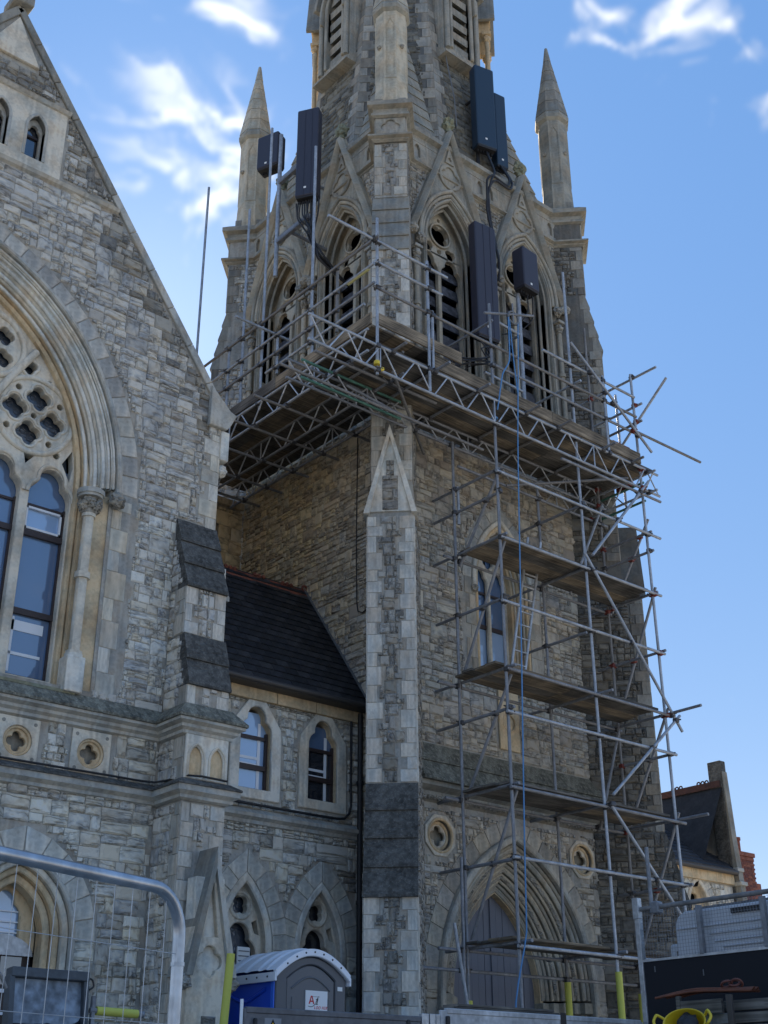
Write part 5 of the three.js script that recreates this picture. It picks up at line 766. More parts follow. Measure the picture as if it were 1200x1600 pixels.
  part('downpipe', wing, [tube([-0.09, 1.2, -0.76], [-0.09, 7.35, -0.76], 0.042, 10), ...[2.6, 4.4, 6.2].map((y) => tube([-0.09, y, -0.76], [-0.09, y + 0.06, -0.76], 0.056, 10))], M.iron);
  part('cable', wing, hose([[-0.24, 7.36, -0.8], [-0.24, 6.2, -0.8], [-0.25, 5.8, -0.79], [-0.35, 5.66, -0.79], [-0.6, 5.62, -0.75], [-1.6, 5.62, -0.75], [-3.0, 5.63, -0.75]], 0.02), M.cable);
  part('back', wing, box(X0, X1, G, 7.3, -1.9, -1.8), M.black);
}
wMason.finish();
// the nave wall that meets the tower behind the wing's roof
{
  const n = thing('nave_wall', 'sandy stone wall meeting the tower behind the slate roof, under the scaffold deck', 'wall', [-1.9, G, -4.7]); const mz = new Mason(n, { stone: 200 });
  const w = part('wall', n, box(-3.5, -0.003, G, 12.35, -5.0, -4.56), M.mortarWarm); rubble(mz, w, frameAt(0, 0, -4.56, 0), -2.2, -0.01, 8.9, 12.3, () => true, PAL.warm, { H: [0.24, 0.3], split: false, kind: 'rock', k: 1.3 }); part('coping', n, box(-3.5, -0.004, 12.35, 12.5, -5.05, -4.5, 0.02), M.bathTan); mz.finish();
}
// ------------------------------------------------------------------ tube-and-fitting scaffold round the tower
const scaf = thing('scaffolding', 'galvanised tube scaffold with boarded decks climbing and wrapping round the church tower', 'scaffolding', [2.7, G, 1.1]);
{
  const RT = 0.0255, tubes = [], R = rng(77), mats = [M.galv, M.galv, M.galv, M.galv, M.galvDull, M.galvDull, M.galvRust];
  const T = (name, a, b, o = {}) => { const j = o.exact ? 0 : 0.012, w = (p) => p.map((v) => v + (R() - 0.5) * j); const A = w(a), B = w(b); const m = part(name, scaf, [tube(A, B, o.r || RT, 9)], o.mat || mats[Math.floor(R() * mats.length)]); if (!o.free) tubes.push([V3(...A), V3(...B), name]); return m; };
  const up = (x, z, y0, y1, o) => T('standard', [x, y0, z], [x + (R() - 0.5) * 0.02, y1, z], o);
  // standards: outer row, inner row, the guard posts of the top deck, the tall free tubes on the left
  for (const [x, z, a, b] of [[0.80, 1.65, 1.15, 14.35], [2.86, 1.65, 1.15, 16.0], [4.63, 1.65, 1.15, 14.45], [0.82, 0.6, 1.15, 12.05], [2.92, 0.6, 1.15, 11.95], [4.66, 0.6, 1.15, 16.05], [-1.80, 1.70, 11.85, 14.85], [-0.72, 1.72, 11.95, 14.5], [3.67, 1.72, 12.35, 14.0], [5.48, 0.6, 12.2, 14.8]]) up(x, z, a, b);
  for (const [z, a, b] of [[-1.42, 12.6, 18.95], [0.02, 13.3, 17.5], [-3.68, 12.6, 18.95], [-2.05, 12.7, 17.35]]) up(-1.85, z, a, b, { mat: M.galv });
  for (const [z, a, b] of [[0.73, 13.1, 14.42], [0.06, 13.0, 13.85], [-0.95, 13.1, 13.9], [-2.5, 13.0, 14.4]]) up(-1.85, z, a, b);
  up(0.72, 0.62, 3.2, 5.0); up(0.90, 0.62, 10.5, 11.2); up(-0.62, 1.70, 12.4, 13.55, { mat: M.galv });
  const lx = (y, x0, x1, z, o) => T('ledger', [x0, y, z], [x1, y + (R() - 0.5) * 0.02, z], o), tz = (y, x, z0, z1, o) => T('transom', [x, y, z0], [x, y + (R() - 0.5) * 0.02, z1], o);
  // guard rails of the top deck
  lx(14.34, -2.85, -0.3, 1.75); lx(13.92, -1.88, -0.42, 1.75); lx(13.46, -1.88, 4.6, 1.71); lx(13.08, 0.75, 4.7, 1.71); lx(13.90, 2.05, 4.6, 1.71); lx(13.09, 4.5, 6.45, 1.76);
  for (const [y, a, b] of [[14.36, 1.85, -3.75], [13.87, 1.75, -3.35], [13.50, 1.75, -3.2], [13.22, 1.5, -1.2]]) T('guard_rail', [-1.90, y, a], [-1.90, y, b], y === 13.87 ? {} : {});
  T('guard_rail', [-1.88, 13.86, 1.6], [-1.88, 13.86, 1.05], { mat: std(lin(0.5, 0.47, 0.2), { roughness: 0.6 }), r: 0.029, free: true });
  tz(14.38, 4.7, 0.0, 2.2); tz(13.76, 4.7, 0.6, 1.8); tz(13.40, 4.7, 0.2, 1.75); T('brace', [4.78, 12.95, 0.95], [4.78, 14.10, 2.35]); tz(14.05, 0.86, -0.1, 1.65); tz(13.62, 3.0, 0.0, 1.75);
  T('brace', [2.74, 14.30, 1.80], [4.85, 12.75, 1.80]);
  lx(13.46, -3.05, -1.7, -3.68); lx(13.9, -2.75, -1.6, -0.95);
  // lattice beams: two chords and a zigzag between
  const beam = (a, b, h, mat = M.galv) => {
    const A = V3(...a), B = V3(...b), L = A.distanceTo(B), n = Math.round(L / 0.36), d = B.clone().sub(A);
    const o = part('lattice_beam', scaf, [tube(a, b, 0.024, 8)], mat); part('chord', o, tube([a[0], a[1] - h, a[2]], [b[0], b[1] - h, b[2]], 0.024, 8), mat); tubes.push([A, B, 'ledger'], [V3(a[0], a[1] - h, a[2]), V3(b[0], b[1] - h, b[2]), 'ledger']);
    for (let i = 0; i < n; i++) { const p = A.clone().addScaledVector(d, (i + 0.08) / n), q = A.clone().addScaledVector(d, (i + 0.92) / n); (i % 2 ? p : q).y -= h; part('lacing', o, tube(p.toArray(), q.toArray(), 0.0135, 6), M.alu); if (i % 7 === 3) part('lacing', o, tube([q.x, A.y, q.z], [q.x, A.y - h, q.z], 0.0135, 6), M.alu); }
  };
  beam([-3.15, 12.37, 1.72], [5.05, 12.36, 1.72], 0.44); beam([-2.7, 12.33, 0.55], [4.9, 12.36, 0.55], 0.34, M.galvDull); beam([-2.55, 12.28, -0.15 + 0.9], [-0.5, 12.28, 0.75], 0.32, M.galvGreen);
  beam([-1.90, 12.70, 1.6], [-1.90, 12.70, -3.7], 0.40); beam([-1.08, 12.66, 1.5], [-1.08, 12.66, -4.3], 0.40, M.galvDull); beam([-0.42, 12.66, 0.2], [-0.42, 12.66, -4.4], 0.40, M.galvDull);
  beam([2.3, 12.2, 0.3], [4.95, 12.2, 0.3], 0.36, M.galvGreen); beam([4.75, 12.3, 1.9], [4.75, 12.3, -0.7], 0.4); beam([4.9, 12.25, 1.5], [4.9, 12.25, -0.4], 0.38, M.galvGreen);
  lx(11.77, 2.3, 5.0, 1.76); T('ledger', [-3.3, 11.69, 1.2], [0.95, 11.69, 1.2], { mat: M.galvRust }); lx(11.6, 0.9, 4.8, 0.62);
  for (const [z, a] of [[1.15, -2.6], [0.35, -2.35], [-0.55, -2.55], [-1.45, -2.4], [-2.35, -2.7], [-3.2, -2.4], [-3.95, -2.2]]) T('transom', [a, 12.22, z], [-0.06, 12.24, z], { mat: R() < 0.5 ? M.galvDull : M.galvRust });
  for (const x of [-1.5, -0.6, 0.35, 1.5, 2.3, 3.5, 4.3]) T('transom', [x, 12.385, 0.08], [x, 12.385, 2.0 + R() * 0.12], { mat: R() < 0.5 ? M.galvDull : M.galvRust });
  T('brace', [-1.3, 12.2, 1.5], [0.6, 11.95, 0.1], { mat: M.galvRust }); T('brace', [-1.6, 12.2, 0.7], [-0.5, 11.7, 1.15], { mat: M.galvDull }); T('brace', [2.0, 11.55, 0.7], [4.3, 12.1, 1.6], { mat: M.galvRust });
  // lower lifts
  for (const [y, a, b] of [[11.03, 0.72, 4.95], [9.86, 0.75, 4.78], [8.76, 0.72, 4.72], [7.66, 0.75, 4.72], [6.99, 0.72, 4.75], [5.86, 0.72, 4.8], [4.86, 0.72, 4.75], [3.66, 0.72, 4.85]]) lx(y, a, b, 1.71);
  for (const [y, a, b] of [[9.86, 0.6, 4.8], [7.66, 0.4, 4.8], [5.86, 0.5, 4.8], [3.70, 0.3, 4.9], [3.42, -0.3, 4.7]]) lx(y, a, b, 0.55, { mat: M.galvDull });
  for (const [y, a, b] of [[11.14, -0.3, 1.64], [10.70, 0.06, 1.66], [9.92, -0.3, 1.75], [8.85, 0.06, 1.68], [7.72, -0.25, 1.8], [7.07, 0.06, 1.72], [5.92, -0.2, 1.75], [4.86, -0.05, 1.75], [3.73, 0.1, 1.85]]) tz(y, 0.86, a, b, { mat: M.galvDull });
  for (const [y, a, b] of [[9.93, -0.25, 1.72], [8.80, 0.05, 1.5], [7.70, 0.1, 1.95], [5.92, 0.0, 1.8], [3.73, 0.2, 1.8], [11.12, 0.1, 1.7]]) tz(y, 2.92, a, b, { mat: M.galvDull });
  for (const [y, a, b] of [[11.10, 0.0, 1.72], [10.72, 0.2, 1.72], [9.92, 0.1, 1.72], [8.82, 0.1, 1.75], [7.70, 0.1, 2.35], [5.92, 0.1, 2.25], [4.86, 0.3, 1.8], [3.73, 0.3, 1.9], [7.0, 0.3, 1.7]]) tz(y, 4.69, a, b, { mat: M.galvDull });
  for (const [a, b] of [[[2.74, 10.10, 1.76], [4.9, 7.4, 1.76]], [[2.92, 10.12, 1.76], [4.68, 12.1, 1.78]], [[3.55, 9.9, 0.66], [4.62, 12.0, 0.7]], [[2.96, 6.05, 1.76], [4.88, 7.68, 1.76]], [[2.86, 5.9, 1.77], [4.4, 4.3, 1.77]]]) T('brace', a, b);
  for (const [y0, y1] of [[11.2, 9.75], [9.85, 7.85], [7.62, 5.9], [5.85, 3.85]]) { T('brace', [0.93, y0, 1.62], [0.93, y1, 0.58], { mat: M.galvDull }); T('brace', [4.76, y1 + 0.1, 0.6], [4.76, y0 + 0.2, 1.62], { mat: M.galvDull }); }
  T('brace', [0.24, 3.99, 0.95], [0.76, 1.3, 0.95], { mat: M.galv }); T('brace', [3.9, 5.8, 0.65], [4.6, 7.6, 0.65], { mat: M.galvDull });
  // boards
  const bm = [M.board, M.board2, M.board3]; const board = (x0, x1, y, z0, z1) => part('board', scaf, box(x0, x1, y, y + 0.038, z0, z1, 0.004), bm[Math.floor(R() * 3)]);
  for (let i = 0; i < 7; i++) { const z = 0.10 + i * 0.228, s = (R() - 0.5) * 0.2; for (const [a, b] of [[-1.75, 0.45 + s], [0.455 + s, 2.85 - s], [2.855 - s, 4.95 + s * 0.4]]) board(a, b, 12.415 + R() * 0.008, z, z + 0.222); }
  for (let i = 0; i < 8; i++) { const x = -1.87 + i * 0.224, s = (R() - 0.5) * 0.2; for (const [a, b] of [[-0.55 + s, 1.66], [-2.5 - s, -0.555 + s], [-4.45, -2.505 - s]]) part('board', scaf, box(x, x + 0.218, 12.73 + R() * 0.008, 12.77, a, b, 0.004), bm[Math.floor(R() * 3)]); }
  for (const [y, x0, x1] of [[9.955, 0.82, 4.72], [7.755, 0.55, 4.66], [5.955, 0.72, 4.70], [3.765, 0.72, 4.95]]) for (let i = 0; i < 4; i++) { const z = 0.64 + i * 0.236, s = (R() - 0.5) * 0.16, m = mix(x0, x1, 0.5) + s; board(x0 + R() * 0.14, m, y + R() * 0.006, z, z + 0.225); board(m + 0.006, x1 - R() * 0.12, y + R() * 0.006, z, z + 0.225); }
  part('toe_board', scaf, box(-0.62, 2.2, 12.455, 12.68, 1.68, 1.714, 0.004), M.board3); part('toe_board', scaf, box(2.206, 4.6, 12.455, 12.675, 1.682, 1.716, 0.004), M.board3); part('toe_board', scaf, box(-1.78, 0.02, 12.775, 12.99, 1.69, 1.72, 0.004), M.board3);
  part('toe_board', scaf, box(-1.90, -1.865, 12.775, 12.99, -0.9, 1.66, 0.004), M.board3); part('toe_board', scaf, box(-1.902, -1.867, 12.775, 12.985, -3.8, -0.906, 0.004), M.board); part('board', scaf, box(-0.3, 3.6, 12.46, 12.5, 0.2, 0.42, 0.004), M.board3);
  // couplers wherever two tubes pass within reach of each other
  const cg = mergeGeometries([new RoundedBoxGeometry(0.085, 0.075, 0.1, 1, 0.015), new THREE.CylinderGeometry(0.043, 0.043, 0.06, 10).toNonIndexed(), new THREE.CylinderGeometry(0.043, 0.043, 0.06, 10).rotateX(Math.PI / 2).toNonIndexed(), new THREE.CylinderGeometry(0.012, 0.012, 0.13, 6).rotateZ(Math.PI / 2).translate(0, 0.02, 0.05).toNonIndexed()].map((g) => clean(g)));
  const seen = []; const fit = [];
  for (let i = 0; i < tubes.length; i++) for (let j = i + 1; j < tubes.length; j++) {
    const [a, b] = tubes[i], [c, d] = tubes[j], u = b.clone().sub(a), v = d.clone().sub(c), w = a.clone().sub(c), A = u.dot(u), B = u.dot(v), C = v.dot(v), D = u.dot(w), E = v.dot(w), den = A * C - B * B; if (den < 0.05 * A * C) continue;
    const s = (B * E - C * D) / den, t = (A * E - B * D) / den; if (s < 0 || s > 1 || t < 0 || t > 1) continue; const p = a.clone().addScaledVector(u, s), q = c.clone().addScaledVector(v, t); if (p.distanceTo(q) > 0.105) continue;
    p.lerp(q, 0.5); if (seen.some((o) => o.distanceTo(p) < 0.09)) continue; seen.push(p); fit.push([p, tubes[i][2] === 'standard' || tubes[j][2] === 'standard']);
  }
  const inv = scaf.matrixWorld.clone().invert();
  fit.forEach(([p, std_], i) => { if (i > 290) return; const m = shade(new THREE.Mesh(cg, p.x > 4.4 && R() < 0.55 ? M.couplerRed : M.coupler)); m.name = 'coupler'; m.position.copy(p.clone().applyMatrix4(inv)); m.rotation.set((R() - 0.5) * 0.3, Math.floor(R() * 4) * Math.PI / 2 + (R() - 0.5) * 0.4, (R() - 0.5) * 0.3); scaf.add(m); });
  for (const [x, z] of [[0.8, 1.65], [2.86, 1.65], [4.63, 1.65], [0.82, 0.6], [2.92, 0.6], [4.66, 0.6]]) part('base_plate', scaf, box(x - 0.08, x + 0.08, G + 0.002, G + 0.012, z - 0.08, z + 0.08), M.galvDull);
  part('sole_board', scaf, box(0.4, 5.0, G, G + 0.04, 1.5, 1.8), M.board2);
  // yellow foam sleeves on the feet
  for (const [x, z, y] of [[2.875, 1.65, 3.45], [2.92, 0.6, 3.38], [4.66, 0.6, 3.30], [0.82, 0.6, 3.02], [4.63, 1.65, 3.2]]) part('foam_sleeve', scaf, [tube([x, 1.2, z], [x, y, z], 0.052, 14)], M.yellow);
  part('foam_sleeve', scaf, [tube([-1.83, 12.0, 1.73], [-1.83, 12.06, 1.73], 0.05, 10), tube([-1.78, 11.93, 1.74], [-1.72, 11.96, 1.74], 0.035, 8)], M.yellowTrug);
}
// ladder between two decks
{
  const t = thing('ladder', 'metal ladder leaning between two decks of the scaffold in front of the lancet window', 'ladder', [2.0, 7.8, 0.95]); const z = 0.78, lean = (x, y) => [x + (y - 8.0) * 0.21, y, z + (y - 8) * 0.02];
  part('stile', t, tube(lean(1.80, 7.80), lean(1.80, 10.6), 0.026, 6), M.alu); part('stile', t, tube(lean(2.12, 7.80), lean(2.12, 10.6), 0.026, 6), M.alu);
  for (let i = 0; i < 11; i++) { const y = 7.98 + i * 0.24; part('rung', t, tube(lean(1.80, y), lean(2.12, y), 0.016, 6), M.alu); }
}
{ // gin wheel and its blue rope
  const w = thing('gin_wheel', 'small steel hoisting wheel hung from a tube above the top deck', 'pulley', [1.2, 14.1, 1.7]);
  part('wheel', w, new THREE.TorusGeometry(0.12, 0.018, 8, 24).translate(1.17, 14.12, 1.86), M.lead); part('bracket', w, [tube([1.17, 14.02, 1.86], [1.17, 14.42, 1.86], 0.014, 6), tube([0.6, 14.05, 1.72], [1.6, 14.30, 1.95], 0.024, 8)], M.galvDull);
  const r = part('rope', scene, [hose([[1.29, 14.12, 1.86], [1.22, 13.0, 1.86], [1.12, 11.54, 1.85], [0.99, 8.6, 1.84], [0.90, 6.62, 1.83], [0.83, 5.0, 1.82], [0.78, 3.75, 1.82], [0.74, 3.6, 1.8], [0.6, 3.0, 1.75], [0.55, 2.5, 1.75], [0.6, 1.3, 1.75]], 0.011, 6), hose([[1.05, 14.12, 1.86], [1.02, 13.2, 1.86], [0.9, 12.9, 1.8], [0.84, 12.4, 1.74], [0.82, 12.2, 1.71]], 0.0125, 6), hose([[1.07, 14.1, 1.86], [1.12, 13.3, 1.86], [1.18, 12.6, 1.86]], 0.011, 6), new THREE.TorusGeometry(0.045, 0.02, 6, 12).rotateX(Math.PI / 2).translate(0.8, 12.05, 1.65)], M.blueRope, I4, 8);
  tag(r, 'thin blue hoisting rope hanging down the front of the scaffold', 'rope');
}
{ const c = thing('crate', 'reddish-brown sheet-sided crate standing at the right end of the top deck', 'crate', [5.05, 12.46, 0.8]); part('side', c, [box(4.72, 5.22, 12.47, 13.3, 0.98, 1.02), box(4.70, 4.73, 12.47, 13.25, 0.6, 1.0), box(5.21, 5.24, 12.47, 13.25, 0.6, 1.0)], M.couplerRed); part('hole', c, [new THREE.CylinderGeometry(0.03, 0.03, 0.01, 12).rotateX(Math.PI / 2).translate(4.95, 12.95, 1.026)], M.paper); }

// ------------------------------------------------------------------ aerials on the tower
function aerial(label, [x, y, z], w, h, d, turn, mat, ribs = 0) {
  const t = thing('panel_antenna', label, 'antenna', [x, y, z], 'antennas fixed to the tower', turn); const F = frameAt(x, y, z, turn * 180 / Math.PI);
  part('housing', t, [box(-w / 2, w / 2, 0, h, -d / 2, d / 2, 0.035)], mat, F); part('end_cap', t, [box(-w / 2 + 0.02, w / 2 - 0.02, -0.03, 0.015, -d / 2 + 0.02, d / 2 - 0.02, 0.01)], M.cable, F);
  if (ribs) part('seam', t, [box(-w * 0.12, -w * 0.10, 0.03, h - 0.03, d / 2 - 0.001, d / 2 + 0.007), box(w * 0.2, w * 0.22, 0.03, h - 0.03, d / 2 - 0.001, d / 2 + 0.007)], mat, F);
  part('sticker', t, box(-w * 0.1, -w * 0.1 + 0.05, h * 0.08, h * 0.08 + 0.045, d / 2 + 0.0005, d / 2 + 0.004), M.paper, F); part('connector', t, Array.from({ length: 6 }, (_, i) => tube([-w * 0.35 + i * w * 0.14, 0, 0], [-w * 0.35 + i * w * 0.14, -0.09, 0.0], 0.016, 6)), M.cable, F);
  return t;
}
aerial('long dark blue panel antenna on the spire, left of the pair', [2.66, 20.05, -0.05], 0.48, 2.25, 0.26, -0.25, M.antennaBlue, 0);
aerial('long narrow dark blue panel antenna on the spire, right of the pair', [3.20, 19.88, -0.12], 0.31, 2.05, 0.2, -0.15, M.antennaBlue, 0);
aerial('tall dark panel antenna in front of the right belfry windows, its foot at the deck', [1.78, 14.55, 0.6], 0.52, 2.62, 0.22, -0.1, M.antenna, 1);
aerial('short square dark antenna box on a pole before the right belfry window', [3.09, 16.3, 0.5], 0.46, 0.95, 0.3, 0.05, M.antenna, 0);
aerial('tall dark panel antenna left of the front buttress, with cables falling from its foot', [-0.98, 17.65, -1.38], 0.46, 2.2, 0.24, -1.0, M.antenna, 1);
aerial('small dark antenna box on a pole beside the left pinnacle', [-0.98, 19.25, -2.72], 0.52, 0.85, 0.3, -1.2, M.antenna, 0);
{
  const t = thing('antenna_mount', 'galvanised pole and brackets carrying the antennas on the left side of the belfry', 'bracket', [-0.9, 16.6, -2.4]);
  part('pole', t, tube([-0.95, 16.4, -2.42], [-0.95, 20.0, -2.42], 0.045, 10), M.galv); part('pole', t, tube([-0.85, 16.9, -1.38], [-0.85, 19.9, -1.38], 0.04, 10), M.galvDull);
  for (const y of [18.75, 17.25]) part('bracket', t, [box(-0.99, -0.91, y - 0.04, y + 0.04, -2.45, -1.35), box(-0.99, -0.91, y - 0.07, y - 0.05, -2.45, -1.35), tube([-0.9, y, -2.0], [0.0, y, -2.0], 0.035, 8)], M.galvDull);
  const u = thing('antenna_mount', 'pole carrying the square antenna box in front of the right belfry window', 'bracket', [2.98, 12.5, 0.4]); part('pole', u, tube([2.98, 13.2, 0.36], [2.98, 17.0, 0.36], 0.045, 10), M.galv); part('arm', u, [tube([2.98, 15.3, 0.36], [2.1, 15.3, 0.4], 0.03, 8), tube([2.98, 14.0, 0.36], [1.9, 14.0, 0.4], 0.03, 8), tube([2.98, 15.3, 0.36], [2.98, 15.3, 0], 0.03, 8)], M.galv); part('radio', u, [box(2.35, 2.65, 13.25, 13.6, 0.2, 0.4, 0.02)], M.antenna);
  const w = thing('antenna_mount', 'dark steel brackets holding the pair of blue antennas to the spire', 'bracket', [2.9, 21, -0.5]); part('pole', w, [tube([2.62, 19.5, -0.22], [2.62, 22.2, -0.22], 0.04, 8), tube([3.14, 19.5, -0.26], [3.14, 22.2, -0.26], 0.035, 8)], M.cable); for (const y of [20.3, 21.6]) part('arm', w, [tube([2.62, y, -0.22], [2.55, y, -0.95], 0.035, 8), tube([3.14, y, -0.26], [2.62, y, -0.24], 0.03, 8), box(2.45, 2.66, y - 0.12, y + 0.12, -0.98, -0.75)], M.cable);
  const hs = (name, label, L, r = 0.016) => { const c = part(name, scene, L.map((p) => hose(p, r, 6)), M.cable, I4, 4); tag(c, label, 'cable', 'antenna cables'); };
  hs('cable_bundle', 'bundle of black cables falling from the left antenna into the belfry window', Array.from({ length: 12 }, (_, i) => { const a = (i - 5.5) * 0.035, r2 = rng(50 + i); return [[-0.98 + a * 0.6, 17.6, -1.38 + a * 1.1], [-0.96 + a * 0.4 + (r2() - 0.5) * 0.12, 17.25, -1.38 + a + (r2() - 0.5) * 0.1], [-0.9 + (r2() - 0.5) * 0.14, 16.85, -1.36 + (r2() - 0.5) * 0.16], [-0.72 + (r2() - 0.5) * 0.1, 16.3 + (r2() - 0.5) * 0.15, -1.25 + (r2() - 0.5) * 0.15], [-0.3, 16.0 + (r2() - 0.5) * 0.12, -1.2], [0.1, 15.95, -1.3]]; }), 0.015);
  hs('cable_bundle', 'black cables running from the blue antennas down the gables to the belfry', [[[2.68, 20.0, -0.02], [2.66, 19.3, 0.2], [2.5, 18.95, 0.24], [2.42, 18.3, 0.16], [2.5, 17.6, 0.2], [2.6, 17.0, 0.25], [2.62, 16.5, 0.2]], [[3.12, 20.0, -0.1], [3.14, 19.4, 0.16], [3.0, 19.1, 0.22], [2.55, 19.12, 0.24], [2.4, 18.9, 0.22], [2.44, 18.2, 0.16]], [[3.2, 20.0, -0.1], [3.22, 19.35, 0.16], [3.05, 19.02, 0.24], [2.6, 19.0, 0.26], [2.45, 18.7, 0.2], [2.5, 18.0, 0.17], [2.58, 17.3, 0.22]]], 0.026);
  hs('cable_bundle', 'tangle of black cables under the tall antenna at the deck', Array.from({ length: 7 }, (_, i) => { const r2 = rng(80 + i); return [[1.55 + i * 0.07, 14.5, 0.6], [1.5 + r2() * 0.4, 14.2, 0.62 + r2() * 0.1], [1.2 + r2() * 0.6, 13.9 + r2() * 0.15, 0.6 + r2() * 0.2], [0.9 + r2() * 0.5, 13.7 + r2() * 0.2, 0.5], [0.7 + r2() * 0.9, 13.4, 0.3]]; }), 0.013);
  hs('cable_bundle', 'black cables looping from the square antenna box to the belfry capital', [[[3.1, 16.27, 0.5], [3.15, 15.9, 0.45], [3.02, 15.6, 0.3], [2.6, 15.45, 0.2]], [[3.25, 16.27, 0.5], [3.32, 15.8, 0.4], [3.1, 15.5, 0.25], [2.7, 15.3, 0.15]]], 0.014);
}
// ------------------------------------------------------------------ portable toilet
{
  const x0 = -2.80, x1 = -1.66, z0 = -0.16, z1 = 0.89, eave = 3.12, xm = (x0 + x1) / 2, rise = 0.33;
  const t = thing('portable_toilet', 'portable toilet cabin with blue sides, grey door and white domed roof', 'portable toilet', [xm, G, (z0 + z1) / 2]);
  const blue = std(lin(0.014, 0.08, 0.60), { roughness: 0.35 }), grey = std(lin(0.085, 0.092, 0.105), { roughness: 0.45, bumpMap: T.fine, bumpScale: 0.0006 }), grey2 = std(lin(0.10, 0.107, 0.12), { roughness: 0.42, bumpMap: T.fine, bumpScale: 0.0006 });
  const arc = (h, w, y, n = 20) => Array.from({ length: n + 1 }, (_, i) => { const u = i / n * 2 - 1; return V2(xm + u * w, y + h * Math.pow(Math.cos(u * Math.PI / 2 * 0.94), 0.85)); });
  const hw = (x1 - x0) / 2;
  part('side_panel', t, [box(x0, x0 + 0.04, G, eave, z0 + 0.04, z1 - 0.09)], blue); part('side_panel', t, box(x1 - 0.04, x1, G, eave, z0 + 0.04, z1 - 0.09), blue); part('back_panel', t, plate([V2(x0, G), V2(x1, G), ...arc(rise * 0.8, hw, eave).reverse()], [], z0, z0 + 0.04), blue);
  part('corner_post', t, box(x0 - 0.012, x0 + 0.05, G, eave, z1 - 0.10, z1 - 0.03, 0.012), std(lin(0.035, 0.16, 0.75), { roughness: 0.35 }));
  part('pressed_rib', t, [hose([[x0 - 0.004, 2.95, z0 + 0.1], [x0 - 0.006, 2.86, z0 + 0.35], [x0 - 0.006, 2.86, z0 + 0.5], [x0 - 0.004, 2.98, z0 + 0.85]], 0.022), ...[0.2, 0.45, 0.7].map((k) => box(x0 - 0.014, x0 + 0.01, 1.4, 2.6, z0 + k, z0 + k + 0.06, 0.012))], blue);
  const front = [V2(x0, G), V2(x1, G), ...arc(rise * 0.86, hw, eave - 0.02).reverse()], dw = 0.40, doorO = [V2(xm - dw, G + 0.1), V2(xm + dw, G + 0.1), ...Array.from({ length: 15 }, (_, i) => { const u = 1 - i / 7; return V2(xm + u * dw, eave - 0.04 + 0.21 * Math.cos(u * Math.PI / 2 * 0.9)); })];
  part('front_frame', t, plate(front, [doorO], z1 - 0.09, z1, 0.012), grey);
  const door = part('door', t, plate(doorO.map((p) => V2(xm + (p.x - xm) * 0.985, p.y - 0.006)), [], z1 - 0.07, z1 - 0.018, 0.012), grey2);
  part('pressed_rib', door, [ring3(Array.from({ length: 15 }, (_, i) => { const u = i / 7 - 1; return V3(xm + u * dw * 0.78, eave - 0.15 + 0.17 * Math.cos(u * Math.PI / 2 * 0.9), z1 - 0.018); }), 0.014), ...[-0.3, 0.3].map((k) => box(xm + k - 0.014, xm + k + 0.014, 1.3, 2.9, z1 - 0.03, z1 - 0.008, 0.008))], grey2);
  for (const y of [2.6, 2.68]) part('hinge', door, box(xm - dw - 0.02, xm - dw + 0.03, y, y + 0.06, z1 - 0.01, z1 + 0.02, 0.006), M.iron); part('latch_plate', t, box(x1 - 0.14, x1 - 0.06, 3.0, 3.05, z1, z1 + 0.008), M.paper);
  // the hirer's sign
  const cv = document.createElement('canvas'); cv.width = 512; cv.height = 480; const c = cv.getContext('2d');
  c.fillStyle = '#e8eaec'; c.fillRect(0, 0, 512, 480); c.fillStyle = '#c4161c'; c.font = 'bold 210px sans-serif'; c.fillText('A', 70, 245); c.fillStyle = '#1a1a1e'; c.font = 'italic bold 170px serif'; c.fillText('1', 205, 255);
  c.strokeStyle = '#1a1a1e'; c.lineWidth = 12; c.beginPath(); c.moveTo(60, 285); c.quadraticCurveTo(190, 330, 250, 190); c.quadraticCurveTo(275, 140, 300, 100); c.stroke(); c.lineWidth = 7; c.beginPath(); c.moveTo(150, 110); c.lineTo(330, 108); c.stroke();
  c.fillStyle = '#c4161c'; c.font = 'italic bold 78px sans-serif'; c.fillText('LOO HIRE', 190, 335); c.fillStyle = '#33363c'; c.font = 'bold 44px sans-serif'; c.fillText('Tel: 07798 00 00 00', 46, 430);
  const tx = new THREE.CanvasTexture(cv); tx.colorSpace = THREE.SRGBColorSpace; const sg = new THREE.PlaneGeometry(0.36, 0.31); sg.translate(xm + 0.09, 2.83, z1 - 0.004);
  part('sign', door, [sg], std(lin(0.9, 0.9, 0.9), { map: tx, roughness: 0.5 }), I4, 0); part('sign_backing', door, box(xm - 0.09, xm + 0.27, 2.675, 2.985, z1 - 0.02, z1 - 0.008), M.paper);
  // domed roof with ribs across and a turned-down rim
  const white = std(lin(0.72, 0.76, 0.82), { roughness: 0.38 }); const W2 = hw + 0.05, prof = arc(rise, W2, eave + 0.03, 26), pos = [], N = 34, zz = (k) => mix(z0 - 0.05, z1 + 0.05, k / N);
  const rib = (k) => { const q = (k / N) * 4.2 % 1; return k > N * 0.84 ? 0   : 0.022 * sstep(0.18, 0.3, q) * sstep(0.95, 0.83, q); }; const q = (i, k) => [prof[i].x, prof[i].y + rib(k) * clamp((prof[i].y - eave - 0.03) / 0.1) - 0.05 * Math.pow(Math.abs(k / N - 0.5) * 2, 6) * 0 - (k < 3 ? (3 - k) * 0.03 : 0), zz(k)];
  for (let k = 0; k < N; k++) for (let i = 0; i < prof.length - 1; i++) { pos.push(...q(i, k), ...q(i, k + 1), ...q(i + 1, k + 1), ...q(i, k), ...q(i + 1, k + 1), ...q(i + 1, k)); }
  const rg = new THREE.BufferGeometry(); rg.setAttribute('position', new THREE.Float32BufferAttribute(pos, 3)); rg.computeVertexNormals();
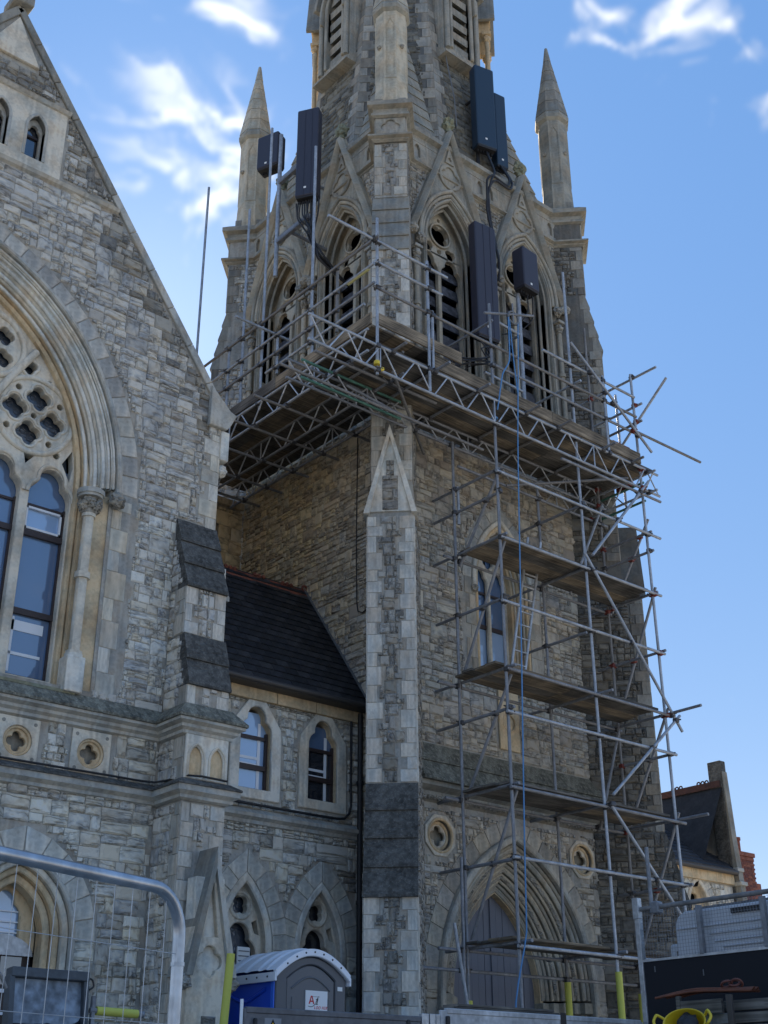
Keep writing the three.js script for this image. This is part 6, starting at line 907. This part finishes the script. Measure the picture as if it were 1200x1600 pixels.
  const roof = part('roof', t, [rg], white); part('rim', roof, [plate([...arc(rise, W2, eave + 0.03), ...arc(rise, W2 - 0.012, eave - 0.06).reverse()], [], z1 - 0.01, z1 + 0.055, 0.01), box(x0 - 0.06, x0 - 0.03, eave - 0.06, eave + 0.05, z0 - 0.05, z1 + 0.05, 0.01), box(x1 + 0.03, x1 + 0.06, eave - 0.06, eave + 0.05, z0 - 0.05, z1 + 0.05, 0.01)], white);
  part('rivet', roof, [...[0.1, 0.3, 0.5, 0.7, 0.9].map((k) => new THREE.SphereGeometry(0.012, 8, 6).translate(x0 - 0.062, eave, mix(z0, z1, k))), ...arc(rise, W2 - 0.03, eave - 0.01, 8).slice(1, 8).map((p) => new THREE.SphereGeometry(0.012, 8, 6).translate(p.x, p.y, z1 + 0.057))], M.iron).userData.kind = 'stuff';
  t.rotation.y = 0.05;
}
{ const t = thing('padded_pole', 'yellow foam-sleeved pole leaning beside the blue toilet cabin', 'pole', [-4.0, G, 1.5]); part('sleeve', t, tube([-3.97, 1.6, 1.5], [-3.85, 3.26, 1.5], 0.048, 14), M.yellow); part('pole', t, tube([-4.0, G, 1.5], [-3.97, 1.6, 1.5], 0.024, 8), M.galv); }

// ------------------------------------------------------------------ flatbed lorry parked in front, its far dropside and headboard seen over the near edge
{
  const t = thing('flatbed_lorry', 'flatbed lorry with grey and white dropside, black headboard and mesh guard before a white cab', 'lorry', [-2.5, 0.75, 6.2]);
  const z = 5.2, greyP = std(lin(0.15, 0.155, 0.17), { roughness: 0.5, map: T.metal }), whiteP = std(lin(0.66, 0.665, 0.67), { roughness: 0.5, map: T.metal }), blackP = std(lin(0.006, 0.007, 0.011), { roughness: 0.85 });
  part('dropside', t, [box(-6.16, -4.22, 1.98, 2.375, z - 0.03, z, 0.012)], greyP); part('dropside', t, [box(-3.98, -1.06, 1.98, 2.45, z - 0.03, z, 0.012), box(-3.9, -1.1, 2.42, 2.47, z - 0.045, z + 0.008, 0.01)], whiteP);
  part('rail', t, box(-6.14, -4.22, 2.335, 2.385, z - 0.04, z + 0.008, 0.01), greyP); part('dropside_post', t, [box(-4.215, -4.13, 1.9, 2.41, z - 0.04, z + 0.01, 0.006), box(-4.12, -4.05, 1.9, 2.41, z - 0.04, z + 0.015, 0.006), box(-4.04, -3.99, 1.9, 2.41, z - 0.04, z + 0.01, 0.006)], M.alu); part('corner_post', t, [tube([-6.18, 1.9, z - 0.01], [-6.18, 2.44, z - 0.01], 0.014, 8)], M.whiteFrame); part('latch', t, [box(-6.07, -6.04, 2.1, 2.3, z + 0.0, z + 0.03, 0.01), box(-4.4, -4.36, 2.1, 2.35, z, z + 0.02, 0.01), box(-3.92, -3.88, 2.1, 2.4, z, z + 0.03, 0.01)], M.iron);
  part('strap', t, box(-2.36, -2.28, 2.0, 2.49, z + 0.009, z + 0.013), M.gutter); 
  const sc = document.createElement('canvas'); sc.width = sc.height = 128; const g = sc.getContext('2d'); g.fillStyle = '#8a8c90'; g.fillRect(0, 0, 128, 128); g.fillStyle = '#e5b812'; g.strokeStyle = '#111'; g.lineWidth = 9; g.beginPath(); g.moveTo(64, 14); g.lineTo(116, 108); g.lineTo(12, 108); g.closePath(); g.fill(); g.stroke(); g.fillStyle = '#111'; g.fillRect(58, 46, 12, 34); g.fillRect(58, 86, 12, 12);
  const st = new THREE.CanvasTexture(sc); st.colorSpace = THREE.SRGBColorSpace; const sp = new THREE.PlaneGeometry(0.17, 0.17); sp.translate(-5.87, 2.22, z + 0.003); part('warning_sign', t, [sp], std(lin(1, 1, 1), { map: st }), I4, 0);
  part('bed', t, [box(-6.16, -1.0, 1.86, 1.98, 5.17, 7.35)], M.board2); part('dropside', t, [box(-6.16, -1.06, 1.55, 1.95, 7.35, 7.38, 0.01)], whiteP);
  part('headboard', t, [box(-1.02, -0.98, 1.98, 3.06, z + 0.04, 7.33)], blackP); part('trim', t, box(-1.03, -0.97, 3.05, 3.075, z + 0.02, 7.34), M.alu);
  part('headboard_post', t, [box(-1.04, -0.97, 1.9, 3.66, z - 0.02, z + 0.04, 0.006), box(-1.05, -0.98, 3.5, 3.72, z - 0.03, z + 0.05, 0.006)], M.alu); part('headboard_post', t, box(-1.03, -0.98, 3.07, 3.56, 5.99, 6.04), M.galvDull); part('headboard_post', t, box(-1.03, -0.98, 3.07, 3.56, 6.78, 6.83), M.galvDull); part('headboard_post', t, box(-1.04, -0.97, 1.9, 3.6, 7.29, 7.35), M.alu);
  part('top_rail', t, tube([-1.0, 3.60, z], [-1.0, 3.60, 7.36], 0.026, 10), M.galvRust); part('clip', t, [box(-1.05, -0.95, 3.53, 3.66, 5.42, 5.52, 0.02), tube([-1.0, 3.55, 5.4], [-1.0, 4.25, 5.4], 0.022, 8)], M.galvDull);
  const wires = []; for (let i = 0; i < 62; i++) wires.push(box(-1.006, -1.003, 3.07, 3.58, z + 0.06 + i * 0.0365, z + 0.0625 + i * 0.0365)); for (let i = 0; i < 14; i++) wires.push(box(-1.002, -0.999, 3.09 + i * 0.036, 3.0925 + i * 0.036, z + 0.04, 7.33)); part('mesh_guard', t, wires, M.galvDull).userData.kind = 'stuff';
  part('scratch', t, [[3.0, 5.38], [2.92, 6.0], [2.4, 5.4]].map(([y, zz]) => box(-1.024, -1.0205, y - 0.06, y, zz, zz + 0.012)), M.lead);
  // cab: rear wall with pressed swages, rounded roof edge, side glass
  const cabW = std(lin(0.50, 0.53, 0.57), { roughness: 0.35, metalness: 0 }); const cs = []; const yR = 3.54, zA = 5.60, zB = 7.4; cs.push(V2(zA, 1.9)); cs.push(V2(zA, yR - 0.16)); for (let i = 0; i <= 6; i++) cs.push(V2(zA + 0.16 - 0.16 * Math.cos(i / 6 * Math.PI / 2), yR - 0.16 + 0.16 * Math.sin(i / 6 * Math.PI / 2))); cs.push(V2(zB, yR), V2(zB, 1.9));
  const cg = new THREE.ExtrudeGeometry(shapeOf(cs.map((p) => V2(-p.x, p.y))), { depth: 1.7, bevelEnabled: true, bevelSize: 0.03, bevelThickness: 0.03, bevelOffset: -0.03, bevelSegments: 2 }); cg.rotateY(Math.PI / 2); cg.translate(-0.86, 0, 0); 
  const cab = part('cab', t, [cg], cabW); const sw = []; for (const [y, a, b] of [[3.36, zA + 0.03, zB - 0.05], [3.28, 6.05, 7.3], [3.20, 6.1, 7.3], [3.14, 6.2, 7.3]]) sw.push(tube([-0.9, y, a], [-0.9, y, b], 0.012, 6)); part('swage', cab, sw, cabW); part('roof_rail', cab, box(-0.8, -0.7, yR + 0.0, yR + 0.035, zA + 0.2, zB), M.lead); part('vent', cab, box(-0.92, -0.885, 3.45, 3.50, 6.35, 6.75), M.iron);
  part('mirror', t, [box(-0.6, -0.4, 3.0, 3.26, z + 0.08, zA - 0.01, 0.03)], cabW); part('mirror_glass', t, box(-0.607, -0.601, 3.02, 3.18, z + 0.18, zA - 0.03), M.glassDark);
  for (const [x, y, zz] of [[-5.0, 1.1, 7.1], [-5.0, 1.25, 5.4], [0.1, 1.1, 7.1], [0.1, 1.25, 5.5]]) part('wheel', t, new THREE.CylinderGeometry(0.36, 0.36, 0.25, 24).rotateX(Math.PI / 2).translate(x, y, zz), M.iron); part('chassis', t, box(-6.1, 0.6, 1.55, 1.86, 5.7, 6.9), M.iron);
}
{
  const t = thing('board_stack', 'low stack of grey weathered scaffold boards on trestles just beyond the white dropside', 'timber', [-2.9, 1.0, 4.95]), R = rng(5);
  for (let i = 0; i < 5; i++) part('board', t, box(-3.72 + R() * 0.14, -2.30 + R() * 0.1, 2.40 + i * 0.026, 2.423 + i * 0.026, 4.84 + R() * 0.02, 5.07, 0.004), [M.board, M.board2][i % 2]);
  for (const x of [-3.4, -2.6]) part('trestle', t, [box(x - 0.03, x + 0.03, 2.3, 2.40, 4.8, 5.1), tube([x, 2.32, 4.95], [x - 0.2, 0.9, 4.85], 0.022, 6), tube([x, 2.32, 4.95], [x + 0.2, 0.9, 5.05], 0.022, 6)], M.galvDull);
}
{ // planks heaped on the bed at the headboard
  const t = thing('plank_heap', 'heap of weathered grey planks on the lorry bed before the black headboard', 'timber', [-1.4, 1.99, 6.3]), R = rng(9);
  for (let r = 0; r < 5; r++) for (let k = 0; k < 2; k++) { const y = 2.02 + r * 0.11, zz = 6.14 + k * 0.55 + R() * 0.05; part('plank', t, box(-1.62 + k * 0.02 + R() * 0.06, -1.5, y, y + 0.095, zz, zz + 0.50 - R() * 0.08, 0.006), [M.board, M.board2, M.galvDull, M.board][Math.floor(R() * 3)]); }
  part('plank', t, box(-1.68, -1.64, 1.99, 2.62, 6.12, 6.17, 0.005), M.board); part('plank', t, box(-1.70, -1.66, 1.99, 2.6, 6.72, 6.78, 0.005), M.gutter); part('plank', t, box(-1.69, -1.65, 2.44, 2.57, 6.18, 6.66, 0.005), M.board);
  const b = thing('rod_bundle', 'bundle of rusty brown rods and straps laid over the heap of planks', 'rods', [-1.5, 2.6, 6.4]), rust = std(lin(0.22, 0.075, 0.04), { roughness: 0.7, map: T.metal });
  for (let i = 0; i < 7; i++) part('rod', b, hose([[-1.66 + i * 0.02, 2.62 + (i % 3) * 0.008, 5.86 + i * 0.03], [-1.6 + i * 0.02, 2.66 + (i % 2) * 0.02, 6.3], [-1.58 + i * 0.02, 2.63 + (i % 3) * 0.012, 6.95]], 0.013), rust);
  for (let i = 0; i < 3; i++) part('loop', b, new THREE.TorusGeometry(0.04 + R() * 0.02, 0.012, 6, 16).rotateY(R() * 3).rotateX(R() * 2).translate(-1.56 + R() * 0.06, 2.68 + R() * 0.05, 6.55 + R() * 0.3), std(lin(0.12, 0.04, 0.03), { roughness: 0.6 }));
}
{ // flexible tub lying on its side
  const t = thing('flexible_tub', 'yellow flexible builder\'s tub lying on its side on the lorry bed', 'tub', [-1.85, 2.0, 6.38]); const F = frameAt(-1.85, 2.31, 6.38, -62).multiply(new THREE.Matrix4().makeRotationX(1.18)).multiply(new THREE.Matrix4().makeRotationZ(0.15));
  part('wall', t, [new THREE.LatheGeometry([V2(0.001, -0.16), V2(0.13, -0.16), V2(0.145, -0.15), V2(0.20, 0.13), V2(0.212, 0.14), V2(0.206, 0.148), V2(0.19, 0.135), V2(0.136, -0.145), V2(0.001, -0.15)], 32).scale(1, 1, 0.62)], M.yellowTrug, F); part('handle', t, [hose([[0.2, 0.13, 0.05], [0.25, 0.2, 0.06], [0.28, 0.2, 0], [0.25, 0.2, -0.06], [0.2, 0.13, -0.05]], 0.014), hose([[-0.2, 0.13, 0.05], [-0.25, 0.2, 0.06], [-0.28, 0.2, 0], [-0.25, 0.2, -0.06], [-0.2, 0.13, -0.05]], 0.014)], M.yellowTrug, F);
  part('rag', t, lump(0.02, 0.10, 0, 0.10, 3, 0.5, 0.4), M.iron, F);
}

// ------------------------------------------------------------------ site fence close by on the left
{
  const P = V3(-10.923, 0, 10.944), D = V3(0.945, 0, -0.327), at = (s, y, o = 0) => [P.x + D.x * s + 0.327 * o, y, P.z + D.z * s + 0.945 * o];
  const t = thing('site_fence', 'galvanised temporary mesh fence panel with rounded corner, nearest on the left', 'fence', at(0, 0.3)); const top = 2.25, s1 = 0.795, r = 0.14, pts = [at(-2.6, 0.35), at(-2.6, top - r)]; for (let i = 1; i <= 6; i++) pts.push(at(-2.6 + r - r * Math.cos(i / 6 * Math.PI / 2), top - r + r * Math.sin(i / 6 * Math.PI / 2))); pts.push(at(-1, top)); for (let i = 0; i <= 8; i++) pts.push(at(s1 - r + r * Math.sin(i / 8 * Math.PI / 2), top - r + r * Math.cos(i / 8 * Math.PI / 2))); pts.push(at(s1, 0.35));
  part('frame', t, [ring3(pts.map((p) => V3(...p)), 0.020, 14)], std(lin(0.55, 0.58, 0.62), { map: T.metal, metalness: 0.75, roughness: 0.33, bumpMap: T.fine, bumpScale: 0.0008 })); part('collar', t, tube(at(s1, 2.02), at(s1, 2.032), 0.0225, 12), M.alu);
  for (let i = 0; i < 41; i++) { const s = -2.54 + i * 0.0815; if (s < s1 - 0.02) part('wire', t, tube(at(s, 0.4), at(s, top + 0.0), 0.0013, 5), M.alu); } for (const y of [2.056, 1.847, 1.4, 0.9]) part('wire', t, tube(at(-2.6, y, 0.004), at(s1, y, 0.004), 0.0013, 5), M.alu);
  part('foot', t, box(-10.45, -9.8, 0.27, 0.42, 10.55, 10.8, 0.02), M.iron);
}
{ // steel tool box with its lid up
  const t = thing('tool_box', 'steel site tool box with its pale blue lid raised, full of black plastic sheeting', 'tool box', [-7.3, 1.1, 3.9]); const z = 4.0;
  const F = frameAt(-7.31, 2.30, z, 4).multiply(new THREE.Matrix4().makeRotationX(-0.12));
  part('lid', t, [box(-0.33, 0.33, -0.04, 0.33, -0.02, 0.0)], std(lin(0.42, 0.52, 0.64), { map: T.slate, roughness: 0.5 }), F); part('lid_frame', t, [box(-0.37, 0.37, 0.31, 0.39, -0.05, 0.06, 0.01), box(-0.38, -0.33, -0.1, 0.33, -0.05, 0.05, 0.01), box(0.32, 0.37, -0.1, 0.33, -0.05, 0.05, 0.01)], std(lin(0.07, 0.085, 0.10), { roughness: 0.5, map: T.metal }), F); part('handle', t, hose([[0.37, 0.35, 0.02], [0.42, 0.33, 0.02], [0.43, 0.28, 0.02], [0.39, 0.25, 0.02]], 0.008), M.iron, F);
  part('body', t, [box(-7.7, -6.93, G - 0.1, 2.12, z + 0.0, z + 0.04), box(-7.7, -7.66, G - 0.1, 2.15, z - 0.6, z), box(-6.97, -6.93, G - 0.1, 2.15, z - 0.6, z), box(-7.7, -6.93, G - 0.1, 2.15, z - 0.64, z - 0.6)], std(lin(0.06, 0.07, 0.08), { roughness: 0.5, map: T.metal }));
  const sh = new THREE.PlaneGeometry(0.72, 0.4, 40, 22), p = sh.attributes.position; for (let i = 0; i < p.count; i++) { const x = p.getX(i), y = p.getY(i); p.setZ(i, 0.12 * (fbm3(x * 7 + 3, y * 16, 4, 4) - 0.5) + 0.03); } sh.computeVertexNormals(); sh.rotateX(-0.75); sh.translate(-7.31, 2.17, z + 0.05); part('plastic_sheet', t, [sh], std(lin(0.012, 0.012, 0.015), { roughness: 0.22 }));
}
{ const t = thing('padded_tube', 'short horizontal tube in a yellow foam sleeve beside the tool box', 'tube', [-6.6, 2.3, 4]); part('sleeve', t, tube([-6.86, 2.385, 4], [-6.46, 2.375, 4], 0.036, 12), M.yellow); part('tube', t, [tube([-6.46, 2.375, 4], [-6.40, 2.373, 4], 0.028, 10), tube([-6.86, 2.385, 4], [-6.92, 2.386, 4], 0.024, 10), box(-6.91, -6.88, 1.6, 2.5, 3.98, 4.02)], M.galvDull); }
{ const t = thing('site_post', 'short grey steel post with a curved brace at the left edge behind the fence', 'post', [-8.76, 0.9, 6]); part('post', t, [tube([-8.79, 0.95, 6], [-8.76, 2.60, 6], 0.032, 12)], M.galvRust); part('brace', t, hose([[-9.0, 2.46, 6], [-8.80, 2.47, 6.02], [-8.68, 2.43, 6.03], [-8.62, 2.34, 6.03]], 0.013), M.galvRust); part('clamp', t, [box(-8.82, -8.72, 2.32, 2.35, 5.97, 6.06)], M.galvDull); }
{ const t = thing('packing_case', 'pale plywood packing case cut by the left edge below the fence', 'box', [-9.7, 0.8, 7.5]); part('side', t, [box(-9.9, -9.50, 0.8, 2.17, 7.2, 7.8, 0.01)], std(lin(0.34, 0.29, 0.25), { map: T.wood })); part('edge_strip', t, [box(-9.51, -9.49, 0.8, 2.175, 7.78, 7.81), box(-9.9, -9.49, 2.168, 2.18, 7.79, 7.81)], M.alu); }

// ------------------------------------------------------------------ beyond the tower on the right: side chapel, its gable, a brick stack
{
  const z = -5, t = thing('side_chapel', 'small stone side chapel with dark roofs beyond the tower on the right', 'chapel', [14, G, -7]), mz = new Mason(t, { stone: 120, voussoir: 20, slate: 300 });
  const a = { cx: 14.15, hw: 0.42, sp: 6.05, rise: 0.72, base: 4.2 }; const F = frameAt(0, 0, z, 0);
  const w = part('wall', t, plate(rect(10.5, 15.62, G, 7.0), [arch(a)], -0.4, 0), M.mortar, F); rubble(mz, w, F, 12.6, 15.6, 5.2, 6.75, (x, y) => !inArch(a, 0.3, x, y), PAL.pale, { H: [0.22, 0.3] }); voussoirs(mz, w, F, a, 0.1, 0.3, 6, PAL.bath);
  const wn = part('window', t, archBand(a, -0.03, 0.09, -0.2, 0.03, a.base, 0.02), M.bath, F); part('tracery', wn, plate(arch(a, 0), [light(a.cx - 0.2, 0.15, 4.3, 5.95), light(a.cx + 0.2, 0.15, 4.3, 5.95), foil(a.cx, 6.33, 4, 0.08, 0.085, Math.PI / 4, 32)], -0.25, -0.15, 0.02), M.bathTan, F); part('pane', wn, box(a.cx - 0.45, a.cx + 0.45, 4.2, 6.9, -0.3, -0.29), M.glassDark, F);
  part('eaves_course', t, [box(10.5, 13.4, 6.78, 7.02, -0.1, 0.10), box(13.41, 15.6, 6.78, 7.018, -0.1, 0.10)], M.bathTan, F); part('gutter', t, tube([10.5, 7.06, z + 0.2], [15.6, 7.06, z + 0.2], 0.07, 8), M.gutter); part('downpipe', t, tube([13.15, 2, z + 0.1], [13.15, 7, z + 0.1], 0.05, 8), M.iron); part('corner_block', t, box(12.75, 13.0, 5.2, 6.77, z - 0.1, z + 0.02), M.bathPale);
  part('lean_to_roof', t, quadsGeo([[[10.5, 7.1, z + 0.22], [15.6, 7.1, z + 0.22], [15.6, 8.4, z - 1.6], [10.5, 8.4, z - 1.6]]]), M.slate);
  const inc = Math.atan2(1.3, 1.82), SF = frameAt(0, 7.1, z + 0.24, 0).multiply(new THREE.Matrix4().makeRotationX(-(Math.PI / 2 - inc))); const sg = boxUV(quadsGeo([[[-0.5, -0.5, 0.02], [0.5, -0.5, 0.02], [0.5, 0.5, 0.004], [-0.5, 0.5, 0.004]], [[-0.5, -0.5, 0], [0.5, -0.5, 0], [0.5, -0.5, 0.02], [-0.5, -0.5, 0.02]]]), 0.6); for (let r = 0; r < 9; r++) for (let x = 12.4 + (r % 2) * 0.14; x < 15.45; x += 0.28) mz.add('slate', t, SF, x + 0.13, r * 0.23 + 0.12, 0.27, 0.27, { kind: 'slate', tone: pick(PAL.slate), geo: sg, z: 0.006 });
  // higher cross wing: roof slope facing us, crested ridge, tall parapet
  part('cross_roof', t, quadsGeo([[[14.1, 6.6, -14], [15.66, 9.36, -14], [15.66, 9.36, -4.96], [14.1, 6.6, -4.96]]]), M.oldSlate); part('cross_wall', t, [box(15.66, 15.9, G, 9.2, -12, -5.3)], M.mortarDark);
  part('ridge', t, [box(15.58, 15.74, 9.30, 9.47, -11.5, -5.0)], M.oldTile); for (let i = 0; i < 7; i++) part('ridge_crest', t, [0, 0.13, 0.26].map((k) => new THREE.TorusGeometry(0.05, 0.02, 6, 12).rotateY(Math.PI / 2).translate(15.66, 9.50, -5.45 - i * 0.85 - k)), M.oldTile);
  part('parapet', t, [box(15.62, 15.86, 6.4, 10.0, -5.35, -4.94, 0.02)], M.dark); part('parapet_wall', t, [prismX(15.64, 15.84, [[0.0, G], [0.20, G], [0.20, 6.2], [0.15, 6.9], [0.08, 8.0], [0.02, 9.7], [0, 9.7]]).translate(0, 0, -4.93)], M.bathDark); part('moulding', t, [box(15.60, 15.88, 7.1, 7.2, -5.2, -4.76, 0.02), box(15.60, 15.88, 6.75, 6.85, -5.2, -4.70, 0.02)], M.bathGrey);
  part('wall', t, [box(15.9, 16.4, G, 6.0, -6.5, -6)], M.mortarDark); mz.finish();
}
{
  const t = thing('chimney_stack', 'red brick chimney stack with clay pots beyond the chapel at the right edge', 'chimney', [26.8, G, -12]), mz = new Mason(t, { brick: 150 });
  const s = part('stack', t, [box(26.25, 27.35, G, 9.75, -13, -12), box(27.36, 27.8, G, 8.9, -13.2, -12.1)], M.brick); const F = frameAt(0, 0, -12, 0); for (let r = 0; r < 34; r++) for (let k = 0; k < 5; k++) mz.add('brick', s, F, 26.25 + 0.12 + k * 0.22 + (r % 2) * 0.05, 7.3 + r * 0.076, 0.212, 0.068, { kind: 'dressed', tone: pick(PAL.brick) });
  part('cap', t, [box(26.18, 27.42, 9.75, 9.9, -13.07, -11.93, 0.02), box(26.22, 27.38, 9.62, 9.74, -13.03, -11.97, 0.02)], M.brick); for (const x of [26.35, 26.8, 27.2]) part('chimney_pot', t, [tube([x, 9.9, -12.5], [x, 10.5, -12.5], 0.13, 14), tube([x, 10.42, -12.5], [x, 10.52, -12.5], 0.16, 14)], M.terracotta); mz.finish(); t.position.x -= 0.15;
  const h = thing('terraced_house', 'low red-tiled house roof seen at the right edge behind the mesh guard', 'house', [28, G, -11]); part('wall', h, box(25.5, 33, G, 7.6, -18, -11), M.brick); part('roof', h, quadsGeo([[[25.3, 7.5, -10.8], [33, 7.5, -10.8], [33, 9.2, -14.5], [25.3, 8.0, -14.5]]]), M.terracotta); part('gutter', h, box(25.3, 33, 7.5, 7.68, -10.85, -10.7), M.whiteFrame); part('dormer', h, [prismX(27.0, 27.8, [[0, 7.6], [0.6, 7.6], [0, 8.2]]).translate(0, 0, -11.3)], M.whiteFrame);
}
renderer.render(scene, camera);
